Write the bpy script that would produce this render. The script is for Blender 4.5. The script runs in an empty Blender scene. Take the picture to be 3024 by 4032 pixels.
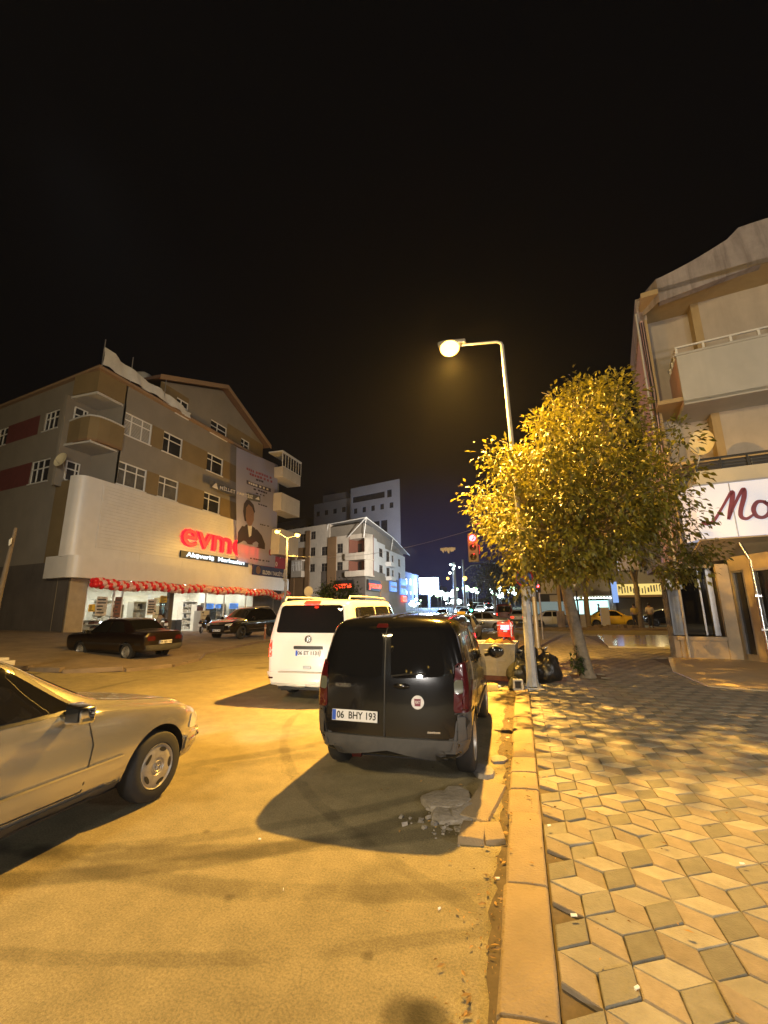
import bpy, bmesh, math, random
from mathutils import Vector, Matrix, noise as mnoise
from mathutils.bvhtree import BVHTree
random.seed(11)
S = bpy.context.scene
COL = S.collection
rad = math.radians
PI = math.pi
def lerp(a, b, t): return a + (b - a) * t
def clamp(a, lo, hi): return max(lo, min(hi, a))
def T(x, y, z=0): return Matrix.Translation((x, y, z))
def RZ(a): return Matrix.Rotation(a, 4, 'Z')

# ------------------------------------------------------------------ materials
def nd(nt, t, x=0, **kw):
    n = nt.nodes.new(t)
    for k, v in kw.items(): setattr(n, k, v)
    return n
def base(name):
    m = bpy.data.materials.new(name); m.use_nodes = True
    nt = m.node_tree
    return m, nt, nt.nodes['Principled BSDF']
def mat(name, col, rough=.6, metal=0, var=0, vs=3, bump=0, bs=40, attr=0, spec=.5, coat=0, dirt=0, dcol=(.05, .04, .03), ds=1.2, emit=None, es=0, tint=None):
    m, nt, b = base(name)
    L = nt.links
    b.inputs['Roughness'].default_value = rough
    b.inputs['Metallic'].default_value = metal
    b.inputs['Specular IOR Level'].default_value = spec
    b.inputs['Coat Weight'].default_value = coat
    b.inputs['Coat Roughness'].default_value = .04
    b.inputs['Base Color'].default_value = (*col, 1)
    tc = None
    if var or bump or dirt or attr:
        tc = nd(nt, 'ShaderNodeTexCoord')
        cur = nd(nt, 'ShaderNodeRGB'); cur.outputs[0].default_value = (*col, 1); cur = cur.outputs[0]
        if var:
            n = nd(nt, 'ShaderNodeTexNoise'); n.inputs['Scale'].default_value = vs; n.inputs['Detail'].default_value = 6; n.inputs['Roughness'].default_value = .65
            L.new(tc.outputs['Object'], n.inputs['Vector'])
            mr = nd(nt, 'ShaderNodeMapRange'); mr.inputs[1].default_value = .3; mr.inputs[2].default_value = .7
            mr.inputs[3].default_value = 1 - var; mr.inputs[4].default_value = 1 + var
            L.new(n.outputs['Fac'], mr.inputs[0])
            vm = nd(nt, 'ShaderNodeVectorMath', operation='SCALE'); L.new(cur, vm.inputs[0]); L.new(mr.outputs[0], vm.inputs['Scale']); cur = vm.outputs[0]
        if attr:
            a = nd(nt, 'ShaderNodeAttribute', attribute_name='tv')
            mr = nd(nt, 'ShaderNodeMapRange'); mr.inputs[3].default_value = 1 - attr; mr.inputs[4].default_value = 1 + attr
            L.new(a.outputs['Fac'], mr.inputs[0])
            vm = nd(nt, 'ShaderNodeVectorMath', operation='SCALE'); L.new(cur, vm.inputs[0]); L.new(mr.outputs[0], vm.inputs['Scale']); cur = vm.outputs[0]
        if dirt:
            n = nd(nt, 'ShaderNodeTexNoise'); n.inputs['Scale'].default_value = ds; n.inputs['Detail'].default_value = 9; n.inputs['Roughness'].default_value = .7; n.inputs['Distortion'].default_value = .6
            if vs < 2.5 and ds < 2.1:
                sv = nd(nt, 'ShaderNodeVectorMath', operation='MULTIPLY'); sv.inputs[1].default_value = (1.6, 1.6, .22); L.new(tc.outputs['Object'], sv.inputs[0]); L.new(sv.outputs[0], n.inputs['Vector'])
            else: L.new(tc.outputs['Object'], n.inputs['Vector'])
            mr = nd(nt, 'ShaderNodeMapRange'); mr.inputs[1].default_value = .45; mr.inputs[2].default_value = .72; mr.inputs[4].default_value = dirt
            L.new(n.outputs['Fac'], mr.inputs[0])
            mx = nd(nt, 'ShaderNodeMix', data_type='RGBA'); L.new(mr.outputs[0], mx.inputs[0]); L.new(cur, mx.inputs[6]); mx.inputs[7].default_value = (*dcol, 1); cur = mx.outputs[2]
        L.new(cur, b.inputs['Base Color'])
        if bump:
            n = nd(nt, 'ShaderNodeTexNoise'); n.inputs['Scale'].default_value = bs; n.inputs['Detail'].default_value = 5
            L.new(tc.outputs['Object'], n.inputs['Vector'])
            bp = nd(nt, 'ShaderNodeBump'); bp.inputs['Strength'].default_value = min(1, bump); bp.inputs['Distance'].default_value = .02
            L.new(n.outputs['Fac'], bp.inputs['Height']); L.new(bp.outputs[0], b.inputs['Normal'])
    if emit:
        b.inputs['Emission Color'].default_value = (*emit, 1); b.inputs['Emission Strength'].default_value = es
    return m
def emis(name, col, s): return mat(name, (.02, .02, .02), .5, emit=col, es=s)

M = {}
def setup_materials():
    M.update(
    white=mat('white_paint', (.78, .78, .76), .35, var=.04), cream=mat('cream_render', (.52, .47, .4), .85, var=.1, vs=.8, dirt=.25, dcol=(.25, .21, .17), bump=.2),
    tan=mat('tan_render', (.195, .14, .065), .85, var=.12, vs=.7, dirt=.3, dcol=(.2, .14, .07), bump=.2),
    greyr=mat('grey_render', (.23, .205, .17), .85, var=.1, vs=.7, dirt=.35, dcol=(.2, .18, .16), bump=.2),
    darkr=mat('dark_render', (.1, .085, .075), .85, var=.2, vs=.6, dirt=.4), beige2=mat('beige_render', (.46, .4, .33), .85, var=.1, vs=1, dirt=.35, dcol=(.28, .23, .19), bump=.2), tan2=mat('warm_tan_render', (.42, .31, .16), .85, var=.12, vs=.7, dirt=.3, dcol=(.25, .17, .08), bump=.2), brownr=mat('brown_render', (.2, .12, .06), .85, var=.12, vs=.8),
    redb=mat('dark_red_render', (.13, .03, .03), .85, var=.15), panel=mat('cladding_panel', (.66, .63, .58), .38, var=.05, vs=1.5, dirt=.12, dcol=(.4, .37, .33)),
    pinkr=mat('pink_render', (.58, .38, .36), .85, var=.1, vs=1, dirt=.3, dcol=(.3, .2, .2)), beiger=mat('beige_stone', (.42, .33, .2), .5, var=.14, vs=2.2, dirt=.2, dcol=(.25, .2, .13)),
    greyw=mat('pale_grey_render', (.46, .45, .42), .8, var=.07, vs=1, dirt=.2, dcol=(.3, .29, .28)), conc=mat('weathered_concrete', (.33, .29, .28), .9, var=.2, vs=1.5, dirt=.7, dcol=(.1, .08, .08), ds=1.6, bump=.4, bs=12),
    roof=mat('roof_tiles', (.12, .07, .05), .85, var=.2, vs=6), orange=mat('orange_trim', (.3, .2, .12), .7, var=.08),
    glassd=mat('dark_glass', (.012, .013, .015), .08, spec=.6), tint=mat('tinted_glass', (.008, .008, .009), .03, spec=.4),
    pane=mat('window_pane', (.03, .03, .033), .12, spec=.5, var=.5, vs=.7), panec=mat('curtained_pane', (.12, .115, .105), .15, spec=.5, var=.35, vs=1.5), frame=mat('white_window_frame', (.7, .69, .66), .45),
    metal=mat('grey_metal', (.35, .35, .36), .4, .6, var=.1, vs=5), steel=mat('bright_steel', (.6, .6, .6), .25, 1), galv=mat('galvanised_steel', (.25, .26, .27), .45, .35, var=.15, vs=5, dirt=.5, dcol=(.16, .15, .13), ds=5, bump=.15, bs=18),
    black=mat('black_plastic', (.018, .018, .019), .5), rubber=mat('tyre_rubber', (.022, .022, .022), .8, var=.15, vs=12), greyp=mat('grey_bumper_plastic', (.055, .056, .06), .55, var=.1, vs=6, dirt=.35, dcol=(.13, .12, .11), ds=4),
    chrome=mat('chrome', (.8, .8, .8), .12, 1), rim=mat('wheel_rim_silver', (.42, .4, .36), .4, .5, dirt=.4, dcol=(.1, .08, .06), ds=9), rimd=mat('dark_alloy', (.08, .08, .08), .35, .7),
    pblack=mat('black_car_paint', (.006, .006, .007), .16, coat=.5, dirt=.1, dcol=(.04, .037, .033), ds=2.5), pwhite=mat('white_car_paint', (.72, .72, .7), .3, coat=.6, dirt=.1, dcol=(.5, .48, .44), ds=2),
    psilver=mat('silver_car_paint', (.62, .58, .47), .25, .75, coat=.7, var=.03, vs=2), pdark=mat('maroon_car_paint', (.006, .003, .004), .3, coat=.3), psuv=mat('black_suv_paint', (.006, .006, .007), .15, coat=1),
    pyellow=mat('taxi_yellow_paint', (.75, .5, .03), .3, coat=.5), pred=mat('dark_red_paint', (.16, .012, .014), .3, coat=.6), pgrey=mat('grey_car_paint', (.35, .35, .36), .3, .4, coat=.5), pblue=mat('blue_grey_car_paint', (.05, .07, .12), .3, coat=.6),
    redoff=mat('unlit_red_lens', (.06, .005, .007), .25, coat=.3), clear=mat('clear_lens', (.11, .12, .095), .2, coat=.3), amber=mat('amber_lens', (.5, .2, .02), .25), headl=mat('headlamp_glass', (.5, .5, .47), .12, coat=1),
    plate=mat('number_plate_white', (.72, .74, .8), .45), blueb=mat('plate_blue', (.02, .09, .55), .5), ink=mat('black_ink', (.01, .01, .01), .6),
    redlit=emis('lit_red_lens', (1, .012, .005), 6), redlit2=emis('brake_lamp', (1, .02, .008), 5), headlit=emis('lit_headlamp', (.85, .95, 1), 60), redhot=emis('traffic_red', (1, .02, .03), 45), greenlit=emis('traffic_green', (.05, 1, .45), 14),
    sodium=emis('sodium_lamp', (1, .58, .1), 9), sodium2=emis('sodium_lamp_far', (1, .58, .1), 9), led=emis('led_screen', (.75, .88, 1), 10), ledblue=emis('blue_sign_light', (.1, .3, 1), .9), coolw=emis('cool_white_lamp', (.75, 1, .95), 14),
    signred=emis('red_sign_letters', (1, .014, .03), .95), signwhite=emis('white_sign_letters', (.8, .95, 1), 2), signor=emis('orange_red_letters', (1, .06, .015), 4),
    lightbox=mat('lit_sign_panel', (.6, .62, .68), .4, emit=(.7, .78, 1), es=.38), maroon=mat('maroon_letters', (.16, .02, .045), .4),
    ceil=emis('shop_ceiling_light', (1, .96, .86), 12), shopw=mat('shop_white_wall', (.8, .78, .7), .6), wood=mat('light_wood', (.5, .36, .18), .6, var=.1), goods=mat('boxed_goods', (.55, .5, .42), .6, var=.5, vs=5), dgoods=mat('dark_goods', (.05, .05, .055), .4), yel=mat('yellow_card', (.75, .5, .05), .6), bluec=emis('blue_shop_card', (.1, .35, 1), .9), redc=mat('dull_red_card', (.2, .085, .06), .6),
    ballr=mat('red_balloon', (.75, .015, .02), .3, coat=.2), ballw=mat('pale_pink_balloon', (.75, .45, .36), .3, coat=.2),
    bag=mat('black_bin_bag', (.012, .012, .013), .32, bump=1, bs=9), bag2=mat('olive_black_bin_bag', (.03, .03, .024), .35, bump=1, bs=8), bark=mat('grey_bark', (.2, .17, .13), .9, var=.3, vs=9, bump=1, bs=22),
    pole=mat('painted_pole', (.36, .37, .39), .5, .2, var=.2, vs=5, dirt=.35, dcol=(.2, .19, .17), ds=5), poster=mat('torn_paper', (.6, .6, .58), .8, dirt=.3), skin=mat('skin', (.4, .25, .17), .6), hair=mat('dark_hair', (.015, .012, .01), .6),
    shy=mat('yellow_shirt', (.6, .45, .1), .8), shw=mat('pale_shirt', (.55, .5, .42), .8), shb=mat('black_jacket', (.02, .02, .022), .7), trou=mat('dark_trousers', (.03, .03, .035), .8),
    dish=mat('satellite_dish_enamel', (.62, .55, .36), .45, var=.05), cloth=mat('white_cloth', (.6, .6, .58), .9, var=.08), marble=mat('polished_marble', (.5, .5, .52), .12, var=.12, vs=2), shutter=mat('roller_shutter', (.16, .15, .14), .5, .3, var=.08), orangec=mat('orange_cloth', (.5, .22, .05), .8, var=.2),
    )
setup_materials()

# ------------------------------------------------------------------ mesh building
class MB:
    def __init__(s, M=None): s.v = []; s.f = []; s.m = []; s.M = M or Matrix()
    def add(s, vs, fs, mi=0):
        b = len(s.v); s.v += [s.M @ Vector(v) for v in vs]
        s.f += [[b + i for i in f] for f in fs]; s.m += [mi] * len(fs)
    def quad(s, a, b, c, d, mi=0): s.add([a, b, c, d], [[0, 1, 2, 3]], mi)
    def box(s, c, d, mi=0, M=None):
        x, y, z = d[0] / 2, d[1] / 2, d[2] / 2
        vs = [Vector((sx * x, sy * y, sz * z)) for sz in (-1, 1) for sy in (-1, 1) for sx in (-1, 1)]
        if M: vs = [M @ v for v in vs]
        s.add([v + Vector(c) for v in vs], [[0, 2, 3, 1], [4, 5, 7, 6], [0, 1, 5, 4], [2, 6, 7, 3], [0, 4, 6, 2], [1, 3, 7, 5]], mi)
    def b2(s, x0, x1, y0, y1, z0, z1, mi=0): s.box(((x0 + x1) / 2, (y0 + y1) / 2, (z0 + z1) / 2), (abs(x1 - x0), abs(y1 - y0), abs(z1 - z0)), mi)
    def tube(s, pts, r, n=8, mi=0, caps=True):
        pts = [Vector(p) for p in pts]; k = len(pts)
        rs = r if isinstance(r, (list, tuple)) else [r] * k
        vs = []; up = None
        for i, p in enumerate(pts):
            d = (pts[min(i + 1, k - 1)] - pts[max(i - 1, 0)]).normalized()
            if up is None: up = d.orthogonal().normalized()
            a = (up - d * up.dot(d)); a = a.normalized() if a.length > 1e-6 else d.orthogonal().normalized()
            up = a; b = d.cross(a)
            vs += [p + (a * math.cos(2 * PI * j / n) + b * math.sin(2 * PI * j / n)) * rs[i] for j in range(n)]
        fs = [[i * n + j, i * n + (j + 1) % n, (i + 1) * n + (j + 1) % n, (i + 1) * n + j] for i in range(k - 1) for j in range(n)]
        if caps: fs += [list(range(n))[::-1], [(k - 1) * n + j for j in range(n)]]
        s.add(vs, fs, mi)
    def cyl(s, p0, p1, r0, r1=None, n=12, mi=0): s.tube([p0, p1], [r0, r0 if r1 is None else r1], n, mi)
    def lathe(s, prof, n=24, mi=0, A=None, closed=False):
        A = A or Matrix(); k = len(prof)
        vs = [A @ Vector((r * math.cos(2 * PI * j / n), r * math.sin(2 * PI * j / n), z)) for r, z in prof for j in range(n)]
        fs = [[i * n + j, i * n + (j + 1) % n, ((i + 1) % k) * n + (j + 1) % n, ((i + 1) % k) * n + j] for i in range(k if closed else k - 1) for j in range(n)]
        s.add(vs, fs, mi)
    def prism(s, poly, vec, mi=0):
        n = len(poly); vec = Vector(vec); p = [Vector(q) for q in poly]
        s.add(p + [q + vec for q in p], [list(range(n))[::-1], list(range(n, 2 * n))] + [[i, (i + 1) % n, n + (i + 1) % n, n + i] for i in range(n)], mi)
    def sphere(s, c, r, n=12, m=8, sc=(1, 1, 1), mi=0):
        vs = [Vector(c) + Vector((0, 0, -r * sc[2]))]
        for i in range(1, m):
            a = -PI / 2 + PI * i / m
            vs += [Vector(c) + Vector((r * sc[0] * math.cos(a) * math.cos(2 * PI * j / n), r * sc[1] * math.cos(a) * math.sin(2 * PI * j / n), r * sc[2] * math.sin(a))) for j in range(n)]
        vs.append(Vector(c) + Vector((0, 0, r * sc[2])))
        fs = [[0, 1 + (j + 1) % n, 1 + j] for j in range(n)]
        fs += [[1 + i * n + j, 1 + i * n + (j + 1) % n, 1 + (i + 1) * n + (j + 1) % n, 1 + (i + 1) * n + j] for i in range(m - 2) for j in range(n)]
        t = len(vs) - 1; o = 1 + (m - 2) * n
        fs += [[o + j, o + (j + 1) % n, t] for j in range(n)]
        s.add(vs, fs, mi)
    def mesh(s, name, mats, smooth=35, bevel=0, tv=None):
        me = bpy.data.meshes.new(name); me.from_pydata([tuple(v) for v in s.v], [], s.f)
        for m in (mats if isinstance(mats, (list, tuple)) else [mats]): me.materials.append(M[m] if isinstance(m, str) else m)
        me.polygons.foreach_set('material_index', s.m)
        if tv is not None:
            at = me.attributes.new('tv', 'FLOAT', 'FACE'); at.data.foreach_set('value', tv)
        if bevel:
            bm = bmesh.new(); bm.from_mesh(me); bmesh.ops.remove_doubles(bm, verts=bm.verts, dist=1e-5)
            bmesh.ops.recalc_face_normals(bm, faces=bm.faces)
            ed = [e for e in bm.edges if len(e.link_faces) == 2 and e.calc_face_angle(0) > .6]
            bmesh.ops.bevel(bm, geom=ed, offset=bevel, segments=2, affect='EDGES', profile=.6, clamp_overlap=True)
            bm.to_mesh(me); bm.free()
        if smooth:
            me.polygons.foreach_set('use_smooth', [True] * len(me.polygons)); me.set_sharp_from_angle(angle=rad(smooth))
        me.update(); return me
    def obj(s, name, mats, parent=None, smooth=35, bevel=0, tv=None):
        o = bpy.data.objects.new(name, s.mesh(name, mats, smooth, bevel, tv)); COL.objects.link(o)
        if parent: o.parent = parent
        return o
def tag(o, label=None, cat=None, group=None, kind=None):
    if label: o['label'] = label
    if cat: o['category'] = cat
    if group: o['group'] = group
    if kind: o['kind'] = kind
    return o
def thing(name, label, cat, loc=(0, 0, 0), rz=0, group=None):
    o = bpy.data.objects.new(name, None); COL.objects.link(o); o.location = loc; o.rotation_euler = (0, 0, rz); o.empty_display_size = .2
    return tag(o, label, cat, group)
def kids(o): return [c for c in bpy.data.objects if c.parent == o]
def dup(root, loc, rz=0, label=None, group=None, remap=None):
    def cp(o, par):
        c = o.copy(); COL.objects.link(c); c.parent = par
        if remap and c.type == 'MESH':
            for i, sl in enumerate(c.material_slots):
                q = sl.material.name if sl.material else None
                if q in remap: sl.link = 'OBJECT'; sl.material = remap[q]
        for ch in kids(o): cp(ch, c)
        return c
    r = cp(root, None); r.location = loc; r.rotation_euler = (0, 0, rz)
    if label: r['label'] = label
    if group: r['group'] = group
    return r
def rod(o, d): # apply a modifier stack and give plain mesh
    dg = bpy.context.evaluated_depsgraph_get(); me = bpy.data.meshes.new_from_object(o.evaluated_get(dg)); return me
def pieces(name, boxes, MM, m, parent, bevel=0):
    for b in boxes: q = MB(MM); q.b2(*b); q.obj(name, m, parent, 0, bevel)
def text_mesh(txt, size, ext=.004, bold=0, align='CENTER', shear=0):
    c = bpy.data.curves.new('lettering', 'FONT'); c.body = txt; c.size = size; c.extrude = ext; c.align_x = align; c.align_y = 'CENTER'; c.offset = bold; c.shear = shear; c.resolution_u = 3
    o = bpy.data.objects.new('lettering', c); COL.objects.link(o)
    me = rod(o, 0); bpy.data.objects.remove(o); bpy.data.curves.remove(c); return me
def text(name, txt, size, mtx, m, parent=None, ext=.004, bold=0, sx=1, align='CENTER', width=None, shear=0):
    me = text_mesh(txt, size, ext, bold, align, shear)
    if width:
        xs = [v.co.x for v in me.vertices]; sx = width / max(1e-6, max(xs) - min(xs))
    me.transform(mtx @ Matrix.Diagonal((sx, 1, 1, 1)))
    me.materials.clear(); me.materials.append(M[m]); me.name = name
    o = bpy.data.objects.new(name, me); COL.objects.link(o)
    if parent: o.parent = parent
    return o
def frame_m(o, u, w=(0, 0, 1)):
    """matrix whose local x runs along u, local z up, local y into the surface"""
    u = Vector(u).normalized(); w = Vector(w); i = w.cross(u).normalized()
    m = Matrix((u, i, w)).transposed().to_4x4(); m.translation = Vector(o); return m
# text local: x right, y up, z toward the viewer  -> surface frame
FACE = Matrix(((1, 0, 0, 0), (0, 0, -1, 0), (0, 1, 0, 0), (0, 0, 0, 1)))
def wallholes(mb, u0, u1, z0, z1, holes, depth=.18, mf=lambda u, z: 0, rmi=0, d=0):
    us = sorted({u0, u1, *[h[0] for h in holes], *[h[1] for h in holes]}); zs = sorted({z0, z1, *[h[2] for h in holes], *[h[3] for h in holes]})
    for a, b in zip(us, us[1:]):
        for c, e in zip(zs, zs[1:]):
            mu, mz = (a + b) / 2, (c + e) / 2
            if any(h[0] < mu < h[1] and h[2] < mz < h[3] for h in holes): continue
            mb.quad((a, d, c), (b, d, c), (b, d, e), (a, d, e), mf(mu, mz))
    for a, b, c, e in holes:
        f = d + depth
        mb.quad((a, d, c), (a, f, c), (b, f, c), (b, d, c), rmi); mb.quad((a, d, e), (b, d, e), (b, f, e), (a, f, e), rmi)
        mb.quad((a, d, c), (a, d, e), (a, f, e), (a, f, c), rmi); mb.quad((b, d, c), (b, f, c), (b, f, e), (b, d, e), rmi)
def window(parent, MM, h, d=.1, cols=(), rows=(), fw=.07, mats=('frame', 'pane'), sill=True):
    a, b, c, e = h
    mb = MB(MM)
    for x in (a + fw / 2, b - fw / 2, *[a + (b - a) * t for t in cols]): mb.b2(x - fw / 2, x + fw / 2, d - .04, d + .03, c, e)
    for z in (c + fw / 2, e - fw / 2, *[c + (e - c) * t for t in rows]): mb.b2(a, b, d - .037, d + .028, z - fw / 2, z + fw / 2)
    if sill: mb.b2(a - .08, b + .08, -.06, d, c - .06, c)
    o = mb.obj('window', mats[0], parent, 0)
    p = MB(MM); p.b2(a + .01, b - .01, d, d + .02, c + .01, e - .01); p.obj('pane', mats[1], o, 0)
    return o
# ------------------------------------------------------------------ vehicles
def interp(keys, y):
    if y <= keys[0][0]: return keys[0][1:]
    for a, b in zip(keys, keys[1:]):
        if y <= b[0]:
            t = (y - a[0]) / (b[0] - a[0]); return [lerp(p, q, t) for p, q in zip(a[1:], b[1:])]
    return keys[-1][1:]
def lin(tab, z): return interp(tab, z)[0]
def body_mesh(keys, paint, arches=(), lean_r=None, lean_f=None, bulge=.05, sub=1, rr=.1, step=.16, smooth=32):
    ys = sorted({round(k[0], 4) for k in keys}); L = ys[-1]; out = []
    for a, b in zip(ys, ys[1:]):
        n = max(1, round((b - a) / step)); out += [lerp(a, b, i / n) for i in range(n)]
    out.append(L); ys = out
    vs = []; N = 10; ring = []
    def sec(y):
        zb, zs, zt, wb, ws, wt = interp(keys, y)
        r = min(rr, (zt - zs) * .5)
        return [(0, zb), (wb * .85, zb), (wb, zb + .06), (lerp(wb, ws, .8), lerp(zb, zs, .38)), (ws + .005, lerp(zb, zs, .75)), (ws - .012, zs), (lerp(ws, wt, .2), lerp(zs, zt, .16)), (lerp(ws, wt, .82), zt - r), (wt - r * .25, zt - r * .22), (wt - r * 1.1, zt), (0, zt + .025)]
    for y in ys:
        s = sec(y); R_ = []; Lf = []
        for i, (x, z) in enumerate(s):
            yy = y
            if lean_r: yy += lin(lean_r, z) * max(0, 1 - y / .5)
            if lean_f: yy -= lin(lean_f, z) * max(0, 1 - (L - y) / .5)
            R_.append(len(vs)); vs.append((x, yy, z))
            if 0 < i < N: Lf.append(len(vs)); vs.append((-x, yy, z))
            else: Lf.append(R_[-1])
        ring.append((R_, Lf))
    fs = []
    for (ra, la), (rb, lb) in zip(ring, ring[1:]):
        for i in range(N):
            fs.append([ra[i], ra[i + 1], rb[i + 1], rb[i]][::-1]); fs.append([la[i], lb[i], lb[i + 1], la[i + 1]][::-1])
    def cap(rg, sgn):
        R_, Lf = rg; C_ = 6; rows = []
        for i in range(1, N):
            a, b = Vector(vs[Lf[i]]), Vector(vs[R_[i]]); row = [Lf[i]]
            for j in range(1, C_):
                t = j / C_; p = a.lerp(b, t); p.y += sgn * bulge * (1 - (2 * t - 1) ** 2); row.append(len(vs)); vs.append(tuple(p))
            rows.append(row + [R_[i]])
        for q, w in zip(rows, rows[1:]):
            for j in range(C_): f = [q[j], q[j + 1], w[j + 1], w[j]]; fs.append(f if sgn < 0 else f[::-1])
        for j in range(C_):
            f = [R_[0], rows[0][j + 1], rows[0][j]]; fs.append(f if sgn < 0 else f[::-1])
            f = [rows[-1][j], rows[-1][j + 1], R_[N]]; fs.append(f if sgn < 0 else f[::-1])
    cap(ring[0], -1); cap(ring[-1], 1)
    me = bpy.data.meshes.new('body'); me.from_pydata(vs, [], fs)
    bm = bmesh.new(); bm.from_mesh(me); bmesh.ops.recalc_face_normals(bm, faces=bm.faces); bm.to_mesh(me); bm.free()
    me.materials.append(M[paint]); me.materials.append(M['black'])
    o = bpy.data.objects.new('body', me); COL.objects.link(o); tmp = []
    if sub: m = o.modifiers.new('s', 'SUBSURF'); m.levels = m.render_levels = sub
    for (ay, az, ar, ax) in arches:
        for sx in (-1, 1):
            mb = MB(); mb.cyl((sx * (ax - .3), ay, az), (sx * (ax + .3), ay, az), ar, n=40, mi=1)
            c = mb.obj('cutter', [paint, 'black']); tmp.append(c)
            m = o.modifiers.new('b', 'BOOLEAN'); m.operation = 'DIFFERENCE'; m.object = c; m.solver = 'EXACT'
    me2 = rod(o, 0); bpy.data.objects.remove(o)
    for c in tmp: bpy.data.objects.remove(c)
    me2.polygons.foreach_set('use_smooth', [True] * len(me2.polygons)); me2.set_sharp_from_angle(angle=rad(smooth)); me2.name = 'body'
    return me2
def rounded(poly, r, n=4):
    if not r: return poly
    out = []; k = len(poly)
    for i in range(k):
        p, a, b = Vector(poly[i]), Vector(poly[i - 1]), Vector(poly[(i + 1) % k])
        da, db = (a - p), (b - p); q = min(r, da.length * .45, db.length * .45)
        s, e = p + da.normalized() * q, p + db.normalized() * q
        for j in range(n + 1):
            t = j / n; out.append(tuple((1 - t) ** 2 * s + 2 * t * (1 - t) * p + t * t * e))
    return out
class Skin:
    def __init__(s, me): bm = bmesh.new(); bm.from_mesh(me); s.t = BVHTree.FromBMesh(bm); bm.free()
    def hit(s, side, u, v):
        o, d = {'R': ((5, u, v), (-1, 0, 0)), 'L': ((-5, u, v), (1, 0, 0)), 'B': ((u, -5, v), (0, 1, 0)), 'F': ((u, 12, v), (0, -1, 0)), 'T': ((u, v, 5), (0, 0, -1))}[side]
        h = s.t.ray_cast(Vector(o), Vector(d))
        if h[0] is None: h = s.t.find_nearest(Vector(o) + Vector(d) * (4.2 if side in 'RLTB' else 8))
        n = h[1] if h[1].dot(Vector(d)) < 0 else -h[1]
        return h[0], n, Vector(d)
    def _fin(s, bm, side, off, name, m, parent):
        for k in range(4):
            le = [e for e in bm.edges if e.calc_length() > .12]
            if not le: break
            bmesh.ops.subdivide_edges(bm, edges=le, cuts=1); bmesh.ops.triangulate(bm, faces=[f for f in bm.faces if len(f.verts) > 4])
        d = None
        for v in bm.verts:
            p, n, d = s.hit(side, v.co.x, v.co.y); v.co = p + n * off * .5 - d * off * .5
        bd = [e for e in bm.edges if e.is_boundary]
        g = bmesh.ops.extrude_edge_only(bm, edges=bd)['geom']
        for v in g:
            if isinstance(v, bmesh.types.BMVert): v.co += d * (off + .012)
        bmesh.ops.recalc_face_normals(bm, faces=bm.faces)
        me = bpy.data.meshes.new(name); bm.to_mesh(me); bm.free(); me.materials.append(M[m])
        me.polygons.foreach_set('use_smooth', [True] * len(me.polygons)); me.set_sharp_from_angle(angle=rad(40))
        o = bpy.data.objects.new(name, me); COL.objects.link(o); o.parent = parent; return o
    def panel(s, name, poly, side, m, parent, off=.006, r=.04):
        bm = bmesh.new(); f = bm.faces.new([bm.verts.new((*p, 0)) for p in rounded(poly, r)]); bmesh.ops.triangulate(bm, faces=[f])
        return s._fin(bm, side, off, name, m, parent)
    def lines(s, name, lines, w, side, m, parent, off=.003):
        bm = bmesh.new()
        for ln in lines:
            for a, b in zip(ln, ln[1:]):
                a, b = Vector(a), Vector(b); t = (b - a).normalized(); n = Vector((-t.y, t.x)) * w / 2; a = a - t * w * .4; b = b + t * w * .4
                bm.faces.new([bm.verts.new((*p, 0)) for p in (a - n, b - n, b + n, a + n)])
        return s._fin(bm, side, off, name, m, parent)
    def at(s, side, u, v, off=.01):
        """frame matrix: local x right (as seen), y up, z out"""
        p, n, d = s.hit(side, u, v)
        z = n.normalized(); up = Vector((0, 0, 1)); x = up.cross(z).normalized(); y = z.cross(x)
        m = Matrix((x, y, z)).transposed().to_4x4(); m.translation = p + z * off; return m
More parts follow.
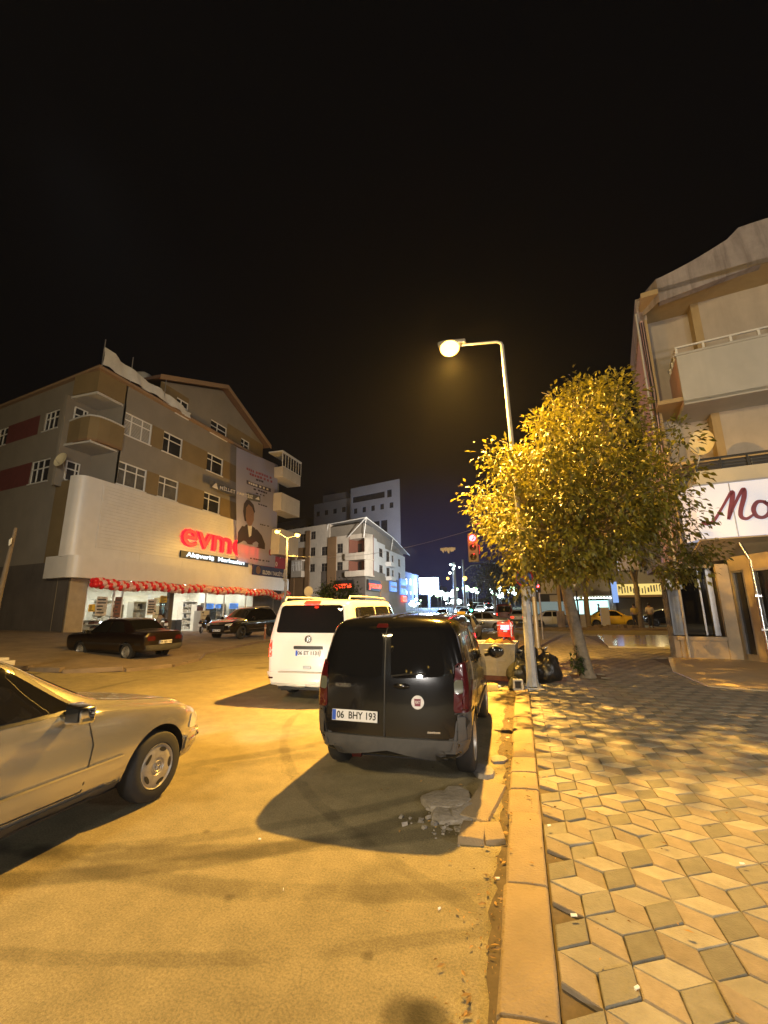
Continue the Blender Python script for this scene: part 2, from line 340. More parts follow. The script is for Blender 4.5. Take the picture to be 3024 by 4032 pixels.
def wheel(parent, x, y, r, w=.19, style='steel', rimr=.64, z=None):
    sx = 1 if x > 0 else -1; z = r if z is None else z
    A = T(x, y, z) @ Matrix.Rotation(sx * PI / 2, 4, 'Y'); q = r * rimr; h = w / 2
    mb = MB(); mb.lathe([(q, -h), (r * .9, -h), (r * .975, -h * .8), (r, -h * .45), (r, h * .45), (r * .975, h * .8), (r * .9, h), (q * 1.02, h * .96), (q, h * .7)], 36, 0, A, closed=True)
    o = mb.obj('wheel', 'rubber', parent, 50)
    mb = MB(A)
    prof = [(q * 1.01, h * .75), (q * .97, h * .98), (q * .9, h * .86)]
    if style == 'cap': prof += [(q * .7, h * 1.0), (q * .4, h * .98), (q * .36, h * .9), (q * .3, h * .92), (0.001, h * .95)]
    elif style == 'steel': prof += [(q * .82, h * .4), (q * .6, h * .35), (q * .45, h * .6), (q * .2, h * .62), (q * .16, h * .8), (.001, h * .8)]
    else: prof += [(q * .88, h * .2), (.001, h * .2)]
    mb.lathe(prof, 36)
    def disc(cx, cy, a, b, zz, rot, mi, n=14):
        mb.add([(cx + math.cos(rot) * a * math.cos(2 * PI * k / n) - math.sin(rot) * b * math.sin(2 * PI * k / n), cy + math.sin(rot) * a * math.cos(2 * PI * k / n) + math.cos(rot) * b * math.sin(2 * PI * k / n), zz) for k in range(n)], [list(range(n))], mi)
    if style == 'cap':
        for k in range(5):
            a = 2 * PI * k / 5 + .3; disc(q * .74 * math.cos(a), q * .74 * math.sin(a), q * .1, q * .24, h * 1.012, a, 1)
        mb.lathe([(q * .26, h * .95), (q * .24, h * 1.02), (q * .21, h * .96)], 24)
        for k in range(3):
            a = 2 * PI * k / 3 + PI / 2; c, s_ = math.cos(a), math.sin(a)
            mb.add([(-s_ * q * .045, c * q * .045, h * .97), (c * q * .23, s_ * q * .23, h * .985), (s_ * q * .045, -c * q * .045, h * .97), (0, 0, h * 1.03)], [[0, 3, 1], [1, 3, 2]], 0)
    elif style == 'steel':
        for k in range(8):
            a = 2 * PI * k / 8; disc(q * .7 * math.cos(a), q * .7 * math.sin(a), q * .07, q * .12, h * .42, a, 1)
    else:
        for k in range(5):
            a = 2 * PI * k / 5 + .2
            for da in (-.13, .13):
                mb.tube([(q * .15 * math.cos(a), q * .15 * math.sin(a), h * .75), (q * .93 * math.cos(a + da), q * .93 * math.sin(a + da), h * .85)], [q * .1, q * .07], 6)
        mb.lathe([(q * .2, h * .3), (q * .18, h * .85), (.001, h * .88)], 16)
    mb.obj('rim', ['rimd' if style == 'alloy' else 'rim', 'black'], o, 40)
    return o
def plate(parent, sk, side, u, v, txt, w=.52, h=.11, size=.098, band=True, off=.014):
    F = sk.at(side, u, v, off)
    mb = MB(F); mb.box((0, 0, 0), (w, h, .008)); 
    if band: mb.box((-w / 2 + .024, 0, .003), (.042, h - .008, .006), 1)
    o = mb.obj('number_plate', ['plate', 'blueb'], parent, 0)
    if txt: text('plate_lettering', txt, size, F @ T(.022, 0, .006), 'ink', o, .001, .0016, width=w * .86)
    return o
def mirror(parent, x, y, z, m, s=1):
    sx = 1 if x > 0 else -1
    mb = MB(); mb.tube([(x - sx * .1, y + .03, z - .06), (x, y, z - .03)], [.03, .035], 8)
    mb.sphere((x + sx * .06 * s, y, z), .1 * s, 12, 8, (1.05, .6, .85))
    o = mb.obj('side_mirror', m, parent, 60)
    g = MB(); g.sphere((x + sx * .06 * s, y - .045 * s, z), .085 * s, 12, 8, (1, .2, .8)); g.obj('mirror_glass', 'glassd', o, 60)
    return o
def newcar(name, label, keys, paint, loc, rz, wheels, arch=1.22, group=None, cat='car', style='steel', track=None, **kw):
    t = thing(name, label, cat, loc, rz, group)
    (y0, y1), r, tr = wheels
    me = body_mesh(keys, paint, [(y0, r, r * arch, tr + .09), (y1, r, r * arch, tr + .09)], **kw)
    b = bpy.data.objects.new('body', me); COL.objects.link(b); b.parent = t
    for y in (y0, y1):
        for sx in (-1, 1): wheel(t, sx * tr, y, r, .2, style)
    return t, b, Skin(me)
def mir(poly): return [(-a, b) for a, b in poly][::-1]

def build_black_van():
    K = [(0, .3, 1.0, 1.53, .68, .75, .63), (.05, .26, 1.0, 1.6, .76, .82, .68), (.18, .25, 1.02, 1.65, .8, .86, .72), (.6, .23, 1.04, 1.68, .8, .87, .735), (1.5, .23, 1.04, 1.69, .8, .87, .735), (2.2, .23, 1.02, 1.67, .8, .87, .72),
         (2.45, .23, 1.0, 1.6, .8, .87, .66), (3.1, .23, .95, 1.08, .8, .86, .66), (3.5, .23, .88, .98, .77, .84, .62), (3.75, .25, .75, .84, .7, .76, .55), (3.86, .3, .6, .68, .58, .64, .48)]
    t, b, sk = newcar('parked_van', 'small black panel van parked half on the broken kerb, its rear doors facing the viewer', K, 'pblack', (-1.42, 4.66, .0), rad(1.2), ((.66, 3.15), .315, .74), 1.18, cat='van', style='steel',
                      lean_r=[(.25, .03), (.45, .0), (.62, .035), (1.0, .06), (1.3, .1), (1.6, .17)], bulge=.045, rr=.15)
    P = sk.panel
    bp = P('bumper', [(-.85, .24), (.85, .24), (.86, .475), (-.86, .475)], 'B', 'greyp', t, .034, .06)
    for sx in (-1, 1): P('bumper_corner', [(sx * .725, .44), (sx * .87, .44), (sx * .87, .72), (sx * .725, .72)][::sx], 'B', 'greyp', bp, .024, .03)
    for sx in (-1, 1):
        P('bumper_side', [(.02, .27), (.25, .29), (.23, .6), (.18, .73), (.02, .73)], 'R' if sx > 0 else 'L', 'greyp', bp, .012, .05)
    l = [P('rear_door', [(-.7, .49), (-.035, .49), (-.035, 1.57), (-.62, 1.57), (-.7, 1.1)], 'B', 'pblack', t, .012, .05),
         P('rear_door', [(-.02, .49), (.7, .49), (.7, 1.1), (.62, 1.57), (-.02, 1.57)], 'B', 'pblack', t, .012, .05)]
    P('door_window', [(-.63, 1.07), (-.07, 1.04), (-.06, 1.51), (-.56, 1.52)], 'B', 'tint', l[0], .019, .07)
    P('door_window', [(.04, 1.04), (.62, 1.07), (.56, 1.52), (.03, 1.51)], 'B', 'tint', l[1], .019, .07)
    mb = MB()
    for x in (.16,):
        p, n, d = sk.hit('B', x, .97); mb.sphere(p + n * .025, .06, 12, 8, (1.5, .35, .5))
    mb.obj('door_handle', 'pblack', l[1], 60)
    mb = MB(); pts = [sk.hit('B', u, v)[0] + Vector((0, -.035, 0)) for u, v in ((.05, 1.07), (.2, 1.09), (.42, 1.1))]; mb.tube(pts, .009, 6); mb.obj('wiper', 'black', l[1])
    P('brake_light', [(-.16, 1.555), (-.02, 1.555), (-.03, 1.6), (-.15, 1.6)], 'B', 'redoff', t, .02, .015)
    for sx in (1, -1):
        f = (lambda p: p) if sx > 0 else mir
        o = P('tail_light', f([(.69, .73), (.85, .73), (.86, .95), (.845, 1.2), (.72, 1.2)]), 'B', 'redoff', t, .02, .04)
        P('reversing_lens', f([(.705, .91), (.785, .91), (.785, 1.04), (.705, 1.04)]), 'B', 'clear', o, .03, .03)
        s = 'R' if sx > 0 else 'L'
        P('tail_light_side', [(.075, .75), (.13, .77), (.21, 1.2), (.12, 1.2)], s, 'redoff', o, .016, .02)
        P('side_window', [(2.05, 1.08), (2.92, 1.06), (2.5, 1.5), (2.05, 1.55)], s, 'tint', t, .008, .06)
        sk.lines('door_seam', [[(.95, .42), (.97, 1.1), (1.05, 1.6)], [(1.98, .38), (1.98, 1.58)], [(3.02, .6), (3.0, 1.0)]], .016, s, 'black', t, .003)
        P('rear_quarter_glass', [(1.12, 1.08), (1.9, 1.08), (1.9, 1.54), (1.2, 1.52)], s, 'tint', t, .006, .06)
        P('side_moulding', [(1.1, .5), (2.7, .5), (2.7, .58), (1.1, .58)], s, 'greyp', t, .014, .02)
        mirror(t, sx * .97, 2.78, 1.08, 'black', 1.25)
    sk.lines('door_gap', [[(-.028, .48), (-.028, 1.56)]], .012, 'B', 'black', t, .017)
    for x in (-.4, 0, .4): pass
    sk.lines('roof_groove', [[(-.42, .35), (-.42, 2.1)], [(.42, .35), (.42, 2.1)], [(0, .35), (0, 2.1)]], .03, 'T', 'pblack', t, .012)
    plate(t, sk, 'B', -.355, .66, '06  BHY 193', off=.03)
    F = sk.at('B', .33, .82, .032)
    mb = MB(F); mb.lathe([(.066, -.01), (.066, .006), (.056, .01), (.05, .004), (.001, .004)], 28); 
    q = mb.obj('badge', 'plate', t, 40)
    mb = MB(F @ T(0, 0, .0055)); mb.prism([(-.034, .034, 0), (-.03, -.036, 0), (.03, -.036, 0), (.034, .034, 0)], (0, 0, .002)); mb.obj('badge_field', 'maroon', q, 0)
    text('badge_lettering', 'FIAT', .04, F @ T(0, 0, .0085), 'plate', q, .001, .0005, sx=.62)
    text('model_lettering', 'FIORINO', .055, sk.at('B', -.5, .955, .026), 'steel', t, .003, .0008, sx=.85)
    mb = MB(sk.at('B', .49, .545, .028)); mb.box((0, 0, 0), (.13, .018, .006)); mb.obj('trim_badge', 'steel', t, 0)
    mb = MB(); mb.b2(-.5, .5, .25, .5, .2, .3); mb.tube([(-.33, .1, .26), (-.33, .45, .26)], .03, 10); mb.obj('underbody', 'black', t)
    mb = MB(); mb.b2(-.42, -.31, .06, .1, .235, .3); mb.obj('fog_lamp', 'redoff', t, 30, .01)
    # two seats that show dimly through the rear glass sit inside the closed body and are left out
    return t
def build_white_van():
    K = [(0, .34, 1.2, 1.84, .82, .86, .72), (.05, .3, 1.2, 1.9, .88, .92, .76), (.2, .28, 1.2, 1.945, .89, .955, .79), (.8, .28, 1.2, 1.965, .89, .955, .8), (3.2, .28, 1.2, 1.965, .89, .955, .8), (3.45, .28, 1.15, 1.92, .89, .955, .77), (4.15, .28, 1.1, 1.22, .89, .95, .8), (4.7, .3, .9, 1.02, .85, .9, .72), (4.9, .36, .7, .8, .7, .75, .6)]
    t, b, sk = newcar('white_van', 'white passenger van with lit brake lamps ahead of the black panel van', K, 'pwhite', (-4.06, 8.0, 0), rad(1.5), ((1.02, 4.0), .33, .8), 1.2, cat='van', style='alloy', lean_r=[(.3, 0), (.55, 0), (.62, .05), (1.2, .06), (1.9, .17)], bulge=.04)
    P = sk.panel
    P('bumper', [(-.94, .27), (.94, .27), (.95, .56), (-.95, .56)], 'B', 'pwhite', t, .05, .06)
    mb = MB(); mb.b2(-.6, .6, -.075, -.03, .56, .585); mb.obj('bumper_step', 'greyw', t, 0, .01)
    d = P('tailgate', [(-.78, .61), (.78, .61), (.8, 1.2), (.72, 1.84), (-.72, 1.84), (-.8, 1.2)], 'B', 'pwhite', t, .012, .06)
    P('rear_window', [(-.74, 1.31), (.74, 1.31), (.68, 1.8), (.62, 1.845), (-.62, 1.845), (-.68, 1.8)], 'B', 'tint', d, .02, .06)
    P('plate_recess_strip', [(-.31, 1.0), (.31, 1.0), (.31, 1.06), (-.31, 1.06)], 'B', 'black', d, .03, .02)
    plate(t, sk, 'B', 0, .925, '06 ET 1131', off=.03)
    mb = MB(sk.at('B', 0, .66, .03)); mb.box((0, 0, 0), (.16, .05, .02)); mb.obj('tailgate_handle', 'metal', d, 0, .006)
    F = sk.at('B', 0, 1.19, .028); mb = MB(F); mb.lathe([(.07, -.01), (.07, .008), (.058, .008), (.058, -.004)], 30)
    for a, c in (((-.04, .045), (-.012, -.0)), ((-.012, 0), (0, .02)), ((0, .02), (.012, 0)), ((.012, 0), (.04, .045)), ((-.052, .02), (-.028, -.05)), ((-.028, -.05), (0, -.005)), ((0, -.005), (.028, -.05)), ((.028, -.05), (.052, .02))):
        mb.tube([(a[0], a[1], .004), (c[0], c[1], .004)], .0065, 6)
    mb.obj('badge', 'chrome', t, 50)
    P('high_brake_light', [(-.18, 1.86), (.18, 1.86), (.16, 1.92), (-.16, 1.92)], 'B', 'redlit', t, .05, .02)
    for sx in (1, -1):
        f = (lambda p: p) if sx > 0 else mir
        P('tail_light', f([(.82, .98), (.93, .98), (.935, 1.16), (.825, 1.16)]), 'B', 'redlit', t, .016, .02)
        P('lower_tail_light', f([(.82, .84), (.925, .84), (.93, .96), (.82, .96)]), 'B', 'redlit2', t, .014, .02)
        P('reflector', f([(.72, .44), (.82, .44), (.82, .47), (.72, .47)]), 'B', 'redoff', t, .06, .01)
        s = 'R' if sx > 0 else 'L'
        P('side_window', [(.35, 1.3), (1.7, 1.3), (1.7, 1.82), (.42, 1.8)], s, 'tint', t, .008, .06)
        P('sliding_door_window', [(1.8, 1.3), (2.9, 1.3), (2.9, 1.82), (1.8, 1.82)], s, 'tint', t, .008, .06)
        P('front_window', [(3.0, 1.26), (3.9, 1.2), (3.45, 1.8), (3.0, 1.82)], s, 'tint', t, .008, .06)
        sk.lines('door_seam', [[(1.74, .4), (1.74, 1.86)], [(2.95, .4), (2.95, 1.86)], [(.3, .95), (1.74, .95)]], .012, s, 'black', t, .003)
        mb = MB(); mb.tube([(sx * .72, .35, 1.95), (sx * .72, .42, 2.02), (sx * .72, 1.5, 2.035), (sx * .72, 3.0, 2.02), (sx * .72, 3.1, 1.95)], .02, 8); mb.obj('roof_rail', 'pwhite', t, 60)
        mirror(t, sx * 1.05, 3.85, 1.2, 'pwhite', 1.2)
        mb = MB(); mb.b2(sx * .62, sx * .86, .55, .57, .12, .4); mb.obj('mud_flap', 'black', t, 0)
    P('windscreen', [(-.7, 3.5), (.7, 3.5), (.82, 4.1), (-.82, 4.1)], 'T', 'tint', t, .006, .06)
    mb = MB(); mb.b2(-.7, .7, .15, .8, .22, .34); mb.tube([(.3, .0, .26), (.3, .7, .26)], .035, 10); mb.obj('underbody', 'black', t)
    return t
def build_silver_sedan():
    K = [(0, .34, .72, .80, .62, .66, .55), (.06, .28, .80, .88, .74, .78, .62), (.3, .24, .86, .93, .8, .84, .68), (.6, .22, .9, .97, .81, .86, .66), (1.2, .22, .91, 1.33, .82, .87, .63), (1.55, .22, .91, 1.385, .82, .87, .64), (2.1, .22, .91, 1.385, .82, .87, .64), (2.45, .22, .905, 1.33, .82, .87, .64), (3.15, .22, .88, .95, .82, .87, .7), (3.6, .22, .83, .89, .81, .865, .68), (4.1, .22, .755, .82, .8, .85, .66), (4.36, .25, .67, .73, .75, .79, .6), (4.5, .3, .56, .63, .6, .66, .5)]
    K = [(k[0], k[1], k[2] * 1.06, k[3] * (1.085 if k[3] > .9 else 1.06), *k[4:]) for k in K]
    t, b, sk = newcar('silver_sedan', 'silver saloon with polished wing mirror driving up the street, cut off by the picture edge', K, 'psilver', (-4.32, -.06, 0), 0, ((1.1, 3.79), .31, .755), 1.2, style='cap', rr=.13, bulge=.07)
    P = sk.panel
    for sx, s in ((1, 'R'), (-1, 'L')):
        f = (lambda p: p) if sx > 0 else mir
        P('window_surround', [(.93, .99), (2.99, .985), (2.42, 1.425), (2.1, 1.455), (1.5, 1.455), (1.2, 1.38)], s, 'black', t, .004, .05)
        P('side_window', [(1.92, 1.02), (2.9, 1.015), (2.38, 1.395), (1.96, 1.415)], s, 'tint', t, .01, .05)
        P('rear_side_window', [(1.0, 1.02), (1.85, 1.02), (1.88, 1.415), (1.5, 1.415), (1.24, 1.35)], s, 'tint', t, .01, .05)
        P('side_moulding', [(1.5, .44), (3.36, .44), (3.36, .53), (1.5, .53)], s, 'psilver', t, .016, .012)
        sk.lines('chrome_strip', [[(1.5, .535), (3.36, .535)]], .014, s, 'chrome', t, .02)
        P('sill', [(1.48, .2), (3.4, .2), (3.38, .33), (1.5, .33)], s, 'greyp', t, .014, .02)
        sk.lines('door_seam', [[(1.88, .36), (1.89, .93)], [(3.02, .36), (3.05, .7), (2.98, .92)], [(1.48, .36), (3.02, .36)]], .01, s, 'black', t, .003)
        mb = MB(); p, n, d = sk.hit(s, 2.05, .78); mb.tube([p + n * .02 + Vector((0, -.09, 0)), p + n * .03, p + n * .02 + Vector((0, .09, 0))], .014, 8); mb.obj('door_handle', 'psilver', t)
        o = P('headlight', f([(.44, .5), (.7, .51), (.74, .64), (.5, .68)]), 'F', 'headl', t, .02, .06)
        P('headlight_side', [(4.2, .55), (4.4, .53), (4.36, .66), (4.25, .7)], s, 'headl', o, .012, .04)
        x = sx * .985
        mb = MB(); mb.tube([(x - sx * .15, 2.8, .97), (x - sx * .02, 2.78, .98)], [.05, .055], 8); mb.prism([(x - sx * .06, 2.72, .93), (x + sx * .13, 2.7, .95), (x + sx * .13, 2.7, 1.07), (x - sx * .06, 2.72, 1.09)], (0, .13, -.01)); o = mb.obj('side_mirror', 'chrome', t, 60, .035)
        g = MB(); g.prism([(x - sx * .04, 2.716, .955), (x + sx * .11, 2.7, .965), (x + sx * .11, 2.7, 1.055), (x - sx * .04, 2.716, 1.07)], (0, -.006, 0)); g.obj('mirror_glass', 'glassd', o, 60)
        P('tail_light', f([(.42, .62), (.7, .62), (.72, .78), (.44, .8)]), 'B', 'redoff', t, .012, .03)
    P('windscreen', [(-.5, 2.52), (.5, 2.52), (.64, 3.06), (-.64, 3.06)], 'T', 'tint', t, .007, .05)
    P('rear_window', [(-.62, .7), (.62, .7), (.5, 1.2), (-.5, 1.2)], 'T', 'tint', t, .007, .05)
    P('cowl_vent', [(-.62, 3.1), (.62, 3.1), (.6, 3.17), (-.6, 3.17)], 'T', 'black', t, .006, .03)
    P('front_bumper', [(-.74, .26), (.74, .26), (.76, .5), (-.76, .5)], 'F', 'psilver', t, .05, .05)
    sk.lines('bumper_strip', [[(-.7, .43), (.7, .43)]], .02, 'F', 'chrome', t, .07)
    P('bumper_wrap', [(4.12, .26), (4.42, .28), (4.4, .5), (4.14, .5)], 'R', 'psilver', t, .03, .03)
    sk.lines('bumper_side_strip', [[(4.14, .43), (4.4, .43)]], .018, 'R', 'chrome', t, .045)
    P('grille', [(-.3, .52), (.3, .52), (.3, .7), (-.3, .7)], 'F', 'black', t, .02, .03)
    sk.lines('bonnet_seam', [[(-.66, 3.2), (-.62, 4.2)], [(.66, 3.2), (.62, 4.2)]], .01, 'T', 'black', t, .003)
    mb = MB(); mb.b2(-.6, .6, .6, 4.2, .17, .25); mb.obj('underbody', 'black', t)
    return t
SED = [(0, .36, .72, .86, .66, .7, .6), (.05, .3, .8, .93, .74, .79, .66), (.6, .24, .86, .97, .77, .83, .66), (1.15, .22, .88, 1.3, .78, .84, .57), (1.6, .22, .88, 1.42, .78, .84, .57), (2.2, .22, .88, 1.43, .78, .84, .57), (2.55, .22, .88, 1.36, .78, .84, .57), (3.2, .22, .86, .96, .78, .84, .68), (4.0, .24, .78, .86, .76, .81, .66), (4.3, .3, .66, .74, .66, .7, .56)]
def detail_sedan(t, sk, K, L, rl='redoff', hl='headl', txt=None, grill=True, box=False):
    P = sk.panel; wt = interp(K, 1.7)[5]; zs = interp(K, 1.7)[1]; zt = interp(K, 1.7)[2]
    for sx, s in ((1, 'R'), (-1, 'L')):
        f = (lambda p: p) if sx > 0 else mir
        P('side_window', [(1.92, zs + .05), (2.88, zs + .05), (2.44, zt - .11), (1.94, zt - .09)], s, 'tint', t, .008, .04)
        P('rear_side_window', [(1.05, zs + .06), (1.84, zs + .05), (1.86, zt - .09), (1.35, zt - .11)], s, 'tint', t, .008, .04)
        P('tail_light', f([(.4, .66), (.68, .66), (.7, .8), (.42, .8)]), 'B', rl, t, .012, .02)
        P('headlight', f([(.38, .5), (.68, .51), (.7, .72), (.4, .72)]), 'F', hl, t, .014, .03)
        sk.lines('door_seam', [[(1.88, .36), (1.88, zs)], [(2.95, .36), (2.95, zs)]], .01, s, 'black', t, .003)
        mirror(t, sx * (interp(K, 2.7)[4] + .08), 2.75, zs + .07, 'black', .9)
    P('windscreen', [(-wt + .06, 2.64), (wt - .06, 2.64), (.64, 3.14), (-.64, 3.14)], 'T', 'tint', t, .007, .04)
    P('rear_window', [(-.62, .68), (.62, .68), (wt - .06, 1.25), (-wt + .06, 1.25)], 'T', 'tint', t, .007, .04)
    P('rear_bumper', [(-.72, .34), (.72, .34), (.73, .52), (-.73, .52)], 'B', 'greyp', t, .035, .03)
    P('front_bumper', [(-.68, .34), (.68, .34), (.69, .5), (-.69, .5)], 'F', 'greyp', t, .035, .03)
    plate(t, sk, 'B', 0, .68 if not box else .6, txt, size=.09)
def build_old_sedan():
    K = [(0, .36, .74, .91, .72, .76, .68), (.05, .3, .82, .95, .75, .8, .69), (.62, .24, .87, .97, .76, .82, .68), (.78, .24, .87, .985, .76, .82, .66), (1.2, .22, .87, 1.32, .76, .83, .58), (1.5, .22, .87, 1.385, .76, .83, .58), (2.25, .22, .87, 1.39, .76, .83, .58), (2.5, .22, .87, 1.34, .76, .83, .58), (3.0, .22, .86, .95, .76, .83, .7), (4.05, .24, .8, .88, .75, .8, .7), (4.2, .3, .72, .8, .72, .76, .66)]
    t, b, sk = newcar('dark_sedan', 'dark boxy saloon parked side-on before the bright shop window', K, 'pdark', (-11.9, 12.6, .12), rad(83.7), ((.9, 3.32), .29, .67), 1.18, style='steel', rr=.07, bulge=.02)
    detail_sedan(t, sk, K, 4.2, txt='06 BJU 44', box=True)
    P = sk.panel
    sk.lines('boot_seam', [[(-.62, .62), (.62, .62), (.62, .88), (-.62, .88), (-.62, .62)]], .012, 'B', 'black', t, .003)
    for s in 'RL': P('side_moulding', [(.2, .52), (4.0, .52), (4.0, .58), (.2, .58)], s, 'black', t, .012, .01)
    return t
def build_suv():
    K = [(0, .42, .95, 1.2, .7, .78, .5), (.1, .34, 1.0, 1.45, .78, .88, .55), (.5, .28, 1.02, 1.62, .82, .93, .6), (1.6, .28, 1.02, 1.69, .82, .94, .63), (2.3, .28, 1.0, 1.65, .82, .94, .62), (3.25, .28, .98, 1.08, .82, .94, .74), (3.9, .28, .95, 1.02, .82, .93, .74), (4.4, .3, .86, .94, .79, .87, .68), (4.6, .38, .7, .8, .7, .76, .58)]
    f = (math.sin(rad(177.4)), -math.cos(rad(177.4)))
    t, b, sk = newcar('black_suv', 'glossy black SUV parked nose toward the viewer beside two bollards', K, 'psuv', (-15.33, 24.6, .2), rad(177.4), ((.88, 3.65), .36, .8), 1.17, style='alloy')
    P = sk.panel
    for sx, s in ((1, 'R'), (-1, 'L')):
        f = (lambda p: p) if sx > 0 else mir
        P('side_window', [(.55, 1.12), (3.0, 1.06), (2.3, 1.54), (1.5, 1.57), (.7, 1.48)], s, 'tint', t, .008, .06)
        P('headlight', f([(.5, .74), (.8, .76), (.83, .86), (.52, .82)]), 'F', 'headl', t, .016, .03)
        P('fog_trim', f([(.5, .42), (.78, .46), (.76, .54), (.5, .5)]), 'F', 'chrome', t, .02, .02)
        P('tail_light', f([(.4, .95), (.74, .95), (.74, 1.05), (.4, 1.05)]), 'B', 'redoff', t, .012, .02)
        sk.lines('door_seam', [[(1.3, .4), (1.35, 1.0)], [(2.25, .36), (2.25, 1.05)], [(3.25, .4), (3.25, .95)]], .01, s, 'black', t, .003)
        P('sill', [(1.35, .28), (3.2, .28), (3.2, .4), (1.35, .4)], s, 'greyp', t, .014, .02)
        P('door_strip', [(1.4, .5), (3.1, .5), (3.1, .53), (1.4, .53)], s, 'steel', t, .014, .01)
        mirror(t, sx * 1.02, 2.95, 1.1, 'psuv', 1.1)
        mb = MB(); mb.tube([(sx * .58, .7, 1.66), (sx * .58, .8, 1.72), (sx * .58, 2.2, 1.73), (sx * .58, 2.4, 1.66)], .018, 8); mb.obj('roof_rail', 'metal', t, 60)
    P('windscreen', [(-.55, 2.42), (.55, 2.42), (.72, 3.18), (-.72, 3.18)], 'T', 'tint', t, .007, .05)
    P('grille', [(-.46, .5), (.46, .5), (.48, .74), (-.48, .74)], 'F', 'black', t, .014, .05)
    plate(t, sk, 'F', 0, .5, '06 TC 88', size=.09)
    return t
GEN = []
def build_far_cars():
    K = SED
    t, b, sk = newcar('crossing_car', 'white saloon with headlamps on, crossing behind the leaning tree trunk', K, 'pwhite', (0, 0, 0), 0, ((.85, 3.45), .3, .7), 1.18, style='alloy', sub=1)
    detail_sedan(t, sk, K, 4.3, hl='headlit', rl='redlit2')
    G = 'cars in the traffic beyond the crossing'
    def put(x, y, rz, label, paint=None, heads=True, tails=True, z=0):
        rm = {}
        if paint: rm['white_car_paint'] = M[paint]
        if not heads: rm['lit_headlamp'] = M['headl']
        if not tails: rm['brake_lamp'] = M['redoff']
        return dup(t, (x, y, z), rz, label, G, rm)
    E_ = -PI / 2
    t.location = (.7, 41.6, -.02); t.rotation_euler = (0, 0, E_); t['group'] = G
    put(-.9, 34.6, -E_, 'pale grey car low in front of the white saloon at the crossing', 'pgrey')
    tx = put(5.2, 41.8, E_, 'yellow taxi crossing to the right of the leaning tree trunk', 'pyellow', True, False)
    mb = MB(); mb.box((0, 1.9, 1.5), (.45, .2, .13)); mb.obj('roof_sign', 'yel', tx, 0, .03)
    put(10.2, 44.0, E_, 'dark saloon beside two standing people, nearest the brown shopfront', 'psuv', False, False)
    put(-.3, 46.5, 0, 'small pale car with glowing tail lamps beyond the lamp post', None, False, True)
    put(-4.0, 16.0, rad(1), 'dark saloon just ahead of the white passenger van', 'psuv', False, True)
    tx2 = put(-2.9, 20.8, 0, 'grey taxi with a small yellow roof sign over the black van roof', 'pgrey', False, True)
    mb = MB(); mb.box((0, 1.9, 1.5), (.42, .2, .13)); mb.obj('roof_sign', 'yel', tx2, 0, .03)
    for x, y, p, lab in ((-9.5, 58, 'psuv', 'black oncoming car with bright headlamps, leftmost in the far queue'), (-7.4, 64, 'pblue', 'blue-grey oncoming car with bright headlamps, second from the left in the far queue'), (-5.3, 54, 'pgrey', 'grey oncoming car with bright headlamps near the green signal'),
                         (-4.1, 47, 'psuv', 'black oncoming car with bright headlamps, nearest in the far queue'), (-6.3, 76, 'pwhite', 'white oncoming car with headlamps halfway up the far queue'), (-5.6, 88, 'pblue', 'dark blue oncoming car high in the far queue'), (-9.0, 72, 'pgrey', 'grey oncoming car with headlamps second row of the far queue, near the bright screen'), (-7.6, 82, 'psuv', 'black oncoming car with headlamps behind the grey one in the far queue'), (-7.8, 96, 'pwhite', 'white oncoming car with headlamps two thirds up the far queue'), (-9.4, 100, 'pgrey', 'grey oncoming car with headlamps near the top of the far queue'), (-3.9, 62, 'pwhite', 'white oncoming car rightmost in the far queue'),
                         (-11.2, 110, 'psuv', 'dark oncoming car far up the slope'), (-20, 132, 'pblue', 'blue car far off beside the bright screen')):
        put(x, y, PI, lab, p, True, False, z=max(0, .03 * (y - 55)))
    put(-8.6, 120, 0, 'dark car driving away up the distant lit slope', 'psuv', False, True, z=1.95)
    # dark red minibus
    K2 = [(0, .34, 1.1, 1.9, .8, .84, .74), (.1, .3, 1.1, 2.05, .86, .92, .78), (4.2, .3, 1.1, 2.1, .86, .93, .8), (4.7, .3, 1.05, 1.2, .86, .92, .8), (5.3, .34, .7, .9, .76, .8, .66)]
    m, b, sk = newcar('minibus', 'dark red minibus waiting beyond the lamp post', K2, 'pred', (-1.7, 49.5, 0), 0, ((1.0, 4.4), .33, .8), 1.18, cat='minibus', style='steel')
    sk.panel('rear_window', [(-.7, 1.2), (.7, 1.2), (.64, 1.85), (-.64, 1.85)], 'B', 'tint', m, .01, .06)
    for sx in (1, -1):
        sk.panel('tail_light', [(.74, .85), (.86, .85), (.86, 1.1), (.74, 1.1)] if sx > 0 else [(-.86, .85), (-.74, .85), (-.74, 1.1), (-.86, 1.1)], 'B', 'redlit2', m, .012, .02)
        sk.panel('side_window', [(.4, 1.25), (3.9, 1.25), (3.9, 1.85), (.4, 1.85)], 'R' if sx > 0 else 'L', 'tint', m, .01, .06)
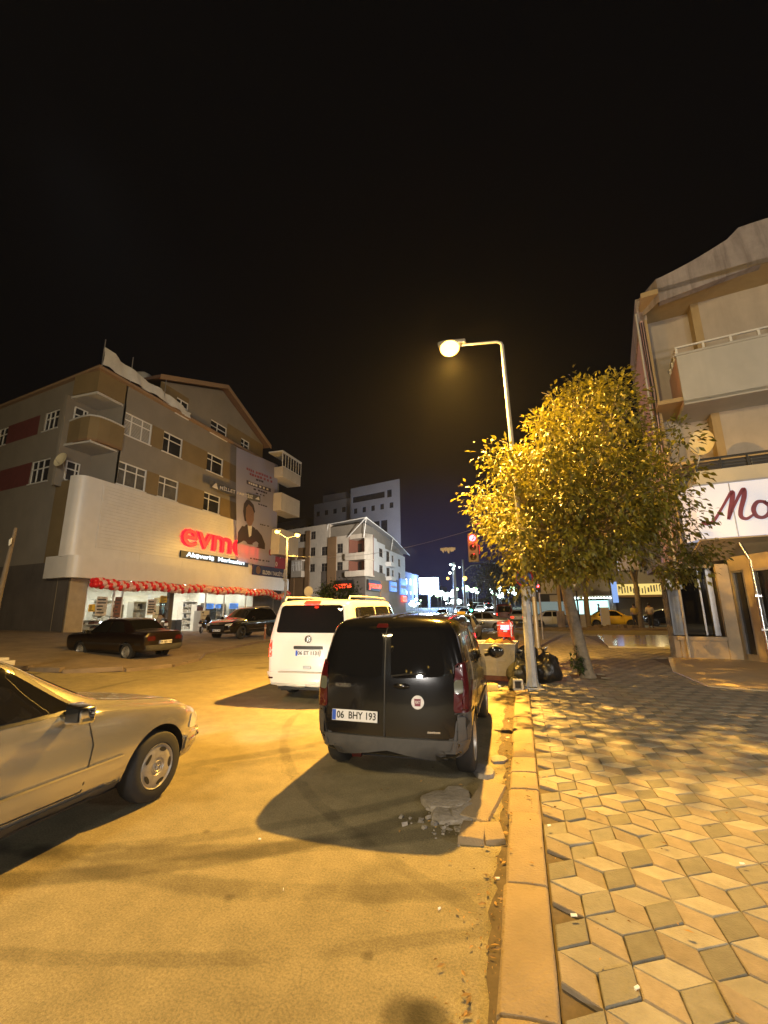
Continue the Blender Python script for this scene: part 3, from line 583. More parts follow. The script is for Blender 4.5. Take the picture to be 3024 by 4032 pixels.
def scooter(name, label, loc, rz, paint, group=None, box=None, lit=False):
    t = thing(name, label, 'scooter', loc, rz, group)
    for y in (.0, 1.28):
        A = T(0, y, .24) @ Matrix.Rotation(PI / 2, 4, 'Y'); mb = MB(); mb.lathe([(.14, -.05), (.2, -.055), (.24, -.02), (.24, .02), (.2, .055), (.14, .05)], 24, 0, A, True); w = mb.obj('wheel', 'rubber', t, 50)
        mb = MB(A); mb.lathe([(.14, .03), (.05, .045), (.001, .05)], 16); mb.lathe([(.001, -.05), (.05, -.045), (.14, -.03)], 16); mb.obj('rim', 'rim', w, 50)
    mb = MB()
    for y, hw, z0, z1 in (): pass
    mb.tube([(0, -.22, .62), (0, .0, .6), (0, .3, .5), (0, .55, .36)], [.06, .17, .19, .12], 12); mb.b2(-.17, .17, .5, .95, .26, .32)
    mb.prism([(-.19, 1.0, .28), (.19, 1.0, .28), (.2, 1.02, .75), (.1, .98, .98), (-.1, .98, .98), (-.2, 1.02, .75)], (0, .06, 0)); mb.sphere((0, 1.28, .42), .2, 12, 8, (.4, 1, .45))
    mb.obj('body', paint, t, 40)
    mb = MB(); mb.tube([(0, -.2, .7), (0, .1, .74), (0, .55, .7)], [.08, .13, .1], 10); mb.obj('seat', 'black', t, 60)
    mb = MB(); mb.tube([(0, 1.28, .24), (0, 1.05, 1.0)], .03, 8); mb.tube([(-.33, .92, 1.03), (-.12, 1.02, 1.02), (.12, 1.02, 1.02), (.33, .92, 1.03)], .016, 8); mb.sphere((0, 1.05, 1.02), .1, 10, 8, (1.1, .8, .8)); mb.obj('handlebar', 'black', t, 50)
    for sx in (-1, 1):
        mb = MB(); mb.tube([(sx * .24, .97, 1.03), (sx * .3, .97, 1.2)], .008, 6); mb.sphere((sx * .32, .97, 1.23), .06, 10, 8, (1, .3, .75)); mb.obj('mirror', 'black', t, 50)
    mb = MB()
    if lit: mb.b2(-.13, .13, -.45, -.4, 1.07, 1.2)
    else: mb.b2(-.09, .09, -.3, -.24, .6, .68)
    mb.obj('tail_light', 'redhot' if lit else 'redoff', t, 0, .01)
    mb = MB(); mb.b2(-.1, .1, -.29, -.275, .42, .55); mb.obj('number_plate', 'plate', t, 0)
    if box:
        mb = MB(); mb.b2(-.25, .25, -.4, .08, .84, 1.32); o = mb.obj('top_box', box, t, 40, .05)
        mb = MB(); mb.b2(-.255, .255, -.405, .085, 1.2, 1.215); mb.b2(.17, .2, -.42, -.4, .86, 1.3); mb.b2(-.06, .06, -.41, -.398, 1.0, 1.1, 0); mb.obj('box_trim', 'steel', o, 0)
    mb = MB(); mb.tube([(.12, .0, .24), (.14, -.25, .3)], .045, 10); mb.obj('exhaust', 'metal', t, 50)
    return t
def bicycle(label, loc, rz):
    t = thing('bicycle', label, 'bicycle', loc, rz)
    for y in (0, 1.05):
        mb = MB(T(0, y, .34)); mb.tube([(0, .32 * math.cos(2 * PI * k / 28), .32 * math.sin(2 * PI * k / 28)) for k in range(29)], .02, 6, caps=False)
        for k in range(9): mb.tube([(0, 0, 0), (0, .31 * math.cos(2 * PI * k / 9), .31 * math.sin(2 * PI * k / 9))], .003, 4)
        mb.obj('wheel', 'rubber', t, 60)
    mb = MB(); A, B_, C_, D = (0, 0, .34), (0, .4, .32), (0, .3, .78), (0, .92, .82)
    for a, b in ((A, B_), (B_, C_), (C_, A), (C_, D), (B_, D), (D, (0, 1.05, .34)), (D, (0, .9, .95))): mb.tube([a, b], .017, 8)
    mb.obj('frame', 'black', t, 60)
    mb = MB(); mb.tube([(-.28, .84, .98), (0, .92, .96), (.28, .84, .98)], .014, 8); mb.obj('handlebar', 'black', t, 60)
    mb = MB(); mb.tube([(0, .15, .86), (0, .4, .87)], [.08, .03], 8); mb.obj('saddle', 'black', t, 60)
    return t
# ------------------------------------------------------------------ setting
def gz(x, y):
    up = max(0, y - 55) * .03
    return clamp((-x - 10.5) / 12.5, 0, 1.2) * clamp(.6 - .045 * (y - 17.6), 0, .75) + up
def asphalt():
    m, nt, b = base('asphalt'); L = nt.links
    tc = nd(nt, 'ShaderNodeTexCoord'); P = tc.outputs['Object']
    def noise(sc, det=6, ro=.6, dist=0):
        n = nd(nt, 'ShaderNodeTexNoise'); n.inputs['Scale'].default_value = sc; n.inputs['Detail'].default_value = det; n.inputs['Roughness'].default_value = ro; n.inputs['Distortion'].default_value = dist; L.new(P, n.inputs['Vector']); return n.outputs['Fac']
    def mr(v, a, c, d, e, sm=True):
        n = nd(nt, 'ShaderNodeMapRange', interpolation_type='SMOOTHSTEP' if sm else 'LINEAR'); L.new(v, n.inputs[0])
        for i, q in enumerate((a, c, d, e)): n.inputs[i + 1].default_value = q
        return n.outputs[0]
    def math_(op, a, c):
        n = nd(nt, 'ShaderNodeMath', operation=op)
        for i, q in enumerate((a, c)):
            if isinstance(q, (int, float)): n.inputs[i].default_value = q
            else: L.new(q, n.inputs[i])
        return n.outputs[0]
    big = mr(noise(.35, 5, .6, .4), .3, .7, .8, 1.14); mid = mr(noise(3.5, 7, .7), .3, .7, .84, 1.14); fine = mr(noise(70, 3, .7), .25, .75, .72, 1.3); grit = mr(noise(260, 2, .6), .3, .75, .8, 1.25)
    f = math_('MULTIPLY', math_('MULTIPLY', big, mid), math_('MULTIPLY', fine, grit))
    wob = math_('MULTIPLY', math_('SUBTRACT', noise(3.2, 5, .6), .5), .07)
    def dist(cx, cy):
        v = nd(nt, 'ShaderNodeVectorMath', operation='DISTANCE'); fl = nd(nt, 'ShaderNodeVectorMath', operation='MULTIPLY'); L.new(P, fl.inputs[0]); fl.inputs[1].default_value = (1, 1, 0); L.new(fl.outputs[0], v.inputs[0]); v.inputs[1].default_value = (cx, cy, 0); return math_('ADD', v.outputs['Value'], wob)
    # curved tyre marks
    for cx, cy, r, w, k in ((-6.2, 9.3, 7.35, .09, .55), (-6.2, 9.3, 7.0, .07, .7), (-5.0, 10.6, 7.9, .1, .6), (-3.0, 9.5, 6.75, .09, .66), (-12, 14, 12.4, .1, .7), (2.5, 9.0, 6.6, .06, .74), (-9, 12, 9.2, .12, .76), (-4.4, 10.2, 8.35, .05, .72)):
        d = math_('ABSOLUTE', math_('SUBTRACT', dist(cx, cy), r), 0); f = math_('MULTIPLY', f, math_('MINIMUM', math_('ADD', mr(d, w * .6, w * 1.5, k, 1), mr(noise(1.1, 4), .45, .7, 0, .35)), 1))
    # ragged stains and worn patches
    for cx, cy, r, k in ((-1.02, 3.17, .2, .74), (-.53, 2.3, .08, .35), (-.62, 2.27, .09, .4), (-1.9, 2.75, .012, .6), (-2.6, 3.4, .015, .6), (-.9, 2.55, .01, .55), (-7.8, 12.3, .2, .5)):
        f = math_('MULTIPLY', f, mr(dist(cx, cy), r * .7, r * 1.35 + .03, k, 1))
    # fine cracks
    vo = nd(nt, 'ShaderNodeTexVoronoi', feature='DISTANCE_TO_EDGE'); vo.inputs['Scale'].default_value = .42; wv = nd(nt, 'ShaderNodeVectorMath', operation='ADD'); nn = nd(nt, 'ShaderNodeTexNoise'); nn.inputs['Scale'].default_value = 1.6; nn.inputs['Detail'].default_value = 6; L.new(P, nn.inputs['Vector']); L.new(P, wv.inputs[0]); L.new(nn.outputs['Color'], wv.inputs[1]); L.new(wv.outputs[0], vo.inputs['Vector'])
    cr = math_('ADD', mr(vo.outputs['Distance'], .001, .005, .75, 1), mr(noise(.5, 2), .4, .6, .8, 0)); f = math_('MULTIPLY', f, math_('MINIMUM', cr, 1))
    rgb = nd(nt, 'ShaderNodeVectorMath', operation='SCALE'); rgb.inputs[0].default_value = (.205, .176, .108); L.new(f, rgb.inputs['Scale']); L.new(rgb.outputs[0], b.inputs['Base Color'])
    b.inputs['Roughness'].default_value = .82; b.inputs['Specular IOR Level'].default_value = .35
    bp = nd(nt, 'ShaderNodeBump'); bp.inputs['Strength'].default_value = .5; bp.inputs['Distance'].default_value = .006; L.new(math_('ADD', fine, math_('MULTIPLY', mid, 2)), bp.inputs['Height']); L.new(bp.outputs[0], b.inputs['Normal'])
    return m
M['asphalt'] = asphalt()
M['tileA'] = mat('pale_paving', (.24, .226, .188), .8, attr=.2, var=.16, vs=9, bump=.35, bs=90, dirt=.45, dcol=(.15, .13, .1), ds=2.2)
M['tileB'] = mat('red_paving', (.208, .176, .138), .8, attr=.2, var=.18, vs=9, bump=.35, bs=90, dirt=.45, dcol=(.13, .105, .08), ds=2.2)
M['tileC'] = mat('grey_paving', (.155, .148, .124), .8, attr=.22, var=.18, vs=9, bump=.35, bs=90, dirt=.25, dcol=(.11, .1, .08), ds=3)
M['joint'] = mat('paving_joint', (.085, .065, .042), .95, var=.3, vs=12)
M['kerb'] = mat('kerb_stone', (.29, .225, .14), .85, attr=.2, var=.16, vs=3, bump=.5, bs=60, dirt=.35, dcol=(.17, .13, .09), ds=1.6)
M['lot'] = mat('forecourt_paving', (.19, .15, .115), .85, var=.25, vs=1.4, bump=.4, bs=30, dirt=.5, dcol=(.09, .075, .06), ds=.7)
M['slab'] = mat('broken_concrete', (.24, .22, .2), .9, var=.25, vs=7, bump=.8, bs=25, dirt=.4, dcol=(.1, .09, .08), ds=5)
M['leaflit'] = mat('dry_leaves', (.22, .13, .04), .8, attr=.6)
M['litter'] = mat('white_scrap', (.7, .68, .62), .7)
def build_ground():
    xs = [-90, -60, -45] + [i * 1.0 for i in range(-36, 16)] + [20, 30, 50, 90]; ys = [-15, -8, -4] + [i * 1.0 for i in range(-2, 64)] + [70, 80, 95, 120, 160, 220, 300]
    mb = MB(); n = len(xs)
    vs = [(x, y, gz(x, y)) for y in ys for x in xs]; fs = [[j * n + i, j * n + i + 1, (j + 1) * n + i + 1, (j + 1) * n + i] for j in range(len(ys) - 1) for i in range(n - 1)]
    mb.add(vs, fs); tag(mb.obj('road', 'asphalt', None, 80), kind='structure')
    # forecourt slab on the shop side
    edge = [(-31, 6.0), (-16, 8.6), (-12.3, 9.4), (-11.2, 10.4), (-10.7, 11.7), (-11.0, 13.2), (-11.9, 14.6), (-12.4, 17), (-12.9, 19.3), (-13.0, 24), (-13.4, 31), (-14.2, 40)]
    inner = [(-34, 13), (-29, 15), (-26, 16.5), (-25, 17), (-24.5, 17.3), (-24.3, 17.6), (-24.2, 18), (-24.2, 20), (-24.2, 22), (-24.2, 26), (-24.2, 32), (-24.2, 40)]
    mb = MB(); K = 8; rows = []
    for a, b in zip(edge, inner):
        rows.append([(lerp(a[0], b[0], t / K), lerp(a[1], b[1], t / K)) for t in range(K + 1)])
    vs = [(x, y, gz(x, y) + .07) for r in rows for x, y in r] + [(a[0], a[1], gz(*a) - .02) for a in edge]; q = K + 1; o = len(rows) * q
    fs = [[i * q + j, (i + 1) * q + j, (i + 1) * q + j + 1, i * q + j + 1] for i in range(len(rows) - 1) for j in range(K)] + [[o + i, o + i + 1, (i + 1) * q, i * q] for i in range(len(rows) - 1)]
    mb.add(vs, fs); tag(mb.obj('forecourt_pavement', 'lot', None, 40), kind='structure')
    mb = MB(); tv = []
    for a, b in zip(edge, edge[1:]):
        A, B = Vector((*a, 0)), Vector((*b, 0)); k = max(1, round((B - A).length / 1.0))
        for i in range(k):
            p, r = A.lerp(B, (i + .02) / k), A.lerp(B, (i + .98) / k); d = (r - p).normalized(); nrm = Vector((d.y, -d.x, 0)) * .09
            z0 = gz(p.x, p.y) - .03; z1 = gz(p.x, p.y) + .085 + random.uniform(-.01, .012)
            c = [p - nrm, p + nrm, r + nrm, r - nrm]; mb.prism([(v.x, v.y, z0) for v in c], (0, 0, z1 - z0)); tv += [random.random()] * 6
    tag(mb.obj('forecourt_kerb', 'lot', None, 30, 0, tv), kind='structure')
    # pavement: rhombus blocks in a tumbling-block pattern
    s = .2; q3 = math.sqrt(3); mb = MB(); tv = []; X0, Y0 = .05, 2.8; zt = .045
    def blocked(x, y):
        if x < .075 or y > 30.2: return True
        if 4.0 < x and 11.75 - (x - 3.75) * .345 < y < 17.2: return True
        if 3.4 < x < 8.6 and 20.9 < y < 29.2: return True
        if y > 17.2 and x > 5.5 and y < 21: return True
        if abs(x - 1.5) < .42 and abs(y - 12.5) < .4: return True
        return x > 9
    for v in range(-4, 98):
        for u in range(-1, 30):
            ox = X0 + (u + (v % 2) * .5) * q3 * s; oy = Y0 + v * 1.5 * s
            a = (0, 0); b = (q3 / 2 * s, s / 2); c = (q3 * s, 0); d = (q3 / 2 * s, -s / 2); e = (q3 / 2 * s, -1.5 * s); f = (0, -s); g = (q3 * s, -s)
            for k, poly in enumerate(((a, d, c, b), (f, e, d, a), (e, g, c, d))):
                P = [(ox + x, oy + y) for x, y in poly]; cx = sum(p[0] for p in P) / 4; cy = sum(p[1] for p in P) / 4
                if blocked(cx, cy): continue
                rough = .003 + .012 * math.exp(-((cx - .5) / .5) ** 2)
                dz = random.uniform(-.5, .5) * rough + .02 * (mnoise.noise(Vector((cx * .8, cy * .8, 3))) ) * math.exp(-cx)
                tx, ty = random.gauss(0, .01) + (random.gauss(0, .045) if cx < .9 and random.random() < .3 else 0), random.gauss(0, .01)
                gap = random.uniform(.001, .0035)
                top = []; low = []; rnd = random.uniform(.003, .006)
                for x, y in P:
                    vx, vy = cx - x, cy - y; l = math.hypot(vx, vy); h = zt + dz + tx * (x - cx) + ty * (y - cy)
                    top.append((x + vx / l * (gap + rnd) * 1.5, y + vy / l * (gap + rnd) * 1.5, h)); low.append((x + vx / l * gap * 1.5, y + vy / l * gap * 1.5, h - rnd * 1.2))
                if min(p[0] for p in P) < .045:  # cut blocks along the kerb
                    top = [(max(x, .052), y, z) for x, y, z in top]; low = [(max(x, .049), y, z) for x, y, z in low]
                bot = [(x, y, -.03) for x, y, z in low]
                mb.add(top + low + bot, [[0, 1, 2, 3]] + [[i + 4, (i + 1) % 4 + 4, (i + 1) % 4, i] for i in range(4)] + [[i + 8, (i + 1) % 4 + 8, (i + 1) % 4 + 4, i + 4] for i in range(4)], k)
                r = random.random(); tv += [r] * 9
    tag(mb.obj('pavement', ['tileA', 'tileB', 'tileC'], None, 25, 0, tv), kind='structure')
    mb = MB(); mb.add([(.04, -3, .018), (9, -3, .018), (9, 30.4, .018), (.04, 30.4, .018)], [[0, 1, 2, 3]]); mb.add([(.04, 30.4, .018), (9, 30.4, .018), (9, 30.4, -.05), (.04, 30.4, -.05)], [[0, 3, 2, 1]]); tag(mb.obj('pavement_bed', 'joint', None, 0), kind='structure')
    # kerb stones
    mb = MB(); tv = []; y = -1.6; k = 0
    lens = [1.0, .98, .72, .8, .45, .95, 1.0, .55, .42, .5, .6, .5, .9, 1, 1, 1, 1, 1, 1, 1, 1, 1, 1, 1, 1, 1, 1, 1, 1, 1, 1, 1, 1, 1, 1]
    while y < 29.5:
        l = lens[k % len(lens)]; k += 1; a, b = y + random.uniform(.004, .014), y + l - random.uniform(.004, .014); y += l
        dz = random.uniform(-.014, .012); sh = random.uniform(-.012, .012); t1 = random.uniform(-.012, .012)
        sec = [(-.235 + sh, -.06), (-.235 + sh, .03), (-.215 + sh, .048), (-.1, .058), (.02, .06), (.036, .05), (.036, -.06)]
        n = len(sec); segs = 3
        vs = [(x + random.uniform(-.004, .004), lerp(a, b, j / segs), z + dz + t1 * (j / segs - .5) + random.uniform(-.002, .002)) for j in range(segs + 1) for x, z in sec]
        fs = [[j * n + i, j * n + (i + 1) % n, (j + 1) * n + (i + 1) % n, (j + 1) * n + i] for j in range(segs) for i in range(n)] + [list(range(n))[::-1], [segs * n + i for i in range(n)]]
        mb.add(vs, [f[::-1] for f in fs]); tv += [random.random()] * len(fs)
    o = mb.obj('kerb', 'kerb', None, 25, .006); tag(o, kind='structure')
    mb = MB(); g = [(-.27 - random.uniform(0, .05) - (.1 if yy > 60 else 0), -1.5 + yy * .12) for yy in range(260)]
    for a, b in zip(g, g[1:]): mb.quad((a[0], a[1], .0045), (-.225, a[1], .0045), (-.225, b[1], .0045), (b[0], b[1], .0045))
    tag(mb.obj('gutter', 'joint', None, 0), kind='structure')
    # broken slabs by the rear wheel of the black van: each lies loose
    G = 'broken paving slabs by the kerb'; rs = random.Random(5)
    mounds = [(-.8, 4.46, .46, .46, 'largest cracked concrete slab under the rear wheel of the black van'), (-.74, 4.16, .32, .28, 'crumbling slab corner at the near end of the broken patch'), (-.6, 4.26, .26, .3, 'wedge of concrete between the van wheel and the kerb stones'), (-.45, 4.55, .24, .85, 'long loose kerb stone lying beside the kerb'), (-.5, 3.93, .2, .3, 'tilted half kerb stone nearest the viewer'), (-.34, 3.97, .16, .28, 'short kerb stone beside the tilted one'), (-.72, 4.6, .3, .4, 'slab under the right side of the black van'), (-.52, 5.3, .26, .34, 'flat slab past the van wheel'), (-.38, 5.75, .2, .3, 'small slab past the van wheel by the leaf litter')]
    for i, (x, y, w, d, lab) in enumerate(mounds):
        mb = MB(T(x, y, 0) @ RZ(rs.uniform(-.25, .25))); k = 9; h = (.05 if i in (3, 4, 5) else .035) + rs.uniform(-.008, .012)
        if i in (3, 4, 5): poly = [(-w / 2, -d / 2), (w / 2, -d / 2 + .02), (w / 2, d / 2), (-w / 2 + .01, d / 2 - .01)]
        else: poly = [((w / 2) * (1 + rs.uniform(-.22, .18)) * math.cos(2 * PI * j / k), (d / 2) * (1 + rs.uniform(-.22, .18)) * math.sin(2 * PI * j / k)) for j in range(k)]
        tilt = rs.uniform(-.07, .07); tl = rs.uniform(-.05, .05); n = len(poly)
        top = [(px * .95, py * .95, h + px * tilt + py * tl + rs.uniform(-.006, .006)) for px, py in poly]; bot = [(px * 1.1, py * 1.1, -.03) for px, py in poly]
        mb.add(top + bot + [(0, 0, h + .004)], [[j, (j + 1) % n, 2 * n] for j in range(n)] + [[n + j, n + (j + 1) % n, (j + 1) % n, j] for j in range(n)])
        o = mb.obj('paving_slab', 'kerb' if i in (3, 4, 5) else 'slab', None, 20, .012); tag(o, lab, 'slab', G)
    rs = random.Random(8); mb = MB()
    for i in range(170):
        x = -.68 + rs.gauss(0, .15); y = 4.12 + rs.gauss(0, .13); r = rs.uniform(.004, .014) if rs.random() < .85 else rs.uniform(.014, .028); m = T(x, y, r * .3) @ RZ(rs.uniform(0, 6)) @ Matrix.Rotation(rs.uniform(-.5, .5), 4, 'X'); mb.add([m @ Vector((a * r * rs.uniform(.6, 1.3), b * r * rs.uniform(.5, 1), c * r * rs.uniform(.4, .8))) for c in (-1, 1) for b in (-1, 1) for a in (-1, 1)], [[0, 2, 3, 1], [4, 5, 7, 6], [0, 1, 5, 4], [2, 6, 7, 3], [0, 4, 6, 2], [1, 3, 7, 5]])
    tag(mb.obj('rubble', 'slab', None, 0), 'crumbled concrete grit around the broken slabs', 'rubble', None, 'stuff')
    mb = MB(); tv = []
    for i in range(950):
        if i < 640: x, y = -.31 + rs.gauss(0, .07 + .08 * (i % 3 == 0)), rs.uniform(1.6, 10.5)
        else: x, y = (rs.uniform(-.3, 3.2), rs.uniform(2, 10)) if i < 800 else (rs.gauss(-.4, .5), rs.gauss(4.6, .8))
        x = min(x, -.24) if i < 600 else x
        z = .012 if x < -.24 else .068; a = rs.uniform(0, 7); l = rs.uniform(.005, .013) if rs.random() < .75 else rs.uniform(.014, .032); m = T(x, y, z + rs.uniform(0, .008)) @ RZ(a) @ Matrix.Rotation(rs.uniform(-.5, .5), 4, 'X')
        mb.add([m @ Vector(p) for p in ((-l, 0, 0), (0, -l * .4, .004), (l, 0, 0), (0, l * .4, .004))], [[0, 1, 2, 3]]); tv.append(rs.random())
    tag(mb.obj('leaf_litter', 'leaflit', None, 0, 0, tv), 'dry leaves blown along the gutter', 'leaf litter', None, 'stuff')
    mb = MB()
    for x, y, l, a in ((.16, 3.05, .035, .3), (.38, 2.62, .03, .8), (-.3, 6.7, .05, .5), (1.3, 3.9, .03, .1), (-.6, 3.0, .02, 1), (-.28, 3.4, .03, .4), (-.31, 7.6, .04, 1.2), (.09, 4.1, .03, .6), (-2.1, 3.4, .02, .3), (-1.6, 2.9, .015, 2)):
        m = T(x, y, .075 if x > 0 else .012) @ RZ(a); l *= .5; mb.add([m @ Vector(p) for p in ((-l, -l * .3, 0), (l, -l * .3, 0), (l, l * .3, .004), (-l, l * .3, .006), (-l, -l * .3, -.006), (l, -l * .3, -.006), (l, l * .3, -.006), (-l, l * .3, -.006))], [[0, 1, 2, 3], [4, 7, 6, 5], [0, 4, 5, 1], [2, 6, 7, 3], [1, 5, 6, 2], [0, 3, 7, 4]])
    tag(mb.obj('litter', 'litter', None, 0), 'cigarette ends and paper scraps on the pavement', 'litter', None, 'stuff')
    # polished threshold slabs before the shops on the right
    mb = MB(); mb.prism([(3.45, 21.0, -.02), (6.1, 21.0, -.02), (8.6, 29.1, -.02), (4.2, 29.1, -.02)], (0, 0, .12)); tag(mb.obj('shop_terrace', 'marble', None, 0, .01), kind='structure')
    mb = MB(); mb.prism([(4.62, 17.3, -.02), (3.75, 13.8, -.02), (3.75, 11.5, -.02), (9.5, 9.5, -.02), (9.5, 16.6, -.02)], (0, 0, .085)); tag(mb.obj('shop_forecourt', 'beiger', None, 0, .01), kind='structure')
    # far kerb island across the side road
    mb = MB(); mb.prism([(-.5, 36.2, -.05), (13, 36.4, -.05), (13, 38.6, -.05), (-.2, 38.2, -.05)], (0, 0, .2)); tag(mb.obj('traffic_island', 'kerb', None, 0, .02), kind='structure')
    mb = MB(); mb.prism([(6, 46.5, -.05), (30, 46.5, -.05), (30, 57, -.05), (6, 57, -.05)], (0, 0, .2)); tag(mb.obj('far_pavement', 'lot', None, 0, .02), kind='structure')
    mb = MB(); mb.prism([(-.6, 51, -.05), (.6, 51, -.05), (.6, 140, 2.5), (-.6, 140, 2.5)], (0, 0, .15)); 
    # zebra stripes over the side road mouth
    mb = MB()
    for k in range(7): mb.add([(-9.5 + k * 1.2, 31.0, .005), (-8.95 + k * 1.2, 31.0, .005), (-8.95 + k * 1.2, 34.2, .005), (-9.5 + k * 1.2, 34.2, .005)], [[0, 1, 2, 3]])
    tag(mb.obj('road_marking', 'white', None, 0), kind='structure')

# ------------------------------------------------------------------ the shop building across the street
def build_shop_building():
    base_ = Vector((-23, 17.4, .3)); t = thing('shop_building', 'tall corner building with a white-clad shop on its lower floors and tan bands above', 'building', base_)
    TL = Matrix.Translation(-base_); F = TL @ frame_m((-23.25, 0, 0), (0, 1, 0)); D = Vector((-.989, .146, 0)); LF = TL @ frame_m((-23.25, 17.4, 0), -D)
    rows = ((9.45, 10.95), (12.75, 14.25), (15.8, 17.2))
    wins = [(19.45, 21.6), (22.65, 24.45), (27.2, 29.15)]
    H = [(a, b, 9.45, 10.95) for a, b in wins] + [(a, b, 12.75, 14.25) for a, b in wins]
    band = lambda u, z: 1 if (12.6 < z < 14.4 and u > 21.3) or (9.3 < z < 11.1) or u < 19.3 else 0
    mb = MB(F); wallholes(mb, 19.3, 38.0, 9.0, 16.0, [h for h in H], .2, band, 2)
    mb.b2(17.4, 19.4, -.0, 2.0, 14.7, 16.0, 1); mb.b2(38.0, 38.2, 0, 14, 0, 16, 0)
    mb.b2(19.3, 19.45, .0, 2.2, 9.0, 14.7, 0); mb.b2(17.3, 19.35, 2.2, 2.4, 9.0, 14.7, 0); mb.b2(17.5, 19.4, .1, 2.2, 14.55, 14.7, 2); mb.b2(17.5, 19.4, .1, 2.2, 11.45, 11.6, 2)
    mb.obj('front_wall', ['greyr', 'tan', 'greyw'], t, 0)
    mb = MB(LF); LH = [(-5.9, -3.85, 9.6, 11.1), (-5.3, -3.7, 13.05, 14.35), (-11.5, -9.8, 13.0, 14.35), (-11.6, -9.9, 9.6, 11.1)]
    wallholes(mb, -26, -2.75, 4.5, 16.0, LH, .2, lambda u, z: 2 if (-8 < u < -5.9 and (9.5 < z < 11.2 or 13 < z < 14.5)) else (1 if u > -3.2 and z < 9.4 else 0), 0)
    wallholes(mb, -2.75, 0, 4.5, 9.3, [], .2, lambda u, z: 1, 0); wallholes(mb, -2.75, 0, 14.7, 16.0, [], .2, lambda u, z: 0, 0); wallholes(mb, -26, 0, -1, 4.5, [], .2, lambda u, z: 3, 3)
    mb.b2(-2.85, -2.75, 0, 1.8, 9.3, 14.7, 0)
    mb.obj('side_wall', ['greyr', 'tan', 'redb', 'darkr'], t, 0)
    for i, h in enumerate(H): window(t, F, h, .1, (.27, .66) if h[1] - h[0] > 2 else (.33,), (.68,), mats=('frame', 'panec' if i in (0, 1, 3) else 'pane'))
    for h in LH: window(t, LF, h, .1, (.3, .62), (.62,))
    mb = MB(F)
    for k in range(15): mb.b2(19.55, 21.5, .085, .095, 12.82 + k * .09, 12.87 + k * .09)
    mb.obj('window_blind', 'greyw', t, 0)
    for z in (9.4, 12.9): window(t, F @ T(0, 2.1, 0), (17.75, 18.6, z, z + 1.25), .02, (.7,), (.6,), sill=False)
    # rounded corner balconies
    for z0, z1 in ((11.7, 13.1),):
        prof = [(-23.1, 19.4), (-23.05, 18.4), (-23.15, 17.75), (-23.5, 17.4), (-24.2, 17.4), (-26.1, 17.75)]; mb = MB(TL); n = len(prof)
        for a, b in zip(prof, prof[1:]):
            d = Vector((b[0] - a[0], b[1] - a[1], 0)).normalized(); nr = Vector((-d.y, d.x, 0)) * -.12
            mb.prism([(a[0], a[1], z0), (b[0], b[1], z0), (b[0] + nr.x, b[1] + nr.y, z0), (a[0] + nr.x, a[1] + nr.y, z0)], (0, 0, z1 - z0))
        o = mb.obj('balcony', 'tan', t, 60)
        mb = MB(TL); mb.tube([(p[0], p[1], z1 + .03) for p in prof], .06, 8); mb.obj('balcony_rail', 'greyw', o, 60)
        mb = MB(TL); mb.prism([(p[0], p[1], z0 - .14) for p in prof] + [(-26, 19.4, z0 - .14)], (0, 0, .14)); mb.obj('balcony_slab', 'brownr', o, 0)
    # gabled attic
    mb = MB(F); Y0, Y1, zc = 21.6, 35.2, 20.5
    A_H = [(23.5, 24.7, 15.9, 17.3), (27.3, 29.35, 15.8, 17.2), (31.4, 32.65, 15.85, 17.15)]
    wallholes(mb, Y0 + .3, Y1 - .3, 16.0, 17.7, [(a, b, max(c, 16.0), d) for a, b, c, d in A_H], .2, lambda u, z: 1 if u < 25 or u > 29.5 else 0, 0)
    mb.add([(Y0 + .3, 0, 17.7), (Y1 - .3, 0, 17.7), (28.4, 0, zc - .2)], [[0, 1, 2]], 0); mb.obj('gable_wall', ['greyr', 'tan'], t, 0)
    for h in A_H: window(t, F, (h[0], h[1], max(h[2], 16.0), h[3]), .1, (.42,), (.6,))
    mb = MB(F)
    for (a, za), (b, zb) in (((Y0 - .3, 17.6), (28.4, zc)), ((28.4, zc), (Y1 + .3, 17.6))):
        mb.prism([(a, -.55, za), (b, -.55, zb), (b, -.55, zb + .22), (a, -.55, za + .22)], (0, 9, 0), 0)
        mb.prism([(a, -.58, za - .12), (b, -.58, zb - .12), (b, -.58, zb + .24), (a, -.58, za + .24)], (0, .03, 0), 1)
    mb.obj('gable_roof', ['roof', 'orange'], t, 0)
    mb = MB(TL); mb.prism([(-22.95, 17.1, 16.0), (-22.95, 21.4, 16.0), (-22.95, 38.2, 16.0), (-50, 41.5, 16.0), (-50, 21.2, 16.0)], (0, 0, .16)); mb.obj('eaves', 'orange', t, 0)
    mb = MB(TL); c = (-36, 29, 18.2); q = [(-22.9, 17.05, 16.17), (-22.9, 38.2, 16.17), (-50, 41.5, 16.17), (-50, 21.2, 16.17)]; mb.add(q + [(-34, 27, 18), (-34, 32, 18)], [[0, 1, 5, 4], [1, 2, 5], [2, 3, 4, 5], [3, 0, 4]]); mb.obj('roof', 'roof', t, 0)
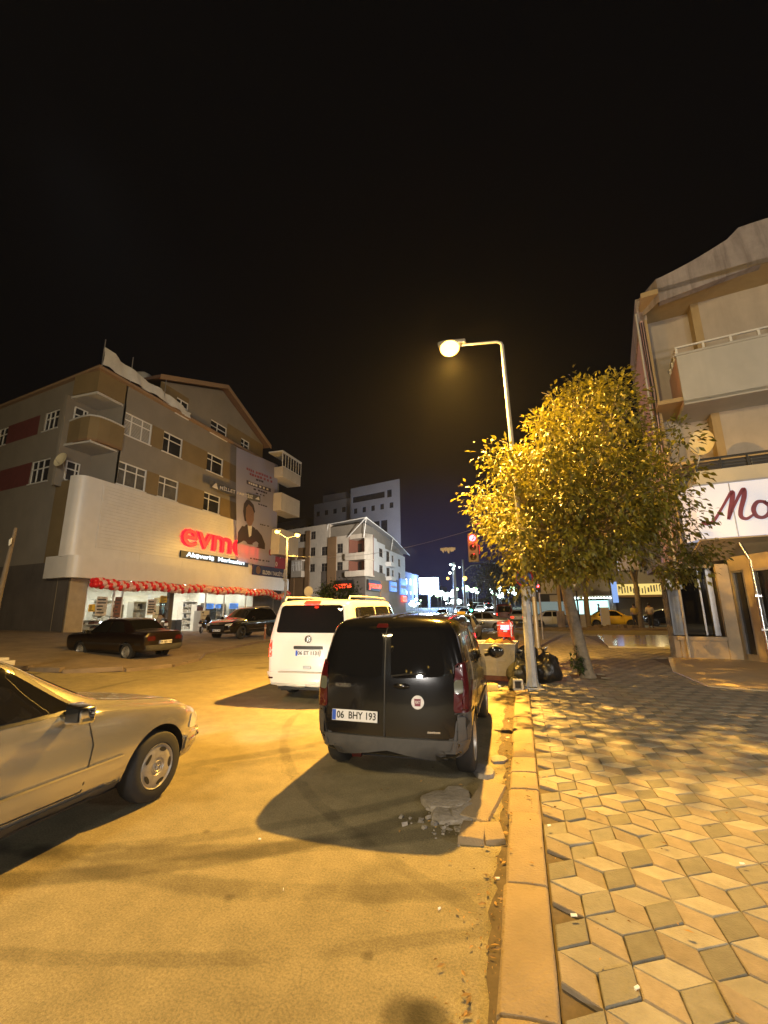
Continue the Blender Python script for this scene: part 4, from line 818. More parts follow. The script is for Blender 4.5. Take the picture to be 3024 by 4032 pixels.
    # projecting end balconies, the top one glazed
    for z0, z1 in ((6.9, 9.4), (11.2, 13.0), (14.6, 15.7)):
        mb = MB(TL); mb.b2(-23.2, -21.6, 36.0, 39.8, z0 if z0 < 7 else z0, z1); b = mb.obj('end_balcony', 'cream', t, 0, .05)
        if z0 > 14:
            g = MB(TL)
            for k in range(8): y = 36.0 + k * 3.8 / 7; g.b2(-21.66, -21.6, y - .03, y + .03, z1, 17.2)
            g.b2(-21.66, -21.6, 36, 39.8, z1, z1 + .06); g.b2(-21.68, -21.6, 36, 39.8, 17.1, 17.2); g.b2(-23.2, -21.6, 35.9, 39.9, 17.2, 17.35); g.b2(-23.2, -21.7, 39.7, 39.75, z1, 17.2)
            g.obj('glazing_frame', 'frame', b, 0); g = MB(TL); g.b2(-21.64, -21.63, 36, 39.8, z1, 17.1); g.obj('pane', 'pane', b, 0)
    # cladding, fascia and shop front
    def strip(name, X, z0, z1, m, ylo=17.05, left=0, yhi=39.6, back=.5, bev=.02):
        arc = [(X - .55 + .55 * math.cos(a), ylo + .55 - .55 * math.sin(a)) for a in [i * PI / 16 for i in range(9)]]
        pts = [(X - back, yhi), (X, yhi)] + arc
        if left: pts += [(X - .55 - left, ylo + left * .146), (X - .55 - left, ylo + left * .146 + .6), (X - back - .2, ylo + .9)]
        else: pts += [(X - .9, ylo), (X - .9, ylo + .5), (X - back, ylo + .7)]
        mb = MB(TL); mb.prism([(x, y, z0) for x, y in pts], (0, 0, z1 - z0)); return mb.obj(name, m, t, 30)
    cl = strip('cladding', -22.95, 4.7, 9.3, 'panel'); fa = strip('fascia', -22.55, 3.55, 4.75, 'panel', 17.0, 2.0, 39.75, .75)
    mb = MB(TL)
    for k in range(18): mb.b2(-22.95, -22.915, 18.5, 36.2, 5.35 + k * .203, 5.35 + k * .203 + .178)
    mb.b2(-22.95, -22.92, 18.4, 36.3, 9.0, 9.05); mb.b2(-22.95, -22.92, 18.42, 18.5, 5.3, 9.0)
    for y in (21.5, 25.2, 29, 32.8, 36.3): mb.b2(-22.95, -22.94, y - .01, y + .01, 4.75, 5.3)
    mb.obj('slat_cladding', 'panel', cl, 0)
    pieces('shop_pier', [(-24.3, -23.3, 17.55, 18.55, -.3, 3.6)], TL, 'beiger', t, .01); pieces('shop_pier', [(-23.5, -23.28, 34.8, 39.6, -.3, 3.6), (-23.45, -23.2, 24.6, 25.0, -.2, 3.6)], TL, 'darkr', t, .01)
    mb = MB(TL)
    for y in (18.58, 20.35, 20.95, 28.45, 30.7, 33.7, 34.75): mb.b2(-23.42, -23.34, y - .05, y + .05, .2, 3.5)
    mb.b2(-23.42, -23.34, 18.55, 34.8, 3.1, 3.5); mb.b2(-23.42, -23.34, 18.55, 24.6, .2, .5); mb.b2(-23.42, -23.34, 28.4, 34.8, .1, .4); o = mb.obj('shop_front_frame', 'frame', t, 0)
    pieces('shop_window_glass', [(-23.39, -23.38, a, b, .4, 3.1) for a, b in ((18.6, 20.3), (21.0, 24.6), (28.5, 30.65), (30.75, 33.65), (33.75, 34.7))], TL, 'shopglass', o)
    mb = MB(TL); X1, X2 = -23.45, -30.5
    mb.quad((X2, 18.5, .25), (X2, 34.8, .15), (X2, 34.8, 3.5), (X2, 18.5, 3.5)); mb.quad((X1, 18.5, .25), (X2, 18.5, .25), (X2, 18.5, 3.5), (X1, 18.5, 3.5)); mb.quad((X1, 34.8, .15), (X1, 34.8, 3.5), (X2, 34.8, 3.5), (X2, 34.8, .15)); mb.quad((X1, 18.5, 3.5), (X2, 18.5, 3.5), (X2, 34.8, 3.5), (X1, 34.8, 3.5)); mb.quad((X1 + .1, 18.5, .25), (X1 + .1, 34.8, .15), (X2, 34.8, .15), (X2, 18.5, .25)); mb.obj('shop_interior', 'shopw', t, 0)
    pieces('ceiling_light', [(-24.3 - x * 2.1, -24.9 - x * 2.1, 19.4 + y * 2.7, 20.9 + y * 2.7, 3.46, 3.49) for y in range(6) for x in range(3)], TL, 'ceil', t)
    for k in range(9): mb = MB(TL); mb.lathe([(.001, 3.53), (.1, 3.53), (.1, 3.56)], 12, 0, T(-22.95, 19 + k * 2.2, 0)); mb.obj('canopy_downlight', 'ceil', t, 0)
    mb = MB(TL); mb.b2(-23.3, -22.2, 24.5, 30.5, .0, .2); mb.obj('doorstep', 'conc', t, 0, .02)
def build_shop_goods():
    def unit(y, x, w, h, m, label, rows=5, gm='goods'):
        t = thing('display_shelf', label, 'shelf', (x, y, .25), 0, 'display units inside the lit shop')
        mb = MB()
        for s in (-1, 1): mb.b2(-.25, .25, s * w / 2 - .02, s * w / 2 + .02, 0, h)
        mb.b2(-.25, -.22, -w / 2, w / 2, 0, h)
        for k in range(rows + 1): mb.b2(-.25, .25, -w / 2, w / 2, k * h / rows - .02, k * h / rows + .02)
        mb.obj('frame', m, t, 0)
        g = MB(); rs = random.Random(int(y * 100))
        for k in range(rows):
            p = -w / 2 + .06
            while p < w / 2 - .15:
                d = rs.uniform(.1, .32); hh = rs.uniform(.4, .85) * (h / rows - .06); g.b2(-.1, .2, p, min(p + d, w / 2 - .05), k * h / rows + .025, k * h / rows + .025 + hh, rs.choice((0, 0, 0, 1, 2))); p += d + .04
        tag(g.obj('goods', [gm, 'dgoods', 'white'], t, 0), kind='stuff')
    unit(22.1, -26.2, 1.7, 2.2, 'shopw', 'white wall shelf of small goods behind the middle shop window'); unit(23.8, -27.6, 1.5, 2.3, 'shopw', 'white shelf of boxes deep behind the middle shop window'); unit(19.5, -26.8, 1.5, 2.1, 'shopw', 'pale shelf behind the leftmost shop window')
    unit(25.8, -24.9, 1.1, 2.4, 'wood', 'wooden cabinet with ovens by the shop doorway', 4, 'dgoods'); unit(29.6, -26, 1.6, 2.2, 'shopw', 'white shelf behind the shop window over the SUV bonnet'); unit(32.3, -26.5, 1.8, 2.1, 'shopw', 'pale shelf behind the shop window over the SUV roof')
    for y, x, w, h, lab in ((19.7, -24.3, 1.1, 1.0, 'low white rack of boxes close behind the leftmost shop window'), (21.5, -24.5, .9, 1.9, 'narrow tall rack of small goods close behind the middle shop window'), (23.3, -24.6, 1.0, 2.1, 'rack of kitchen goods close behind the middle shop window'), (28.9, -24.4, .8, 1.9, 'narrow rack just right of the shop doorway'), (31.6, -24.5, 1.2, 2.0, 'wide rack of goods above the SUV windscreen'), (33.0, -24.4, .9, 1.8, 'rack of goods nearest the dark end of the shop')): unit(y, x, w, h, 'shopw', lab, 4, random.choice(('goods', 'wood', 'redc')))
    def app(y, x, w, h, m, label, name='boxed_appliance', z=.22):
        t = thing(name, label, 'appliance', (x, y, z), 0, 'appliances at the shop door'); mb = MB(); mb.b2(-.3, .3, -w / 2, w / 2, 0, h); mb.obj('body', m, t, 0, .02)
        mb = MB(); mb.b2(.3, .312, -w / 2 + .05, w / 2 - .05, h * .55, h - .06); mb.b2(.3, .312, -w / 2 + .05, w / 2 - .05, .06, h * .5); mb.b2(.312, .33, w / 2 - .12, w / 2 - .09, h * .6, h * .85); mb.obj('door', m, t, 0, .01)
    app(27.6, -22.9, .95, 1.5, 'greyw', 'grey refrigerator standing outside the shop door'); app(26.9, -24.6, .6, .85, 'dgoods', 'dark oven on the floor just inside the shop doorway'); app(22.9, -24.6, .8, 1.0, 'white', 'white washing machine behind the middle shop window'); app(30.4, -24.4, .7, .9, 'dgoods', 'dark television set behind the SUV bonnet', 'television_set', 1.0)
    def card(y0, y1, z0, z1, m, label, name='poster', x=-23.33):
        t = thing(name, label, 'poster', (x, (y0 + y1) / 2, z0), 0, 'posters on the shop glass'); w = y1 - y0; h = z1 - z0; mb = MB(); mb.b2(0, .012, -w / 2, w / 2, 0, h); mb.obj('sheet', m, t, 0)
        mb = MB(); rs = random.Random(int(y0 * 31))
        for k in range(5): mb.b2(.012, .016, -w / 2 + .06, w / 2 - .06 - rs.uniform(0, w * .4), h * (.12 + .17 * k), h * (.2 + .17 * k))
        mb.obj('printing', 'dgoods' if m != 'dgoods' else 'goods', t, 0)
    card(18.8, 19.2, 1.75, 2.15, 'yel', 'yellow price card low on the leftmost shop window'); card(19.25, 19.95, 1.5, 2.6, 'goods', 'grey poster beside the yellow card on the shop window'); card(20.45, 20.9, 1.4, 2.6, 'redc', 'dull red poster on the pier between the shop windows'); card(23.9, 24.5, 2.3, 2.75, 'yel', 'yellow card high beside the shop doorway'); card(22.9, 23.6, 1.5, 2.5, 'goods', 'pale poster on the middle shop window'); card(28.6, 29.4, 1.85, 2.25, 'bluec', 'left one of the blue glowing cards over the SUV bonnet'); card(29.6, 30.3, 1.9, 2.2, 'bluec', 'right one of the small blue cards over the SUV bonnet'); card(31.4, 32.6, 1.85, 2.3, 'bluec', 'blue glowing card above the SUV roof')
def build_shop_signs():
    f = lambda y, z, x=-22.9: frame_m((x, y, z), (0, 1, 0)) @ FACE
    t = thing('shop_sign', 'glowing red lower-case shop letters on the white cladding', 'sign', (-22.93, 29.4, 6.5)); TL = Matrix.Translation((22.93, -29.4, -6.5))
    text('letter_glow', 'evmen', 2.55, TL @ f(29.4, 7.15, -22.9), 'signred2', t, .015, .075, width=9.2); text('letters', 'evmen', 2.55, TL @ f(29.4, 7.15, -22.8), 'signred', t, .06, .02, width=9.0)
    t = thing('shop_subsign', 'black strip with white glowing words under the red letters', 'sign', (-22.93, 28.9, 5.4)); TL = Matrix.Translation((22.93, -28.9, -5.4))
    mb = MB(TL); mb.b2(-22.93, -22.82, 24.85, 33.0, 5.45, 5.95); mb.obj('board', 'black', t, 0, .01); text('letters', 'Alışveriş  Merkezleri', .46, TL @ f(28.9, 5.72, -22.81), 'signwhite', t, .01, .012, width=7.0)
    # hanging banner
    def wav(u, v): return .05 * math.sin(u * 1.3 + v * 2) + .03 * math.sin(u * 3.1 - v * 3) + .08 * math.sin(clamp(v, 0, 1) * PI)
    bx, by, bz = -22.62, 33.4, 5.8
    t = thing('hanging_banner', 'tall violet cloth banner with a portrait hanging over the red letters', 'banner', (bx, by, bz))
    def P(u, v, off=0):  # u,v in 0..1
        y = lerp(lerp(31.2, 37.0, u), lerp(29.9, 36.8, u), v) - by - .25 * math.sin(v * PI) * (1 - u); z = lerp(5.75, lerp(15.6, 16.15, u), v) - bz
        return Vector((wav(u * 6, v) + off, y, z))
    def patch(name, u0, u1, v0, v1, m, off, parent, nu=12, nv=20):
        mb = MB(); vs = [P(lerp(u0, u1, i / nu), lerp(v0, v1, j / nv), off) for j in range(nv + 1) for i in range(nu + 1)]; mb.add(vs, [[j * (nu + 1) + i, j * (nu + 1) + i + 1, (j + 1) * (nu + 1) + i + 1, (j + 1) * (nu + 1) + i] for j in range(nv) for i in range(nu)]); return mb.obj(name, m, parent, 80)
    patch('cloth', 0, 1, 0, 1, 'banner', 0, t, 24, 50)
    def blob(name, pts, m, off):
        mb = MB(); c = (sum(p[0] for p in pts) / len(pts), sum(p[1] for p in pts) / len(pts)); R_ = 5; n = len(pts); vs = []
        for r in range(R_ + 1):
            for p in pts: vs.append(P(lerp(c[0], p[0], r / R_), lerp(c[1], p[1], r / R_), off))
        mb.add(vs, [[r * n + i, r * n + (i + 1) % n, (r + 1) * n + (i + 1) % n, (r + 1) * n + i] for r in range(R_) for i in range(n)]); return mb.obj(name, m, t, 80)
    rs = random.Random(3)
    def words(v, h, u0, u1, m, off=.014):
        mb = MB(); u = u0
        while u < u1:
            w = rs.uniform(.03, .055); vs = [P(u, v, off), P(u + w, v, off), P(u + w, v + h, off), P(u, v + h, off)]; mb.add(vs, [[0, 1, 2, 3]]); u += w + (.012 if rs.random() < .75 else .04)
        mb.obj('printed_line', m, t, 0)
    words(.83, .022, .22, .8, 'bred'); words(.795, .022, .3, .85, 'bred'); words(.765, .018, .45, .6, 'bdark')
    patch('printed_box', .22, .8, .70, .735, 'bdark', .012, t, 8, 3); words(.708, .02, .27, .74, 'bwhite', .024); words(.67, .016, .4, .68, 'bdark'); words(.64, .012, .45, .66, 'bdark'); words(.04, .012, .3, .8, 'bdark'); words(.365, .01, .56, .8, 'bdark'); words(.545, .012, .5, .72, 'bdark')
    def ell(cx, cy, a, b, n=22): return [(cx + a * math.cos(2 * PI * k / n), cy + b * math.sin(2 * PI * k / n)) for k in range(n)]
    blob('portrait_suit', [(.0, .15), (.02, .25), (.1, .31), (.22, .335), (.36, .335), (.5, .31), (.62, .27), (.7, .2), (.7, .15)], 'bsuit', .01); blob('portrait_collar', [(.24, .335), (.36, .335), (.33, .22), (.29, .2)], 'bwhite', .016); blob('portrait_hair', [(.16, .36), (.13, .44), (.15, .51), (.22, .555), (.31, .56), (.4, .53), (.43, .47), (.4, .45), (.3, .42), (.2, .36)], 'bsuit', .02); blob('portrait_face', [(.19, .4), (.2, .48), (.27, .52), (.36, .505), (.405, .46), (.4, .39), (.34, .335), (.27, .325), (.21, .35)], 'bskin', .03); blob('portrait_badge', ell(.84, .13, .05, .03), 'bred', .03)
    # party strip banner
    t = thing('strip_banner', 'dark narrow banner with pale capital letters stretched beside the tall banner', 'banner', (-22.7, 30.4, 11.5)); TL = Matrix.Translation((22.7, -30.4, -11.5))
    mb = MB(TL); vs = []; n = 14
    for i in range(n + 1):
        s = i / n; y = lerp(27.15, 33.75, s); z = lerp(11.2, 11.5, s) - .12 * math.sin(s * PI); vs += [(-22.75 + .3 * s + .05 * math.sin(s * 9), y, z), (-22.75 + .3 * s + .05 * math.sin(s * 9 + 1), y, z + .62)]
    mb.add(vs, [[2 * i, 2 * i + 2, 2 * i + 3, 2 * i + 1] for i in range(n)]); mb.obj('cloth', 'strip', t, 60)
    text('letters', 'MİLLET PARTİSİ', .4, TL @ frame_m((-22.5, 30.3, 11.55), Vector((.3, 6.6, .3)).normalized()) @ FACE, 'bwhite', t, .004, .006, width=4.3)
    mb = MB(TL); mb.prism([(-22.66, 27.3, 11.3), (-22.62, 28.0, 11.25), (-22.63, 27.7, 11.75)], (.02, 0, 0)); mb.prism([(-22.4, 32.8, 11.6), (-22.38, 33.5, 11.65), (-22.38, 33.3, 11.95)], (.02, 0, 0)); mb.obj('emblem', 'bwhite', t, 0)
    # red and blue advert board
    t = thing('advert_board', 'red and navy advert board at the far end of the cladding', 'sign', (-22.9, 36.6, 4.85)); TL = Matrix.Translation((22.9, -36.6, -4.85))
    mb = MB(TL); mb.b2(-22.9, -22.8, 35.0, 39.55, 5.75, 8.4, 0); mb.b2(-22.9, -22.79, 33.7, 39.55, 4.85, 5.75, 1); mb.obj('board', ['adred', 'adblue'], t, 0, .01)
    for tx, y, z, s, w, m in (("'un", 37.6, 7.9, .5, .7, 'bwhite'), ('KEYÇİSİ', 38.1, 7.1, .7, 2.6, 'bwhite'), ('30', 37.4, 6.1, .6, .75, 'bwhite'), ('ELDEN TAKSİTLE', 37.2, 5.15, .5, 3.9, 'bwhite')): text('lettering', tx, s, TL @ f(y, z, -22.78), m, t, .003, .012, width=w)
    mb = MB(TL); mb.lathe([(.001, .0), (.36, 0), (.36, .02)], 24, 0, frame_m((-22.775, 34.5, 5.3), (0, 1, 0)) @ FACE); mb.obj('portrait', 'bskin', t, 0)
    # cloth and board on the eaves
    t = thing('roof_banner', 'pale torn cloth banner slung along the eaves beside the gable', 'banner', (-22.8, 19.5, 16.2)); TL = Matrix.Translation((22.8, -19.5, -16.2))
    mb = MB(TL); n = 24; vs = []
    for i in range(n + 1):
        s = i / n; y = lerp(17.2, 24.6, s); top = lerp(17.4, 17.0, s) - .35 * math.sin(s * PI) - (.6 * clamp((s - .7) / .3, 0, 1)); bot = 16.2 - .25 * clamp((s - .6) / .4, 0, 1); x = -22.85 + .1 * math.sin(s * 25)
        for k in range(5): vs.append((x + .06 * math.sin(k + s * 40), y, lerp(bot, top, k / 4)))
    mb.add(vs, [[i * 5 + k, (i + 1) * 5 + k, (i + 1) * 5 + k + 1, i * 5 + k + 1] for i in range(n) for k in range(4)]); mb.obj('cloth', 'cloth', t, 60)
    mb = MB(TL)
    for y in (17.2, 19.2, 22): mb.cyl((-22.9, y, 16.1), (-22.9, y, 17.9), .03)
    mb.obj('support_pole', 'metal', t)
    t = thing('water_tank', 'pale rounded water tank on the roof behind the slung cloth', 'tank', (-25.5, 22.4, 17)); mb = MB(); mb.lathe([(.001, 0), (.7, 0), (.75, .2), (.75, 1.5), (.55, 1.85), (.001, 1.95)], 20); mb.obj('shell', 'greyw', t, 40); mb = MB(); mb.lathe([(.2, 1.94), (.2, 2.05), (.001, 2.06)], 12); mb.obj('lid', 'greyw', t, 40)
    for (y, z, d, lab) in ((9.9, 10.4, 0, 'round satellite dish on the balcony above the white cladding corner'),):
        t = thing('satellite_dish', lab, 'satellite dish', (-25.0, 17.25, 10.4)); A = Matrix.Rotation(rad(78), 4, 'X'); mb = MB(A); mb.lathe([(.001, 0), (.25, .03), (.45, .12), (.45, .135), (.25, .05), (.001, .02)], 24); mb.obj('reflector', 'dish', t, 40); mb = MB(); mb.tube([(0, .05, -.1), (0, .35, -.7)], .03); mb.tube([(0, 0, -.4), (0, -.4, 0)], .012); mb.obj('mount', 'metal', t)
def build_balloons():
    t = thing('balloon_garland', 'red and pale pink balloon garland strung under the shop fascia', 'garland', (-22.35, 28.5, 3.2))
    pr = {}
    for k in ('ballr', 'ballw'):
        mb = MB(); mb.sphere((0, 0, 0), .17, 14, 10, (1, 1, 1.08)); mb.cyl((0, 0, -.2), (0, 0, -.17), .012, .02, 6); pr[k] = mb.mesh('balloon', k, 60)
    rs = random.Random(4); y = 18.15; k = 0; n = 0; rest = {'ballr': MB(), 'ballw': MB()}
    while y < 39.3:
        s = (y - 18.15) / 21.15; sag = .1 * math.sin(s * PI * 5) ** 2 + (.3 * math.sin((s - .85) / .15 * PI) if s > .85 else 0)
        for q in range(4):
            a = PI / 4 + q * PI / 2 + k * .45; x = -22.32 + .14 * math.cos(a); z = 3.3 - sag + .15 * math.sin(a); c = 'ballr' if (q % 2 == 0) == (k % 2 == 0) or k < 1 else 'ballw'
            if k > 2 and rs.random() < .15: c = 'ballw'
            yy = y + rs.uniform(-.03, .03)
            front = math.cos(a) > -.3
            if front and n < 100:
                o = bpy.data.objects.new('balloon', pr[c]); COL.objects.link(o); o.parent = t; o.location = (x + 22.35, yy - 28.5, z - 3.2); o.rotation_euler = (rs.uniform(-.6, .6), rs.uniform(-.6, .6), 0); n += 1
            else: rest[c].sphere((x + 22.35, yy - 28.5, z - 3.2), .17, 12, 8)
        y += .22; k += 1
    mb = MB()
    for i, c in enumerate(('ballr', 'ballw')): mb.add(rest[c].v, rest[c].f, i)
    tag(mb.obj('balloons', ['ballr', 'ballw'], t, 60), kind='stuff')
def cloth_mat(name, col, tr=.5, var=.08):
    m, nt, b = base(name); L = nt.links; b.inputs['Base Color'].default_value = (*col, 1); b.inputs['Roughness'].default_value = .8
    t = nd(nt, 'ShaderNodeBsdfTranslucent'); t.inputs['Color'].default_value = (*col, 1); mx = nd(nt, 'ShaderNodeMixShader'); mx.inputs[0].default_value = tr
    L.new(b.outputs[0], mx.inputs[1]); L.new(t.outputs[0], mx.inputs[2]); L.new(mx.outputs[0], nt.nodes['Material Output'].inputs['Surface']); return m
for k, n, c, t in (('banner', 'violet_banner_cloth', (.5, .5, .72), .55), ('bred', 'printed_red', (.3, .08, .14), .3), ('bdark', 'printed_dark', (.06, .05, .1), .3), ('bwhite', 'printed_white', (.7, .68, .72), .3), ('bsuit', 'printed_black', (.1, .08, .1), .6), ('bskin', 'printed_skin', (.5, .32, .28), .7), ('strip', 'dark_strip_cloth', (.1, .1, .11), .2), ('adred', 'advert_red', (.32, .03, .06), .1), ('adblue', 'advert_navy', (.03, .04, .13), .1)):
    M[k] = cloth_mat(n, c, t)
M['signred2'] = emis('red_sign_halo', (1, .003, .006), 9)
def shopglass():
    m, nt, b = base('clear_shop_glass'); L = nt.links; nt.nodes.remove(b)
    a = nd(nt, 'ShaderNodeBsdfTransparent'); g = nd(nt, 'ShaderNodeBsdfGlossy'); g.inputs['Roughness'].default_value = .03; mx = nd(nt, 'ShaderNodeMixShader'); mx.inputs[0].default_value = .08; a.inputs[0].default_value = (.93, .95, .94, 1)
    L.new(a.outputs[0], mx.inputs[1]); L.new(g.outputs[0], mx.inputs[2]); L.new(mx.outputs[0], nt.nodes['Material Output'].inputs['Surface']); return m
M['shopglass'] = shopglass()
# ------------------------------------------------------------------ other buildings
def build_corner_house():
    c = Vector((4.95, 17.4, 0)); t = thing('corner_house', 'pink and grey corner house with balconies over a dark shop opening, beyond the tree', 'building', c)
    e = Vector((.985, -.17, 0)); F = frame_m((0, 0, 0), e); I = Matrix.Identity(4)
    # main volume in local frame of F (x along front, y inward, z up)
    mb = MB(F); H = [(-.05, 1.38, .75, 3.0)]
    wallholes(mb, -.2, 1.75, 0, 3.1, H, .9, lambda u, z: 1 if z < .75 or u > 1.38 else 1, 2)
    mb.b2(.5, 7, .9, 1.1, 3.1, 13.3, 3); mb.b2(.5, .64, -.1, .9, 3.1, 13.2, 0)
    mb.b2(.42, .56, -.1, 4.6, 3.1, 13.35, 4); mb.prism([(-.2, 0, 0), (-.05, 0, 0), (.75, 4.7, 0), (.6, 4.7, 0)], (0, 0, 3.1), 2); mb.b2(-.2, .5, .0, 4.6, 3.1, 3.25, 2)
    mb.b2(2.4, 7, .3, .9, 6.6, 13.2, 3); mb.b2(2.15, 2.4, .3, .9, 6.6, 13.2, 0)
    mb.obj('wall', ['tan2', 'beiger', 'darkr', 'beige2', 'pinkr'], t, 0)
    pieces('ceiling', [(.45, 7, -1.0, 1.1, 13.1, 13.3), (.45, 7, -.9, 1.0, 8.75, 8.9), (.45, 7, -.9, 1.0, 6.45, 6.55)], F, 'tan2', t)
    # weathered fascia, scalloped along its top
    mb = MB(F); n = 16; pr = []
    for i in range(n + 1):
        s = i / n; u = lerp(1.0, 7, s); pr.append((u, 12.75 + .35 * min(1, s * 2.2), 13.7 + .75 * min(1, s * 2.6) + (.28 if u > 3.55 else 0) - (.06 * math.sin(s * 9))))
    for a, b in zip(pr, pr[1:]): mb.add([(a[0], -1.0, a[1]), (b[0], -1.0, b[1]), (b[0], -1.0, b[2]), (a[0], -1.0, a[2]), (a[0], -.7, a[1]), (b[0], -.7, b[1]), (b[0], -.7, b[2]), (a[0], -.7, a[2])], [[0, 1, 2, 3], [4, 7, 6, 5], [3, 2, 6, 7], [0, 4, 5, 1]])
    mb.add([(1.0, -1, 12.75), (1, -1, 13.7), (.5, 0, 13.6), (.5, 0, 12.9)], [[0, 1, 2, 3]]); mb.prism([(.36, -.1, 12.7), (.36, 4.7, 12.3), (.36, 4.7, 13.5), (.36, -.1, 13.7)], (.3, 0, 0)); mb.add([(.4, -.1, 13.6), (1.0, -1, 13.72), (7, -1, 14.3), (7, 4.7, 14.2), (.4, 4.7, 13.4)], [[0, 1, 2, 3, 4]])
    mb.obj('roof_fascia', 'conc', t, 20)
    # upper balcony
    mb = MB(F); mb.b2(1.2, 7, -1.0, -.88, 8.6, 10.42); mb.b2(1.2, 1.32, -.88, .9, 8.6, 10.42, 1); mb.b2(1.2, 7, -1.0, .9, 8.55, 8.7); mb.b2(1.15, 7, -1.05, -.84, 10.42, 10.5); b = mb.obj('balcony', ['greyw', 'pinkr'], t, 0)
    mb = MB(F); mb.b2(1.2, 7, -.97, -.91, 10.74, 10.8)
    for u in (1.24, 2.03, 2.8, 3.55, 4.4): mb.b2(u - .035, u + .035, -.97, -.91, 10.5, 10.75)
    for k in range(4): mb.b2(1.2, 1.26, -.94 + k * .5, -.88 + k * .5, 10.5, 10.75)
    mb.b2(1.2, 1.26, -.94, .9, 10.74, 10.8); mb.obj('balcony_rail', 'frame', b, 0)
    # lower balcony behind the sign
    mb = MB(F); mb.b2(1.15, 7, -1.0, -.88, 5.66, 6.12); mb.b2(1.15, 1.27, -.88, .9, 5.3, 6.12); b = mb.obj('lower_balcony', 'greyw', t, 0)
    mb = MB(F); mb.b2(1.2, 7, -.96, -.92, 6.5, 6.56)
    for u in (1.22, 1.9, 2.6, 3.3): mb.b2(u - .02, u + .02, -.96, -.92, 6.1, 6.5)
    for k in range(3): mb.b2(1.2, 7, -.95, -.93, 6.2 + k * .1, 6.22 + k * .1)
    mb.obj('balcony_rail', 'black', b, 0); mb = MB(F); mb.b2(1.9, 2.6, -.86, -.8, 5.9, 6.5); mb.b2(2.7, 3.4, -.86, -.8, 5.9, 6.45); mb.obj('hung_blanket', 'dgoods', b, 0, .03)
    # shop front
    mb = MB(F)
    for k, (x, d) in enumerate(((.44, -.16), (.5, -.2), (.36, -.14))): mb.tube([(x, d, 12.6), (x + .03 * k, d - .05, 9.5), (x - .04, d - .1, 7.2), (x + .05, d - .05, 5), (x + .02, d, 3.3)], .014 + .006 * (k == 0), 6)
    mb.obj('cable', 'black', t, 60); mb = MB(F); mb.tube([(.3, -.2, 13.0), (.3, -.2, .1)], .04, 8); mb.obj('rain_pipe', 'greyw', t, 60)
    mb = MB(F); mb.b2(-.0, .34, .28, .34, .76, 2.35); 
    for k in range(20): mb.b2(0, .34, .27, .28, .78 + k * .078, .82 + k * .078)
    mb.obj('roller_shutter', 'galv', t, 0)
    mb = MB(F); mb.b2(-.12, .42, -.06, .35, 2.3, 2.68); mb.obj('shutter_box', 'metal', t, 0, .02)
    mb = MB(F); mb.b2(.34, 1.36, .5, .52, .76, 3.0); p = mb.obj('shop_window', 'tint', t, 0); mb = MB(F); mb.b2(.95, 1.0, .42, .52, .76, 3.0); mb.b2(1.18, 1.34, .3, .5, .76, 3.0); mb.b2(.33, .37, .4, .52, .76, 3.0); mb.obj('window_frame', 'metal', p, 0)
    mb = MB(F); mb.b2(.12, 1.42, -.06, .9, .0, .62, 0); mb.b2(.05, 1.45, -.1, .9, .62, .75, 1); mb.obj('plinth', ['beiger', 'beiger'], t, 0, .01)
    mb = MB(F); mb.b2(1.4, 1.75, -.1, .35, 0, 3.1); mb.obj('corner_pillar', 'beiger', t, 0, .01)
    # side return with glazed door, coming toward the viewer
    G = F @ frame_m((1.75, 0, 0), Vector((.5, -1, 0)))
    mb = MB(G); wallholes(mb, 0, 4.5, 0, 3.3, [(.12, .62, .25, 2.8), (.95, 2.6, .1, 2.85)], .12, lambda u, z: 0, 0); mb.obj('return_wall', 'beiger', t, 0)
    for a, b_ in ((.12, .62), (.95, 2.6)):
        mb = MB(G); mb.b2(a, a + .06, .0, .1, .1, 2.85); mb.b2(b_ - .06, b_, .0, .1, .1, 2.85); mb.b2(a, b_, .0, .1, 2.78, 2.85); o = mb.obj('glazed_door', 'metal', t, 0); mb = MB(G); mb.b2(a, b_, .06, .08, .1, 2.8); mb.obj('pane', 'glassd', o, 0)
    mb = MB(F); mb.prism([(1.0, -.98, 3.82), (7, -.98, 3.82), (7, .9, 3.05), (.6, .9, 3.05), (.6, .3, 3.05)], (0, 0, .06)); mb.obj('soffit', 'beiger', t, 0)
    mb = MB(F); mb.tube([(2.02, -.62, 4.1), (2.02, -.62, 3.8), (2.2, -.85, 3.1), (2.2, -.85, .1)], .055, 10); 
    for z in (1, 2): mb.b2(2.12, 2.28, -.93, -.77, z, z + .05)
    mb.obj('downpipe', 'steel', t, 40)
    # shop sign with script letters
    sg = thing('shop_lightbox', 'white lit shop sign with maroon script letters under the balconies', 'sign', c + e * 1.0); F2 = T(*(-e * 1.0)) @ F
    mb = MB(F2); mb.prism([(1.0, -1.02, 3.86), (6.5, -1.02, 3.86), (6.5, -.62, 3.86), (.72, -.1, 3.86), (.72, -.12, 3.86)], (0, 0, 1.76), 0); mb.obj('sign_box', 'lightbox', sg, 0, .015)
    mb = MB(F2); mb.b2(1.0, 6.5, -1.05, -1.0, 5.62, 5.67); mb.b2(1.96, 1.99, -1.035, -1.02, 3.87, 5.6); mb.obj('sign_frame', 'metal', sg, 0)
